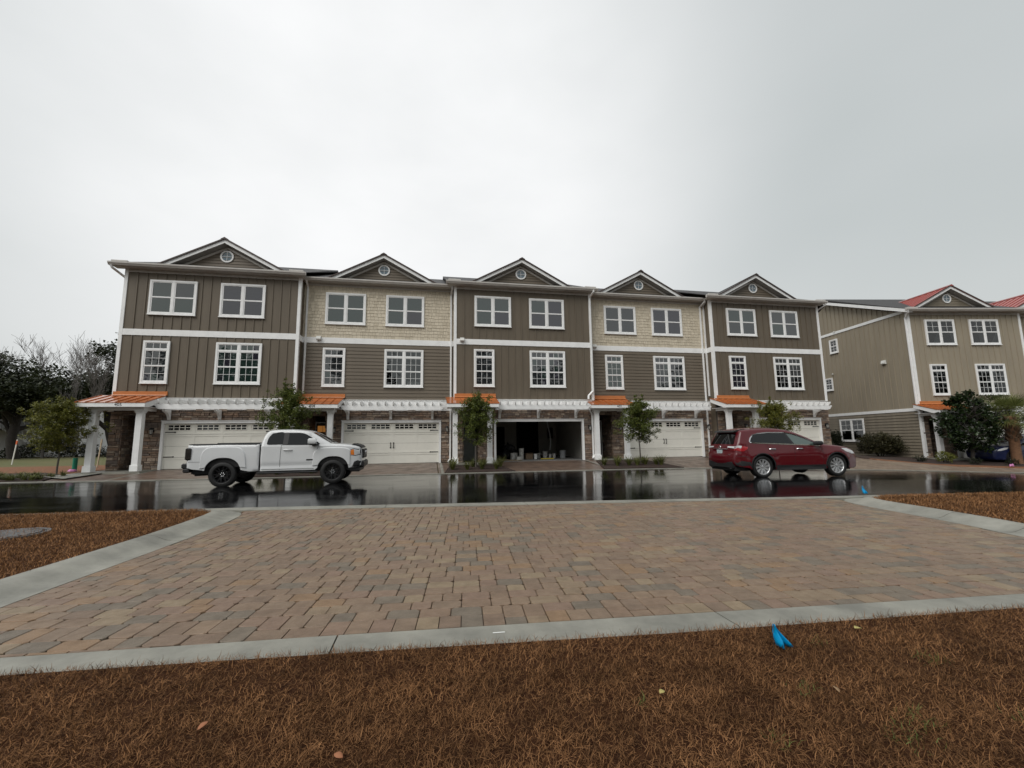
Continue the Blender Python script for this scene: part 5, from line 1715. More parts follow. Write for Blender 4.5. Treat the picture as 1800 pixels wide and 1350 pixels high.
    text_mesh('GMC', 0.19, M_silverbadge, root, (4.215, 0, 0.985), (R(90), 0, R(90)), 'badge', 0.008)
    def bump(b):
        b.bevbox(3.96, 4.225, -0.70, 0.70, 0.50, 0.72, 0.04)
        b.bevbox(3.78, 4.10, -0.76, 0.76, 0.36, 0.52, 0.03)
    part('front_bumper', 'tfb', bump, M_plast, root, smooth=40)
    def hoodshield(b): b.prism([(3.80, 1.262), (4.02, 1.215), (4.10, 1.15), (4.14, 1.165), (4.07, 1.245), (3.86, 1.315)], 'y', -0.66, 0.66)
    part('bonnet_deflector', 'tdef', hoodshield, M_plast, root)
    def rb(b):
        b.bevbox(-1.17, -0.98, -0.86, 0.86, 0.60, 0.76, 0.03); b.bevbox(-1.12, -0.95, -0.88, 0.88, 0.47, 0.60, 0.03)
        b.box(-1.18, -1.0, -0.06, 0.06, 0.36, 0.46)
    part('rear_bumper', 'trb', rb, M_plast, root, smooth=40)
    part('bumper_trim', 'trbt', lambda b: b.bevbox(-1.185, -1.10, -0.84, 0.84, 0.67, 0.72, 0.012), M_chrome, root)
    for x in (0, WB):
        for s in (-1, 1):
            wheel(root, x, s * 0.83, 0.392, 0.25, s, M_rimblack, 'truck', 0.26)
    return root

def suv(loc, rz, name='parked_suv', label='', paintm=None, tall=1.0, cat='car', detail=True):
    root = empty(name, loc, rz)
    tag(root, label, cat)
    WB = 2.875
    def zbelt(x): return 1.205 - 0.047 * (max(-1.1, min(x, 3.2)) + 0.6)
    def half(x, z):
        w = 0.955
        w -= 0.05 * max(0, 0.62 - z) ** 1.2
        zb = zbelt(x)
        if z > zb: w -= (z - zb) * 0.36 + 0.05 * (zb - 0.80) / 0.3
        elif z > 0.80: w -= 0.05 * (z - 0.80) / 0.3
        # swelling wings over the wheels
        for c in (0.0, WB):
            d = math.hypot(x - c, z - 0.42)
            w += 0.022 * math.exp(-((d - 0.45) / 0.16) ** 2)
        if x > WB + 0.1: w -= 0.26 * ((x - WB - 0.1) / 0.95) ** 2.2
        if x < -0.45: w -= 0.17 * ((-0.45 - x) / 0.55) ** 2.0
        return w
    top_c = [(-1.02, 0.42, 's'), (-1.11, 0.50), (-1.135, 0.66), (-1.10, 0.80), (-1.055, 0.90), (-1.04, 1.02), (-0.99, 1.12), (-0.86, 1.35), (-0.72, 1.57), (-0.66, 1.635), (-0.45, 1.675), (0.0, 1.705), (0.5, 1.715), (0.95, 1.69), (1.35, 1.615), (1.75, 1.46), (2.08, 1.305), (2.34, 1.18), (2.55, 1.125), (2.95, 1.085), (3.35, 1.02), (3.63, 0.935), (3.79, 0.83), (3.86, 0.68), (3.865, 0.45), (3.82, 0.30, 's'), (3.72, 0.26, 's')]
    top_c = [((q[0] if q[0] > -0.4 else -0.4 + (q[0] + 0.4) * 0.80),) + tuple(q[1:]) for q in top_c]
    top = smooth_path(top_c, 3)
    zs = 0.26
    bottom = [(3.42, 0.28)] + list(reversed(arch(WB, 0.385, 0.445, 0.30, 16))) + [(2.35, zs), (1.5, zs), (0.6, zs)] + list(reversed(arch(0, 0.385, 0.445, 0.30, 16))) + [(-0.55, 0.36), (-0.8, 0.40)]
    sh = Shell(top, bottom, half, 0.075)
    sh.body('body', paintm, root, 0.055 if detail else 0.09, 0.05, [(-0.9 + k * 0.03, zbelt(-0.9 + k * 0.03) + e) for k in range(125) for e in (-0.02, 0, 0.02)] if detail else ())
    # dark lower cladding
    sh.side_panel('sill_cladding', [(0.47, 0.262), (0.50, 0.44), (1.4, 0.425), (2.38, 0.425), (2.41, 0.262)], M_plast, root, 0.006)
    sh.side_panel('bumper_cladding', [(-0.87, 0.425), (-0.955, 0.50), (-0.965, 0.585), (-0.75, 0.60), (-0.48, 0.56), (-0.455, 0.42), (-0.75, 0.41)], M_plast, root, 0.005)
    def arches(b):
        pass
    for c in (0.0, WB):
        sh.side_strip('arch_lip', [(q[0], q[1]) for q in arch(c, 0.385, 0.457, 0.36, 20)], 0.03, M_plast, root, 0.004, proud=0.006)
    def under(b):
        b.box(-0.9, 3.6, -0.70, 0.70, 0.24, 0.5)
        for c in (0.0, WB): b.box(c - 0.46, c + 0.46, -0.84, 0.84, 0.5, 0.84); b.tube([(c, -0.7, 0.385), (c, 0.7, 0.385)], 0.04, 6)
    part('underbody', ('sunder', name), under, M_plast, root)
    # glass: one graphic of three side windows
    wb_ = lambda x: zbelt(x) + 0.035
    dark = smooth_path([(-0.37, 1.262), (-0.31, 1.37), (-0.20, 1.465), (-0.02, 1.515), (0.4, 1.548), (1.02, 1.54, 's'), (1.22, wb_(1.2), 's'), (0.3, wb_(0.3), 's'), (-0.22, wb_(-0.22)), (-0.35, wb_(-0.3) + 0.012)], 3)
    clear = smooth_path([(1.10, 1.535), (1.40, 1.46), (1.75, 1.33), (2.06, 1.19), (2.24, wb_(2.2) + 0.01, 's'), (1.30, wb_(1.3), 's')], 3)
    sh.side_panel('window_surround', [(1.0, 1.572), (1.12, 1.55), (1.34, wb_(1.3) - 0.004), (1.16, wb_(1.2) - 0.004)], M_plast, root, 0.007)
    sh.side_panel('rear_side_window', dark, M_carglass, root, 0.008, step=0.05)
    sh.side_panel('front_side_window', clear, M_carglass_g, root, 0.008, step=0.05)
    sh.side_strip('window_trim', [(2.28, wb_(2.2) - 0.012), (1.3, wb_(1.3) - 0.014), (0.3, wb_(.3) - 0.014), (-0.23, wb_(-.23) - 0.014), (-0.39, wb_(-.3) + 0.006), (-0.40, 1.262), (-0.335, 1.38), (-0.215, 1.483), (-0.02, 1.536), (0.4, 1.572), (1.02, 1.563), (1.42, 1.482), (1.78, 1.348), (2.10, 1.20), (2.28, wb_(2.2) - 0.01)], 0.032, M_chrome, root, 0.010, proud=0.004)
    def near(px, pz): return min(range(len(top)), key=lambda i: abs(top[i][0] - px) + abs(top[i][1] - pz))
    sh.screen('windscreen', near(1.33, 1.62), near(2.34, 1.18), M_carglass, root, 0.07, 0.006, 0.05)
    sh.screen('rear_window', near(-0.87, 1.11), near(-0.665, 1.55), M_carglass, root, 0.075, 0.006, 0.05)
    def spoiler(b): b.prism([(-0.80, 1.60), (-0.74, 1.655), (-0.36, 1.705), (-0.36, 1.66), (-0.62, 1.60)], 'y', -0.60, 0.60)
    part('spoiler', ('sspoil', name), spoiler, M_plast if detail else paintm, root)
    for pth in ([(1.27, wb_(1.27) - 0.02), (1.25, 0.8), (1.22, 0.41)], [(0.22, wb_(.2) - .02), (0.28, 0.95), (0.42, 0.78), (0.50, 0.60)], [(2.30, 1.08), (2.36, 0.80), (2.30, 0.41)], [(0.5, 0.405), (2.3, 0.405)], [(-0.95, 0.77), (-0.60, 0.74), (-0.43, 0.66)]):
        sh.side_strip('door_gap', pth, 0.008, M_seam, root, 0.002)
    for s in (-1, 1):
        for hx in (0.42, 1.48):
            def hnd(b, s=s, hx=hx):
                z = 0.99
                y = sh.y(hx, z)
                b.tube([(hx - 0.12, s * y, z), (hx - 0.09, s * (y + 0.035), z + 0.004), (hx + 0.09, s * (y + 0.035), z), (hx + 0.12, s * y, z - 0.004)], 0.015, 6)
            part('door_handle', ('shnd', s, hx), hnd, M_chrome if detail else paintm, root, smooth=50)
        def mir(b, s=s): b.bevbox(2.02, 2.22, s * 1.03 - 0.11, s * 1.03 + 0.11, 1.10, 1.25, 0.04)
        part('wing_mirror', ('smir', s, name), mir, M_plast, root, smooth=50)
        part('tail_light', ('stail', s), lambda b, s=s: None or b.add(*tail_shape(sh, s)), M_redlens, root, smooth=60)
        part('tail_light', ('stailw', s), lambda b, s=s: b.add(*tail_shape(sh, s, True)), M_lens, root, smooth=60)
        part('headlight', ('shead', s), lambda b, s=s: b.add(*head_shape(sh, s)), M_lens, root, smooth=60)
        part('exhaust', ('sexh', s), lambda b, s=s: b.lathe([(0.05, -0.97), (0.055, -0.99), (0.06, -0.82)], (0, s * 0.55, 0.33), 12, 'x', cap=False), M_chrome, root)
    def rbump(b): b.bevbox(-1.012, -0.75, -0.70, 0.70, 0.32, 0.585, 0.04)
    part('rear_diffuser', ('sdiff', name), rbump, M_plast, root, smooth=40)
    if detail:
        part('licence_plate', 'splate', lambda b: b.bevbox(-0.998, -0.978, -0.155, 0.155, 0.82, 0.97, 0.004), M_plate, root)
        part('tailgate_trim', 'strim', lambda b: b.tube([(-0.955, -0.45, 1.0), (-0.985, 0, 1.0), (-0.955, 0.45, 1.0)], 0.012, 6), M_chrome, root)
        def emblem(b):
            n = 20
            ring = [(-0.972, 0.065 * math.cos(2 * math.pi * k / n), 1.065 + 0.05 * math.sin(2 * math.pi * k / n)) for k in range(n + 1)]
            b.tube(ring, 0.008, 5, cap=False)
            b.tube([(-0.972, -0.055, 1.085), (-0.975, -0.02, 1.075), (-0.975, 0, 1.05), (-0.975, 0.02, 1.075), (-0.972, 0.055, 1.085)], 0.007, 5)
        part('badge', 'semb', emblem, M_silverbadge, root, smooth=40)
        text_mesh('CX-9', 0.085, M_silverbadge, root, (-0.985, -0.50, 0.80), (R(90), 0, R(-90)), 'badge', 0.004)
        
    for x in (0, WB):
        for s in (-1, 1):
            wheel(root, x, s * 0.82, 0.382, 0.25, s, M_rimsilver, 'suv', 0.272)
    return root
def tail_shape(sh, s, white=False):
    """A lamp that wraps from the tailgate round the rear corner."""
    out = [(-0.93, 0.96), (-0.91, 1.09), (-0.80, 1.115), (-0.64, 1.10), (-0.50, 1.07), (-0.55, 0.985), (-0.68, 0.925), (-0.8, 0.93)] if not white else [(-0.93, 1.03), (-0.915, 1.10), (-0.80, 1.125), (-0.70, 1.115), (-0.74, 1.03)]
    v2, f2 = fill(out, step=0.06)
    V = [(x, s * (sh.y(max(x, -0.92), z) + (0.010 if not white else 0.014)), z) for x, z in v2]
    # rear face of the lamp on the tailgate
    k = len(V)
    z0, z1 = (0.955, 1.09) if not white else (1.03, 1.10)
    ya = sh.y(-0.91, 1.0) + 0.008
    yi = 0.42
    W = []
    for t in range(6):
        y = ya - (ya - yi) * t / 5
        xx = -0.905 - 0.055 * (1 - (y / (ya + .02)) ** 2) - (0.004 if white else 0)
        W += [(xx - 0.008, s * y, z0 + 0.03 * t / 5), (xx + 0.02, s * y, z1)]
    F2 = [(k + 2 * t, k + 2 * t + 1, k + 2 * t + 3, k + 2 * t + 2) for t in range(5)]
    return V + W, list(f2) + F2
def head_shape(sh, s):
    out = [(3.08, 0.985), (3.32, 0.975), (3.60, 0.885), (3.70, 0.79), (3.55, 0.78), (3.25, 0.87)]
    v2, f2 = fill(out, step=0.06)
    return [(x, s * (sh.y(x, z) + 0.008), z) for x, z in v2], list(f2)
def on_road(x, y, rz): return (x, y, Zroad(x + 1.4, y))
pickup((7.81, -6.66, Zroad(9.4, -7.1) - 0.003), R(2.5))
suv((25.76, -8.64, Zroad(27.2, -9.3) - 0.003), R(-3.8), 'parked_suv', 'dark red crossover with silver wheels parked on the wet road', M_carred, cat='crossover')
suv((50.6, -3.0, -0.42), R(172), 'parked_car', 'dark blue car half hidden behind the magnolia and palm trunk', M_carblue, cat='car', detail=False)
# ------------------------------------------------------------------ trees and shrubs
def leaf_cloud(rs, centres, radii, per, size, flat=1.0, droop=0.0, aspect=0.45):
    """Folded leaf faces scattered through clumps; returns verts and tris (each leaf an island)."""
    n = len(centres) * per
    C_ = np.repeat(np.asarray(centres), per, 0)
    Rr = np.repeat(np.asarray(radii), per)
    d = rs.normal(size=(n, 3)); d /= np.linalg.norm(d, axis=1)[:, None]
    rr = rs.uniform(0.15, 1.0, n) ** 0.6
    P = C_ + d * (Rr * rr)[:, None] * np.array([1, 1, flat])
    L = size * rs.uniform(0.6, 1.35, n)
    a = rs.normal(size=(n, 3)) * np.array([1, 1, 0.55]) + d * 0.6; a[:, 2] -= droop
    a /= np.linalg.norm(a, axis=1)[:, None]
    up = rs.normal(size=(n, 3)) * 0.55 + np.array([0, 0, 1.0])
    b = np.cross(a, up); b /= np.linalg.norm(b, axis=1)[:, None] + 1e-9
    c = np.cross(b, a)
    A = a * L[:, None]; B = b * (L * aspect)[:, None]; Cc = c * (L * 0.12)[:, None]
    V = np.stack([P, P + A * 0.45 + B - Cc, P + A, P + A * 0.45 - B - Cc], 1).reshape(-1, 3)
    k = np.arange(n) * 4
    F = np.concatenate([np.stack([k, k + 1, k + 2], 1), np.stack([k, k + 2, k + 3], 1)])
    return V, F

def branch_tree(rs, base, height, spread, r0, levels=4, kids=4, up=0.5, first=0.35, wig=0.12, lens=(0.6, 0.8), taper=0.6):
    """Recursive limbs; returns (list of (path, radii), tips)."""
    limbs, tips = [], []
    def grow(p, d, L, r, lv):
        pts, rad = [p.copy()], [r]
        n = 5 if lv == 0 else 4
        q = p.copy(); dd = d.copy()
        for i in range(n):
            dd = (dd + Vector(rs.normal(size=3) * wig)); dd.z += 0.04 * up
            dd.normalize()
            q = q + dd * (L / n)
            pts.append(q.copy()); rad.append(max(0.003, r * (1 - (1 - taper) * (i + 1) / n)))
        limbs.append((pts, rad))
        if lv >= levels:
            tips.append((q.copy(), dd.copy())); return
        k = kids if lv else kids + 1
        for i in range(k):
            f = first + (1 - first) * (i + rs.uniform(0, 0.8)) / k if lv == 0 else 0.35 + 0.65 * (i + rs.uniform(0.2, 1)) / k
            f = min(0.999, f)
            s_ = f * n; j = int(s_); t = s_ - j
            b0 = pts[j].lerp(pts[min(n, j + 1)], t)
            az = rs.uniform(0, 2 * math.pi)
            side = Vector((math.cos(az), math.sin(az), 0))
            nd = dd * rs.uniform(0.3, 0.8) + side * spread * rs.uniform(0.6, 1.2) + Vector((0, 0, up * rs.uniform(0.2, 1.0)))
            nd.normalize()
            grow(b0, nd, L * rs.uniform(*lens), rad[min(n, j + 1)] * rs.uniform(0.5, 0.72), lv + 1)
        tips.append((q.copy(), dd.copy()))
    grow(Vector(base), Vector((0, 0, 1)), height, r0, 0)
    return limbs, tips

M_bark = mat('grey_bark', (0.11, 0.095, 0.08), rough=0.9, var=0.4, scale=12, bump=0.6, bscale=30)
M_barkd = mat('dark_bark', (0.045, 0.038, 0.033), rough=0.9, var=0.4, scale=8, bump=0.6, bscale=20)
M_barkp = mat('pale_bark', (0.17, 0.155, 0.145), rough=0.9, var=0.4, scale=6)
M_leaf = leaf_mat('young_tree_leaf', (0.045, 0.070, 0.014), (0.16, 0.18, 0.04), 0.4, 0.25)
M_leafy = leaf_mat('yellowing_tree_leaf', (0.07, 0.085, 0.014), (0.22, 0.21, 0.04), 0.4, 0.28)
M_oak = leaf_mat('live_oak_leaf', (0.012, 0.018, 0.007), (0.045, 0.055, 0.022), 0.5, 0.12)
M_magn = leaf_mat('magnolia_leaf', (0.010, 0.020, 0.008), (0.035, 0.055, 0.018), 0.25, 0.08)
M_maple = leaf_mat('fine_green_leaf', (0.025, 0.042, 0.012), (0.075, 0.09, 0.024), 0.45, 0.2)
M_bush = leaf_mat('brown_green_bush_leaf', (0.022, 0.024, 0.010), (0.065, 0.056, 0.022), 0.5, 0.1)
M_ybush = leaf_mat('yellow_green_bush_leaf', (0.07, 0.085, 0.014), (0.20, 0.20, 0.035), 0.5, 0.2)
M_hedge = leaf_mat('hedge_leaf', (0.010, 0.014, 0.006), (0.03, 0.036, 0.014), 0.5, 0.1)
M_strap = leaf_mat('strap_leaf', (0.045, 0.06, 0.014), (0.17, 0.175, 0.05), 0.45, 0.15)
M_wood = leaf_mat('far_wood_leaf', (0.008, 0.011, 0.005), (0.035, 0.038, 0.018), 0.7, 0.0)

def limbs_mesh(name, limbs, material, parent, n=6, minr=0.0):
    b = MB()
    for pts, rad in limbs:
        k = n if rad[0] > 0.05 else (4 if rad[0] > 0.012 else 3)
        b.tube(pts, rad, k, cap=False)
    me = bpy.data.meshes.new(name); me.from_pydata(b.v, [], b.f); me.shade_smooth()
    me.materials.append(material)
    return link(name, me, parent)

def young_tree(x, y, z, h, w, cb, seed, label, leafm=M_leaf, dens=1.0, shoots=5):
    """A staked-out street tree: clear stem, twiggy egg-shaped crown with leaders above it."""
    rs = np.random.RandomState(seed)
    root = empty('young_tree', (x, y, z)); tag(root, label, 'tree', 'young street trees in the front beds')
    limbs = []
    top = h * 0.92
    stem = [Vector((0, 0, -0.1))]
    for i in range(1, 9):
        stem.append(Vector((rs.uniform(-0.02, 0.02) * i * 0.5, rs.uniform(-0.02, 0.02) * i * 0.5, top * i / 8)))
    limbs.append((stem, [0.042 * (1 - 0.085 * i) for i in range(9)]))
    C_, Rr = [], []
    nb = 46
    for i in range(nb):
        f = (i + rs.uniform(0, 1)) / nb
        z0 = cb * 0.96 + (h * 0.86 - cb) * f
        az = i * 2.4 + rs.uniform(-0.5, 0.5)
        prof = math.sin(math.pi * min(1, (0.20 + 0.80 * f) ** 0.85)) ** 0.65
        L = (w / 2) * max(0.12, prof) * rs.uniform(0.65, 1.25)
        p = Vector((0, 0, z0)); d = Vector((math.cos(az), math.sin(az), rs.uniform(0.25, 0.75))).normalized()
        pts, rad = [p], [0.013]
        for k in range(4):
            d = (d + Vector(rs.normal(size=3) * 0.13)).normalized()
            p = p + d * (L * 1.12 / 4); pts.append(p); rad.append(0.013 - 0.0026 * (k + 1))
            if k >= 0:
                for q in range(3):
                    c = p + Vector(rs.normal(size=3)) * 0.11
                    C_.append(tuple(c)); Rr.append(rs.uniform(0.07, 0.15))
        limbs.append((pts, rad))
    for i in range(shoots):
        az = rs.uniform(0, 6.28); p = Vector((math.cos(az) * 0.18, math.sin(az) * 0.18, h * 0.72)); pts = [p]
        L = h * rs.uniform(0.12, 0.30)
        for k in range(5):
            p = p + Vector((rs.uniform(-0.03, 0.03), rs.uniform(-0.03, 0.03), L / 5)); pts.append(p)
            C_.append(tuple(p)); Rr.append(0.055)
        limbs.append((pts, [0.008, 0.007, 0.006, 0.005, 0.004, 0.003]))
    limbs_mesh('trunk', limbs, M_bark, root)
    V, F = leaf_cloud(rs, C_, Rr, int(24 * dens), 0.066, 0.9, 0.1, 0.36)
    np_mesh('crown', V, F, leafm, root)
    return root
young_tree(-1.05, -1.35, 0.22, 3.3, 2.55, 0.95, 31, 'young tree with a broad yellow-green crown in front of the first porch', M_leafy, 1.5, 4)
young_tree(8.08, -2.3, H(8.08, -2.3) + 0.05, 4.0, 2.0, 1.6, 32, 'young tree standing behind the cab of the white pickup', M_leaf, 1.2, 6)
young_tree(16.42, -2.45, H(16.42, -2.45) + 0.05, 3.7, 1.95, 1.15, 33, 'young tree in the bed between porch posts left of the open garage', M_leaf, 1.25, 5)
young_tree(24.78, -2.45, H(24.78, -2.45) + 0.05, 3.55, 1.95, 1.15, 34, 'young tree in front of the closed garage just left of the red car', M_leaf, 1.25, 5)
young_tree(32.95, -2.3, H(32.95, -2.3) + 0.05, 3.4, 2.1, 1.3, 35, 'young tree with yellowish leaves rising behind the red car roof', M_leafy, 1.2, 4)

def strap_clump(x, y, z, h, n, seed, label, group, name='grass_clump', material=None, spread=0.9):
    """A tuft of arching strap leaves, each leaf a folded blade."""
    rs = np.random.RandomState(seed)
    V, F = [], []
    for i in range(n):
        az = rs.uniform(0, 2 * math.pi); L = h * rs.uniform(0.7, 1.35); w = 0.009 * rs.uniform(0.7, 1.4)
        t0 = rs.uniform(0.1, 0.6); bend = rs.uniform(0.6, 1.5) * spread
        p = np.array([rs.uniform(-0.05, 0.05), rs.uniform(-0.05, 0.05), -0.02])
        sx, sy = -math.sin(az) * w, math.cos(az) * w
        k = len(V); m_ = 5
        for j in range(m_ + 1):
            f = j / m_
            ww = (1 - f) ** 0.5 if j < m_ else 0.05
            V += [(p[0] - sx * ww, p[1] - sy * ww, p[2]), (p[0] + sx * ww, p[1] + sy * ww, p[2])]
            a = t0 + bend * f
            p = p + np.array([math.cos(az) * math.sin(a), math.sin(az) * math.sin(a), math.cos(a)]) * (L / m_)
        for j in range(m_):
            F += [(k + 2 * j, k + 2 * j + 1, k + 2 * j + 3), (k + 2 * j, k + 2 * j + 3, k + 2 * j + 2)]
    o = np_mesh(name, V, F, material or M_strap); o.location = (x, y, z)
    return tag(o, label, 'plant', group)
def bed_clumps():
    rs = random.Random(4)
    txt = {7.84: 'strappy green clump in the bed seen beneath the white pickup', 15.68: 'strappy green clump in the mulch bed left of the open garage',
           23.5: 'strappy green clump in the bed in front of the young tree by the closed garage', 31.3: 'strappy green clump in the bed hidden behind the red car'}
    for ox, oy in BEDS:
        if ox > 30: continue
        spots = [(-0.45, -2.9), (0.25, -3.05), (0.95, -2.95), (1.55, -3.0), (1.85, -2.3), (-0.35, -2.0), (0.6, -2.2), (1.2, -1.9)] if ox != 23.5 else [(-0.7, -2.7), (-0.2, -2.9), (0.35, -2.75), (0.9, -2.95), (1.4, -2.8), (1.9, -2.9), (2.2, -2.9), (0.1, -2.2), (1.5, -2.2)]
        if ox != 23.5:
            which = ['first clump from the downpipe end, front row', 'second clump along the front row', 'third clump along the front row', 'fourth clump along the front row', 'clump nearest the driveway edge', 'clump closest to the near porch post', 'clump close to the tree stem', 'clump just in front of the porch slab']
        else:
            which = ['first clump along the front row', 'second clump along the front row', 'third clump along the front row', 'fourth clump along the front row', 'fifth clump along the front row', 'sixth clump along the front row', 'last clump of the front row', 'clump by the porch slab corner', 'clump behind the tree stem']
        where = {7.84: 'bed behind the white pickup', 15.68: 'bed beside the open garage', 23.5: 'bed near the red car'}[ox]
        for i, (a, b) in enumerate(spots):
            x, y = ox + a + rs.uniform(-0.1, 0.1), b + rs.uniform(-0.12, 0.12)
            if y < Yf(x) + 0.5: y = Yf(x) + 0.55
            strap_clump(x, y, H(x, y) + 0.05, rs.uniform(0.40, 0.58), 120, int(ox * 10) + i, 'strappy ' + which[i] + ' of the ' + where, 'strappy clumps in the bed at %s' % {7.84: 'the pickup', 15.68: 'the open garage', 23.5: 'the closed garage'}[ox])
    # low ground cover on the bank by the first porch
    V, F, off = [], [], 0
    for i in range(110):
        x = -7.0 + i * 0.06 + rs.uniform(-0.1, 0.1); y = Yf(x) + 0.45 + rs.uniform(0.0, 1.15)
        o = strap_clump(x, y, H(x, y) + 0.05, rs.uniform(0.18, 0.30), 46, 500 + i, None, None, name='ground_cover', spread=1.2)
        me = o.data
        V += [(v.co.x + x, v.co.y + y, v.co.z + H(x, y) + 0.05) for v in me.vertices]; F += [tuple(k + off for k in p.vertices) for p in me.polygons]; off = len(V)
        bpy.data.objects.remove(o); bpy.data.meshes.remove(me)
    tag(np_mesh('ground_cover', V, F, M_strap), 'low green ground cover on the bank along the gutter', 'ground cover', kind='stuff')
bed_clumps()

def shrub(x, y, z, rx, ry, rz_, n, per, size, seed, leafm, label, name='round_bush', group=None, stems=True, cat='bush'):
    rs = np.random.RandomState(seed)
    root = empty(name, (x, y, z)); tag(root, label, cat, group)
    C_, Rr = [], []
    while len(C_) < n:
        q = rs.normal(size=3); q /= np.linalg.norm(q)
        q = q * rs.uniform(0.55, 1.0)
        if q[2] < -0.55: continue
        k = 1 + 0.12 * math.sin(q[0] * 5 + seed) * math.cos(q[1] * 4)
        C_.append((q[0] * rx * k, q[1] * ry * k, rz_ * (0.62 + q[2] * 0.62 * k) )); Rr.append(0.22 * min(rx, rz_) * rs.uniform(0.7, 1.3))
    V, F = leaf_cloud(rs, C_, Rr, per, size, 1.0, 0.0, 0.42)
    np_mesh('foliage', V, F, leafm, root)
    b = MB()
    for i in range(7):
        az = i * 0.9 + 0.2
        b.tube([(0.05 * math.cos(az), 0.05 * math.sin(az), -0.1), (0.3 * rx * math.cos(az), 0.3 * ry * math.sin(az), rz_ * 0.4), (0.6 * rx * math.cos(az), 0.6 * ry * math.sin(az), rz_ * 0.8)], [0.03, 0.02, 0.008], 5, cap=False)
    b.build('stem', M_barkd, root)
    return root
ang8 = -0.14653
def rb_point(u, v, z=0.0):
    """A point beside the second building: u along its front, v behind the front plane."""
    return (45.596 + u * math.cos(ang8) - v * math.sin(ang8), -0.584 + u * math.sin(ang8) + v * math.cos(ang8), z)
px = rb_point(-1.0, 2.35)
shrub(px[0], px[1], H(px[0], px[1]) + 0.0, 0.9, 1.55, 1.30, 330, 46, 0.075, 61, M_bush, 'wide clipped brown-green bush against the side wall of the olive townhouse')
px = rb_point(-1.0, 6.5)
shrub(px[0], px[1] , 0.0, 0.6, 0.8, 1.5, 160, 40, 0.075, 62, M_hedge, 'dark narrow bush in the gap between the two buildings')
shrub(43.6, -2.85, H(43.6, -2.85), 0.42, 0.42, 0.55, 60, 30, 0.05, 63, M_ybush, 'small yellow-green bush at the foot of the porch post')

def magnolia():
    rs = np.random.RandomState(71)
    root = empty('magnolia_tree', (45.35, -3.0, H(45.35, -3.0))); tag(root, 'dark glossy magnolia tree in front of the olive townhouse porch', 'tree')
    limbs, tips = branch_tree(rs, (0, 0, -0.1), 2.9, 0.9, 0.10, 2, 6, 0.5, 0.22, 0.08, (0.42, 0.55))
    limbs_mesh('trunk', limbs, M_barkd, root)
    C_, Rr = [], []
    for i in range(230):
        f = rs.uniform(0, 1)
        prof = [0.72, 1.22, 1.36, 1.28, 1.1, 0.85, 0.42][min(6, int(f * 7))]
        az = rs.uniform(0, 6.28); r_ = prof * math.sqrt(rs.uniform(0.12, 1.0)) * rs.uniform(0.85, 1.12)
        C_.append((r_ * math.cos(az), r_ * math.sin(az), 0.75 + 3.35 * f)); Rr.append(rs.uniform(0.12, 0.24))
    V, F = leaf_cloud(rs, C_, Rr, 26, 0.15, 0.8, 0.15, 0.36)
    np_mesh('crown', V, F, M_magn, root)
magnolia()
def fine_tree():
    rs = np.random.RandomState(73)
    root = empty('leafy_tree', (48.0, -2.6, H(48, -2.6))); tag(root, 'light green leafy tree between the magnolia and the palm', 'tree')
    limbs, tips = branch_tree(rs, (0, 0, -0.1), 2.9, 0.8, 0.085, 2, 5, 0.6, 0.35, 0.08, (0.45, 0.6))
    limbs_mesh('trunk', limbs, M_bark, root)
    C_, Rr = [], []
    for i in range(190):
        f = rs.uniform(0, 1); az = rs.uniform(0, 6.28)
        prof = 1.45 * math.sin(math.pi * (0.15 + 0.8 * f)) ** 0.7
        r_ = prof * math.sqrt(rs.uniform(0.1, 1))
        C_.append((r_ * math.cos(az), r_ * math.sin(az), 1.45 + 2.5 * f)); Rr.append(rs.uniform(0.14, 0.26))
    V, F = leaf_cloud(rs, C_, Rr, 34, 0.085, 0.7, 0.1, 0.4)
    np_mesh('crown', V, F, M_maple, root)
fine_tree()

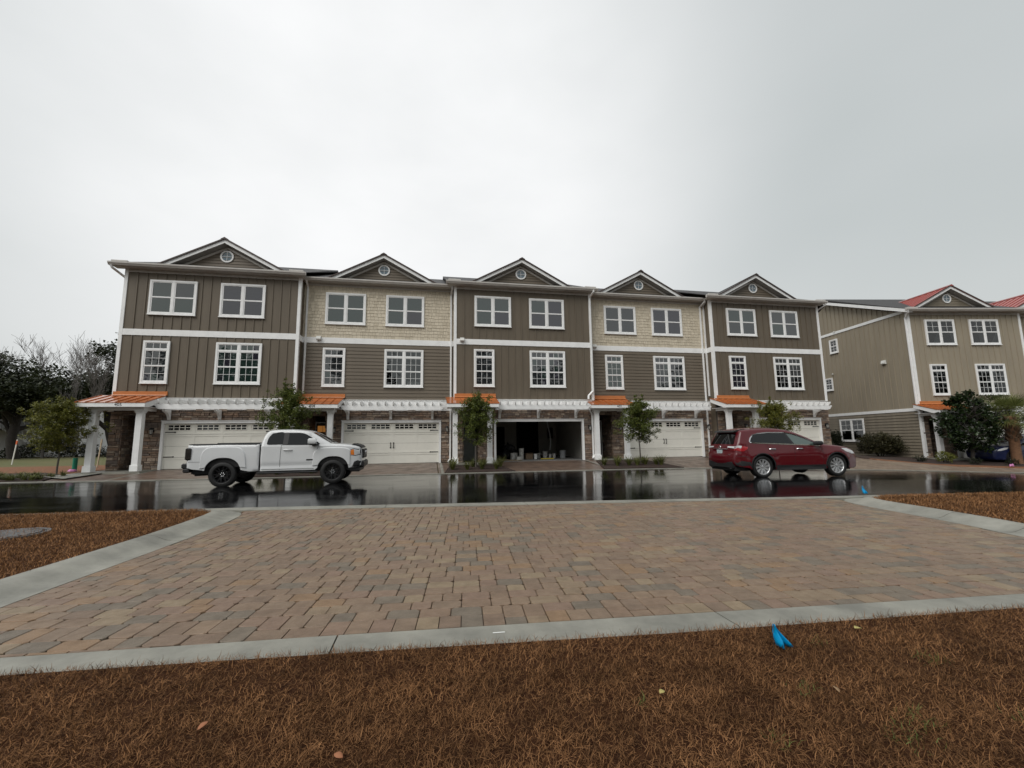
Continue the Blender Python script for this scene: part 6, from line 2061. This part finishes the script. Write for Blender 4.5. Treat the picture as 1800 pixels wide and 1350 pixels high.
def palm():
    rs = np.random.RandomState(77)
    root = empty('palm_tree', (47.45, -3.75, H(47.45, -3.75))); tag(root, 'short cabbage palm with orange-brown trunk in the mulch bed', 'palm tree')
    M_ptrunk = mat('palm_trunk', (0.22, 0.115, 0.06), rough=0.9, col2=(0.13, 0.065, 0.036), scale=6, bump=0.9, bscale=22, stretch=(1, 1, 3))
    M_boot = mat('palm_boot', (0.155, 0.10, 0.062), rough=0.9, var=0.4, scale=8)
    M_pleaf = leaf_mat('palm_leaf', (0.07, 0.09, 0.022), (0.20, 0.22, 0.07), 0.4, 0.2)
    M_pstem = mat('palm_stem', (0.15, 0.17, 0.06), rough=0.5)
    H_ = 2.75
    b = MB()
    b.lathe([(0.27, -0.1), (0.245, 0.1), (0.225, 0.5), (0.225, 1.3), (0.24, 1.7), (0.27, 2.2), (0.24, H_)], (0, 0, 0), 18)
    b.build('trunk', M_ptrunk, root, smooth=50)
    for i in range(46):
        z = 1.25 + 1.35 * i / 46; az = i * 2.4
        def boot(bb):
            bb.prism([(0.20, 0.0), (0.27, 0.02), (0.36, 0.20), (0.34, 0.24), (0.25, 0.13), (0.20, 0.12)], 'x', -0.05, 0.05)
        o = part('leaf_base', 'boot', boot, M_boot, root, loc=(0, 0, z), rot=(0, 0, az))
    for i in range(30):
        az = i * 2.4 + rs.uniform(-0.2, 0.2)
        el = 1.35 - 2.0 * (i / 30) + rs.uniform(-0.12, 0.12)
        L = 0.80 * rs.uniform(0.85, 1.15)
        d = Vector((math.cos(az) * math.cos(el), math.sin(az) * math.cos(el), math.sin(el)))
        p0 = Vector((0, 0, H_ - 0.05)) + Vector((math.cos(az), math.sin(az), 0)) * 0.12
        p1 = p0 + d * L
        side = d.cross(Vector((0, 0, 1))).normalized(); nrm = side.cross(d).normalized()
        V, F = [], []
        nl = 26
        for k in range(nl):
            t = -1.75 + 3.5 * k / (nl - 1)
            ld = (d * math.cos(t) + side * math.sin(t)).normalized()
            fold = nrm * (0.13 * abs(math.sin(t)))
            LL = rs.uniform(0.78, 1.0) * (1 - 0.2 * abs(t) / 1.75)
            ws = nrm.cross(ld).normalized() * 0.023
            q = p1.copy(); k0 = len(V)
            for j in range(5):
                f = j / 4
                w = ws * (0.55 + 1.0 * f if f < 0.4 else 1.2 * (1 - f) ** 0.8 + 0.05)
                pt = p1 + ld * (LL * f) + fold * f + Vector((0, 0, -0.26 * f ** 2.2 * LL)) + nrm * 0.012 * (-1) ** k
                V += [tuple(pt - w), tuple(pt + w)]
            for j in range(4):
                F += [(k0 + 2 * j, k0 + 2 * j + 1, k0 + 2 * j + 3), (k0 + 2 * j, k0 + 2 * j + 3, k0 + 2 * j + 2)]
        fr = np_mesh('frond', V, F, M_pleaf, root)
        MB().tube([tuple(p0), tuple(p0.lerp(p1, 0.5) + Vector((0, 0, 0.02))), tuple(p1 + d * 0.15)], [0.02, 0.016, 0.008], 5).build('frond_stem', M_pstem, fr)
palm()

# low dark plants in the mulch in front of the next building
for i, (x, y, s) in enumerate(((44.6, -3.6, 0.3), (46.3, -4.2, 0.28), (48.9, -4.9, 0.3), (42.4, -2.4, 0.32), (49.8, -4.3, 0.35))):
    shrub(x, y, H(x, y), s * 1.2, s * 1.2, s, 22, 22, 0.05, 81 + i, M_hedge, ['low dark plant at the foot of the magnolia', 'low dark plant between the magnolia stem and the palm', 'low dark plant in front of the blue car past the palm', 'low dark plant nearest the walk corner, before the wide bush', 'low dark plant under the blue car bonnet'][i], 'low_plant', 'low plants in the mulch bed', cat='plant')

# ------------------------------------------------------------------ behind the end of the row: live oaks, bare trees, hedge, white house
def live_oak(x, y, z, h, w, seed, label, nclump=420, lean=0.0, leafm=M_oak):
    rs = np.random.RandomState(seed)
    root = empty('live_oak', (x, y, z)); tag(root, label, 'tree', 'live oaks beyond the lawn')
    limbs, tips = branch_tree(rs, (0, 0, -0.3), h * 0.50, 1.15, 0.42, 3, 4, 0.35, 0.35, 0.14, (0.55, 0.85), 0.62)
    sx = w / 2 / max(1.0, max(math.hypot(t[0].x, t[0].y) for t in tips)); sz = (h * 0.95) / max(t[0].z for t in tips)
    for pts, rad in limbs:
        for q in pts: q.x *= sx; q.y *= sx; q.z = q.z * sz if q.z > 0 else q.z
    limbs_mesh('trunk', limbs, M_barkd, root)
    C_, Rr = [], []
    T = [Vector((t[0].x * sx, t[0].y * sx, t[0].z * sz)) for t in tips]
    for i in range(nclump):
        t = T[rs.randint(len(T))]
        c = t + Vector(rs.normal(size=3)) * 0.6
        if c.z < h * 0.46: c.z = h * (0.46 + rs.uniform(0, 0.2))
        C_.append(tuple(c)); Rr.append(rs.uniform(0.45, 1.0))
    V, F = leaf_cloud(rs, C_, Rr, 34, 0.24, 0.5, 0.1, 0.4)
    np_mesh('crown', V, F, leafm, root)
live_oak(-22.5, 24.0, 0.2, 9.9, 15.0, 91, 'wide dark live oak with branches reaching past the white house', 900)
live_oak(-16.2, 26.0, 0.2, 11.3, 12.0, 92, 'tall dark live oak rising next to the corner of the first townhouse', 850)
live_oak(-31.5, 30.0, 0.2, 9.5, 11.0, 93, 'dark live oak at the picture edge behind the white house', 600)
def bare_tree(x, y, z, h, w, seed, label):
    rs = np.random.RandomState(seed)
    root = empty('bare_tree', (x, y, z)); tag(root, label, 'tree', 'leafless trees among the oaks')
    limbs, tips = branch_tree(rs, (0, 0, -0.3), h * 0.55, 0.55, 0.11, 4, 5, 0.7, 0.4, 0.09, (0.5, 0.72), 0.5)
    mz = max(t[0].z for t in tips); mr = max(math.hypot(t[0].x, t[0].y) for t in tips)
    for pts, rad in limbs:
        for q in pts: q.x *= w / 2 / mr; q.y *= w / 2 / mr; q.z = q.z * h / mz if q.z > 0 else q.z
    main = [l for l in limbs if l[1][0] > 0.035]; twig = [l for l in limbs if l[1][0] <= 0.035]
    limbs_mesh('trunk', main, M_barkp, root)
    limbs_mesh('twigs', [(p, [max(0.010, r * 0.8) for r in rr]) for p, rr in twig], M_barkp, root, 3)
bare_tree(-21.5, 25.5, 0.2, 12.6, 10.5, 95, 'leafless pale tree with a fan of twigs above the oaks')
bare_tree(-15.4, 22.0, 0.2, 11.2, 5.5, 96, 'leafless slim tree close to the corner of the first townhouse')
bare_tree(-25.0, 24.5, 0.2, 11.2, 8.0, 97, 'leafless tree standing in front of the white house')

def hedge(name, x0, x1, y, z, h, seed, label):
    rs = np.random.RandomState(seed)
    C_, Rr = [], []
    n = int(abs(x1 - x0) * 9)
    for i in range(n):
        x = rs.uniform(x0, x1)
        C_.append((x, y + rs.uniform(-0.9, 0.9), z + h * rs.uniform(0.1, 0.9) * (0.8 + 0.25 * math.sin(x * 0.8)))); Rr.append(rs.uniform(0.3, 0.6))
    V, F = leaf_cloud(rs, C_, Rr, 40, 0.16, 0.9, 0.0, 0.45)
    o = np_mesh(name, V, F, M_hedge); tag(o, label, 'hedge')
hedge('hedge', -44, -6, 27.0, 0.2, 1.7, 98, 'dark tangled hedge at the far side of the lawn')
patch('grass_verge', [(-60, 6.2), (-0.3, 6.2), (-0.3, 26.5), (-60, 26.5)], lambda x, y: H(x, y) + 0.0, mat('verge_green', (0.085, 0.098, 0.03), rough=0.95, col2=(0.125, 0.105, 0.042), scale=0.5, bump=0.6, bscale=20, obj_coords=False), 3.0, 0.02)

def white_house():
    root = empty('white_house', (-31.5, 33.0, 0.2), R(8)); tag(root, 'white raised house with outside stairs glimpsed behind the oaks', 'house')
    Mw = mat('white_clapboard', (0.55, 0.56, 0.56), rough=0.7, var=0.1, scale=2); Mr = mat('grey_house_roof', (0.12, 0.12, 0.125), rough=0.6)
    part('wall', 'wh1', lambda b: b.box(-7, 7, 0, 8, 0.0, 6.6), Mw, root)
    part('roof', 'wh2', lambda b: b.prism([(-0.6, 6.5), (4, 8.8), (8.6, 6.5), (8.6, 6.35), (-0.6, 6.35)], 'x', -7.5, 7.5), Mr, root)
    for x in (-5, -2.2, 0.8, 3.6):
        w_ = part('window', ('wh3',), lambda b: (b.box(-0.65, 0.65, -0.08, -0.01, -0.05, 1.65), b.box(-0.03, 0.03, -0.10, -0.08, 0, 1.6)), Mw, root, loc=(x, 0, 4.0))
        part('pane', ('wh4',), lambda b: b.box(-0.55, 0.55, -0.095, -0.082, 0.05, 1.55), M_glass, w_)
    part('deck', 'wh5', lambda b: (b.box(-7, 7, -2.6, -0.01, 2.9, 3.1), [b.box(x - 0.1, x + 0.1, -2.55, -2.35, 0, 2.9) for x in (-6.8, -3.4, 0, 3.4, 6.8)], b.box(-7, 7, -2.6, -2.5, 3.95, 4.05), [b.box(x - 0.03, x + 0.03, -2.58, -2.52, 3.1, 3.95) for x in [i * 0.35 - 6.9 for i in range(40)]]), Mw, root)
    st = part('stairs', 'wh6', lambda b: (b.prism([(0, 2.9), (0, 3.1), (4.6, 0.2), (4.6, 0.0), (4.3, 0.0)], 'y', -3.7, -3.6), b.prism([(0, 2.9), (0, 3.1), (4.6, 0.2), (4.6, 0.0), (4.3, 0.0)], 'y', -2.75, -2.65), b.prism([(0, 3.95), (0, 4.05), (4.6, 1.15), (4.6, 1.05)], 'y', -3.7, -3.6)), Mw, root, loc=(2.6, 0, 0))
    for i in range(13):
        part('tread', 'wh7', lambda b: b.box(0, 0.32, -3.62, -2.7, 0, 0.05), Mw, st, loc=(0.1 + i * 0.345, 0, 2.85 - i * 0.218))
        part('baluster', 'wh8', lambda b: b.box(0, 0.05, -3.67, -3.63, 0, 0.95), Mw, st, loc=(0.2 + i * 0.345, 0, 2.95 - i * 0.218))
white_house()
# the wood across the street behind the viewer, seen only in the window panes and paintwork
def wood_behind():
    rs = np.random.RandomState(120)
    C_, Rr = [], []
    for i in range(1500):
        x = rs.uniform(-75, 110); y = rs.uniform(-72, -52)
        top = 8.5 + 3.0 * math.sin(x * 0.11) + 2.0 * math.sin(x * 0.31 + 1) + (9.0 if -30 < x < -11 or -3 < x < 6 or 20 < x < 42 or 74 < x < 98 else 0)
        z = rs.uniform(0.3, 1.0) * top
        C_.append((x, y, z)); Rr.append(rs.uniform(1.2, 2.6))
    V, F = leaf_cloud(rs, C_, Rr, 34, 0.75, 0.8, 0.0, 0.5)
    o = np_mesh('woodland', V, F, M_wood); tag(o, 'dark wood mirrored in the lower window panes', 'woodland', kind='stuff')
wood_behind()
# ------------------------------------------------------------------ small things
M_blue = mat('blue_flag_film', (0.0, 0.30, 0.62), rough=0.35, var=0.15, scale=20)
M_wire = mat('flag_wire', (0.25, 0.25, 0.25), rough=0.4, metal=1.0)
def marker_flag(x, y, z, h, s, seed, label, slump):
    """A wire-stemmed utility flag, its film hanging in folds."""
    root = empty('marker_flag', (x, y, z)); tag(root, label, 'flag', 'blue utility flags')
    rs = random.Random(seed)
    top = Vector((slump * 0.3, 0, h))
    MB().tube([(0, 0, -0.05), (slump * 0.1, 0, h * 0.6), tuple(top)], 0.0018, 5).build('wire', M_wire, root)
    V, F = [], []
    nu, nv = 9, 8
    for j in range(nv):
        f = j / (nv - 1)
        for i in range(nu):
            t = i / (nu - 1)
            w = s * (0.10 + 0.52 * f ** 1.2)
            xx = top.x + (t - 0.35) * w + slump * f * 0.6
            yy = 0.016 * s / 0.1 * math.sin(t * 9 + f * 2.5) * (0.3 + f) + 0.01 * math.sin(f * 5)
            zz = top.z - f * h * 0.86 - (0.15 * s * (1 - abs(t - 0.45) * 2) if j == nv - 1 else 0) - 0.04 * s * t
            V.append((xx, yy, max(zz, 0.004)))
    for j in range(nv - 1):
        for i in range(nu - 1):
            a = j * nu + i; F.append((a, a + 1, a + nu + 1, a + nu))
    o = np_mesh('flag_film', V, F, M_blue, root, n=4, smooth=True)
    sd = o.modifiers.new('thickness', 'SOLIDIFY'); sd.thickness = 0.0015
marker_flag(16.55, -20.12, lawn_z(16.55, -20.12) + 0.012, 0.155, 0.15, 3, 'crumpled blue marker flag on the grass beside the near concrete edging', 0.07)
marker_flag(24.30, -14.22, G(24.3) + 0.07, 0.20, 0.15, 5, 'blue marker flag at the far lawn corner by the road', 0.05)
# cast drain cover in the lawn
def drain():
    x, y = 8.12, -14.98
    root = empty('drain_cover', (x, y, lawn_z(x, y) + 0.018)); tag(root, 'flat round cast drain cover set in the brown lawn', 'drain cover')
    Mi = mat('wet_cast_iron', (0.09, 0.092, 0.095), rough=0.3, var=0.5, scale=14)
    part('rim', 'drim', lambda b: b.lathe([(0.44, -0.1), (0.44, 0.006), (0.49, 0.008), (0.50, -0.1)], (0, 0, 0), 36, cap=False), Mi, root)
    part('lid', 'dlid', lambda b: b.lathe([(0.43, -0.06), (0.43, 0.0)], (0, 0, 0), 36), Mi, root)
    for i in range(-4, 5):
        w = math.sqrt(max(0, 0.41 ** 2 - (i * 0.1) ** 2))
        part('rib', ('drib', abs(i)), lambda b, w=w: b.bevbox(-w, w, -0.022, 0.022, -0.001, 0.016, 0.006), Mi, root, loc=(0, i * 0.1, 0))
drain()
# survey stakes and the green pipe by the first porch
M_stake = mat('stake_wood', (0.50, 0.42, 0.30), rough=0.8, var=0.2, scale=10)
M_stakew = mat('stake_paint', (0.66, 0.64, 0.60), rough=0.7)
M_tape = mat('pink_tape', (0.62, 0.25, 0.50), rough=0.5)
M_orange = mat('orange_tape', (0.7, 0.15, 0.05), rough=0.5)
def stake(x, y, z, h, lean, label, tape, m=M_stake):
    root = empty('survey_stake', (x, y, z)); tag(root, label, 'stake', 'survey stakes')
    root.rotation_euler = (0, lean, 0)
    part('stick', ('stick', round(h, 2), m.name), lambda b: b.prism([(-0.025, 0), (0.0, -0.15), (0.025, 0), (0.025, h), (-0.025, h)], 'y', -0.02, 0.02), m, root)
    part('tape', ('stape', tape.name, round(h, 2)), lambda b: b.bevbox(-0.03, 0.03, -0.026, 0.026, h * 0.8, h * 0.95, 0.004), tape, root)
stake(-11.3, 9.6, 0.28, 1.55, 0.08, 'white survey stake with orange tape on the green verge', M_orange, M_stakew)
stake(-2.5, 3.1, 0.26, 1.45, 0.06, 'bare wooden survey stake seen between porch post and stone pier', M_stake)
def pipe():
    root = empty('pipe_stub', (-1.32, -0.05, 0.27)); tag(root, 'green pipe stub standing by the first porch post', 'pipe')
    Mg = mat('green_pipe', (0.01, 0.20, 0.12), rough=0.4)
    b = MB(); b.lathe([(0.085, -0.1), (0.085, 0.58), (0.072, 0.58), (0.072, 0.3)], (0, 0, 0), 18, cap=False); b.build('tube', Mg, root, smooth=40)
    b = MB(); b.lathe([(0.16, 0.0), (0.15, 0.05), (0.09, 0.10), (0.088, 0.0)], (-0.03, -0.06, -0.01), 9, cap=False); b.build('tape', M_tape, root)
pipe()
def ribbon_knot(x, y, z):
    root = empty('pink_ribbon', (x, y, z)); tag(root, 'scrap of pink survey ribbon on the straw by the palm', 'ribbon')
    b = MB()
    b.tube([(-0.12, 0, 0.02), (-0.04, 0.03, 0.10), (0.03, -0.02, 0.06), (0.10, 0.02, 0.12), (0.16, 0, 0.02)], [0.03, 0.05, 0.06, 0.045, 0.02], 6); b.build('ribbon', M_tape, root, smooth=60)
ribbon_knot(45.0, -4.9, H(45.0, -4.9) + 0.04)

# fallen leaves and scraps
M_dry = [mat('leaf_tan', (0.30, 0.19, 0.10), rough=0.7), mat('leaf_yellow', (0.40, 0.34, 0.12), rough=0.7), mat('leaf_russet', (0.30, 0.12, 0.055), rough=0.7), mat('paper_white', (0.75, 0.76, 0.74), rough=0.6)]
def fallen_leaf(x, y, z, s, rz, k, label, group):
    n = 6
    V = []
    for j in range(n + 1):
        f = j / n
        w = 0.28 * math.sin(math.pi * min(1, f * 0.96 + 0.02)) ** 0.8
        cup = 0.10 * math.sin(f * 3)
        V += [((f - 0.5) * s, -w * s, (0.10 * abs(w) + cup) * s), ((f - 0.5) * s, 0, cup * s), ((f - 0.5) * s, w * s, (0.16 * abs(w) + cup) * s)]
    F = []
    for j in range(n):
        for i in range(2):
            a = j * 3 + i; F.append((a, a + 1, a + 4, a + 3))
    o = np_mesh('fallen_leaf', V, F, M_dry[k], n=4, smooth=True); o.location = (x, y, z); o.rotation_euler = (random.uniform(-0.3, 0.3), random.uniform(-0.3, 0.3), rz)
    sd = o.modifiers.new('thickness', 'SOLIDIFY'); sd.thickness = 0.0012
    tag(o, label, 'leaf', group)
random.seed(17)
fallen_leaf(17.35, -20.02, lawn_z(17.35, -20.02) + 0.03, 0.075, 0.2, 1, 'pale yellow leaf on the grass to the right of the blue flag', 'fallen leaves')
fallen_leaf(16.50, -20.62, lawn_z(16.5, -20.62) + 0.03, 0.05, 1.4, 0, 'small tan leaf on the grass below the blue flag', 'fallen leaves')
fallen_leaf(15.55, -20.45, lawn_z(15.55, -20.45) + 0.03, 0.05, 0.6, 1, 'yellowish leaf on the foreground grass left of the blue flag', 'fallen leaves')
fallen_leaf(13.2, -20.25, lawn_z(13.2, -20.25) + 0.03, 0.05, 0.9, 2, 'russet leaf on the foreground grass under the edging joint', 'fallen leaves')
fallen_leaf(13.9, -20.6, lawn_z(13.9, -20.6) + 0.03, 0.05, 2.6, 2, 'curled russet leaf low in the foreground grass', 'fallen leaves')

# ------------------------------------------------------------------ builders' things in the open garage
M_pail = mat('white_pail', (0.55, 0.55, 0.53), rough=0.5, col2=(0.30, 0.28, 0.25), scale=9)
M_pailg = mat('grey_bin', (0.28, 0.29, 0.30), rough=0.5)
M_card = mat('cardboard', (0.20, 0.14, 0.09), rough=0.85, var=0.2)
M_bag = mat('black_bag', (0.012, 0.012, 0.013), rough=0.45)
M_plank = mat('sawn_plank', (0.30, 0.23, 0.15), rough=0.8, var=0.3, scale=6, stretch=(0.3, 4, 4))
M_yel = mat('yellow_level', (0.55, 0.42, 0.03), rough=0.4)
def pail(x, y, r, h, m, label, lid=True, name='bucket', handle=True):
    root = empty(name, (x, y, SLAB)); tag(root, label, 'bucket' if name != 'bin' else 'bin', 'containers on the garage floor')
    k = (round(r, 3), round(h, 3))
    part('body', ('pailb',) + k, lambda b: b.lathe([(r * 0.86, 0.0), (r * 0.95, h * 0.85), (r * 1.04, h * 0.86), (r * 1.04, h * 0.93), (r, h * 0.94), (r, h), (r * 0.93, h), (r * 0.9, h * 0.6)], (0, 0, 0), 18, cap=False), m, root, smooth=40)
    if lid: part('lid', ('paill',) + k, lambda b: b.lathe([(r * 1.05, h * 0.96), (r * 1.05, h * 1.02), (r * 0.9, h * 1.03)], (0, 0, 0), 18), m, root)
    if handle: part('handle', ('pailh',) + k, lambda b: b.tube([(r * 1.03 * math.cos(t), -0.25 * r - 0.6 * r * math.sin(t), h * 0.88 - 0.45 * h * math.sin(t)) for t in [math.pi * i / 8 for i in range(9)]], 0.004, 5), M_wire, root)
    return root
pail(18.95, 1.55, 0.15, 0.38, M_pail, 'paint-smeared white bucket in front of the black bags')
pail(19.22, 2.1, 0.15, 0.38, M_pail, 'white bucket tucked behind the tall bucket stack')
def stack(x, y):
    root = empty('bucket_stack', (x, y, SLAB)); tag(root, 'tall stack of two white buckets with a rod leaning on it', 'bucket', 'containers on the garage floor')
    for i in range(2):
        part('pail', 'stk', lambda b: b.lathe([(0.13, 0.0), (0.145, 0.32), (0.157, 0.325), (0.157, 0.36), (0.14, 0.37), (0.13, 0.3)], (0, 0, 0), 18, cap=False), M_pail, root, loc=(0, 0, i * 0.27), smooth=40)
    part('rod', 'stkr', lambda b: b.tube([(0.1, -0.2, 0.0), (0.13, 0.05, 0.85)], 0.012, 6), M_plast, root)
stack(19.5, 1.75)
def box_thing(name, x, y, w, d, h, m, label, cat, rz=0.1):
    root = empty(name, (x, y, SLAB), rz); tag(root, label, cat)
    part('carton', (name, 'c'), lambda b: b.bevbox(-w / 2, w / 2, -d / 2, d / 2, 0, h, 0.006), m, root)
    part('flap', (name, 'f'), lambda b: b.add([(-w / 2, -d / 2, h), (w / 2, -d / 2, h), (w / 2, -d / 2 - h * 0.35, h * 1.12), (-w / 2, -d / 2 - h * 0.35, h * 1.12), (-w / 2, -d / 2, h + .004), (w / 2, -d / 2, h + .004)], [(0, 1, 2, 3), (3, 2, 5, 4)]), m, root)
box_thing('cardboard_box', 20.0, 2.1, 0.42, 0.34, 0.34, M_card, 'brown cardboard box between the white buckets in the garage', 'box')
box_thing('white_carton', 19.22, 1.15, 0.2, 0.2, 0.22, M_pail, 'small white carton at the front of the garage clutter', 'box', -0.2)
pail(20.38, 1.9, 0.11, 0.30, mat('clean_white_tub', (0.72, 0.72, 0.71), rough=0.4), 'clean white tub standing alone in the middle of the garage floor', True, handle=False)
pail(20.85, 3.0, 0.13, 0.30, M_pail, 'shallow white bucket behind the clean tub')
pail(21.15, 2.6, 0.16, 0.40, M_pail, 'large white bucket at the centre of the garage')
pail(21.42, 2.45, 0.09, 0.26, M_pail, 'narrow white jar next to the large bucket', True, handle=False)
pail(21.68, 2.5, 0.10, 0.28, M_pail, 'white jar nearest to the grey bin', True, handle=False)
pail(22.2, 2.4, 0.19, 0.46, M_pailg, 'grey open bin at the right of the garage clutter', False, 'bin', handle=False)
def bags():
    rs = np.random.RandomState(5)
    for i, (x, y, z, s) in enumerate(((18.75, 2.5, 0.0, 0.36), (19.15, 2.75, 0.0, 0.42), (18.95, 2.65, 0.38, 0.36))):
        bm = bmesh.new(); bmesh.ops.create_icosphere(bm, subdivisions=3, radius=s)
        for v in bm.verts:
            k = 1 + 0.10 * math.sin(v.co.x * 17 + i) * math.sin(v.co.y * 15) + 0.06 * rs.uniform(-1, 1)
            v.co *= k; v.co.z *= 0.72
        top = max(bm.verts, key=lambda v: v.co.z); top.co.z += 0.16
        me = bpy.data.meshes.new('rubbish_bag'); bm.to_mesh(me); bm.free(); me.materials.append(M_bag)
        o = link('rubbish_bag', me, None, (x, y, SLAB + z + s * 0.68))
        tag(o, ['black rubbish bag at the back left of the garage clutter', 'black rubbish bag behind the tall bucket stack', 'black rubbish bag lying on top of the other two'][i], 'bag', 'rubbish bags in the garage')
bags()
rs_ = random.Random(9)
for i, (x, y, l, a, lab) in enumerate(((18.2, 1.0, 1.5, 0.9, 'sawn plank lying nearest to the garage door jamb'), (18.42, 0.95, 1.7, 0.75, 'sawn plank second from the garage door jamb'), (18.62, 0.85, 1.4, 0.95, 'sawn plank in the middle of the loose planks'), (18.82, 0.8, 1.2, 0.7, 'short sawn plank nearest to the white carton'))):
    root = empty('plank', (x, y, SLAB + 0.002 + 0.022 * (i % 2)), a + math.pi / 2); tag(root, lab, 'plank', 'planks on the garage floor')
    part('board', ('plankb', l), lambda b, l=l: b.bevbox(-l / 2, l / 2, -0.045, 0.045, 0, 0.02, 0.003), M_plank, root)
lv = MB(); lv.bevbox(-0.4, 0.4, -0.025, 0.025, 0.0, 0.055, 0.004)
o = lv.build('spirit_level', M_yel, None, loc=(21.0, 1.6, SLAB + 0.002)); o.rotation_euler = (0, 0, 0.1)
tag(o, 'long yellow spirit level lying on the garage floor', 'level')
def hose():
    root = empty('hanging_hose', (21.75, 4.0, SLAB)); tag(root, 'pale ribbed hose hanging from the garage ceiling', 'hose')
    rs = random.Random(2); b = MB()
    pts, rad = [], []
    for i in range(60):
        f = i / 59
        pts.append((0.06 * math.sin(f * 5) + 0.12 * (1 - f), 0.03 * math.cos(f * 7), 0.45 + 2.15 * f)); rad.append(0.035 + 0.008 * (i % 2))
    b.tube(pts, rad, 8); b.build('tube', mat('hose_white', (0.55, 0.57, 0.58), rough=0.5), root, smooth=60)
    MB().lathe([(0.08, 2.62), (0.08, 2.65)], (0.12 * 0, 0.03, 0), 12).build('ceiling_plate', M_plast, root)
hose()

o = MB().bevbox(-0.045, 0.045, -0.005, 0.005, 0, 0.003, 0.001).build('paper_strip', M_dry[3], None, loc=(14.80, -19.46, G(14.8) + 0.0075)); o.rotation_euler = (0, 0, -0.05)
tag(o, 'thin strip of white paper on the near concrete edging', 'paper')
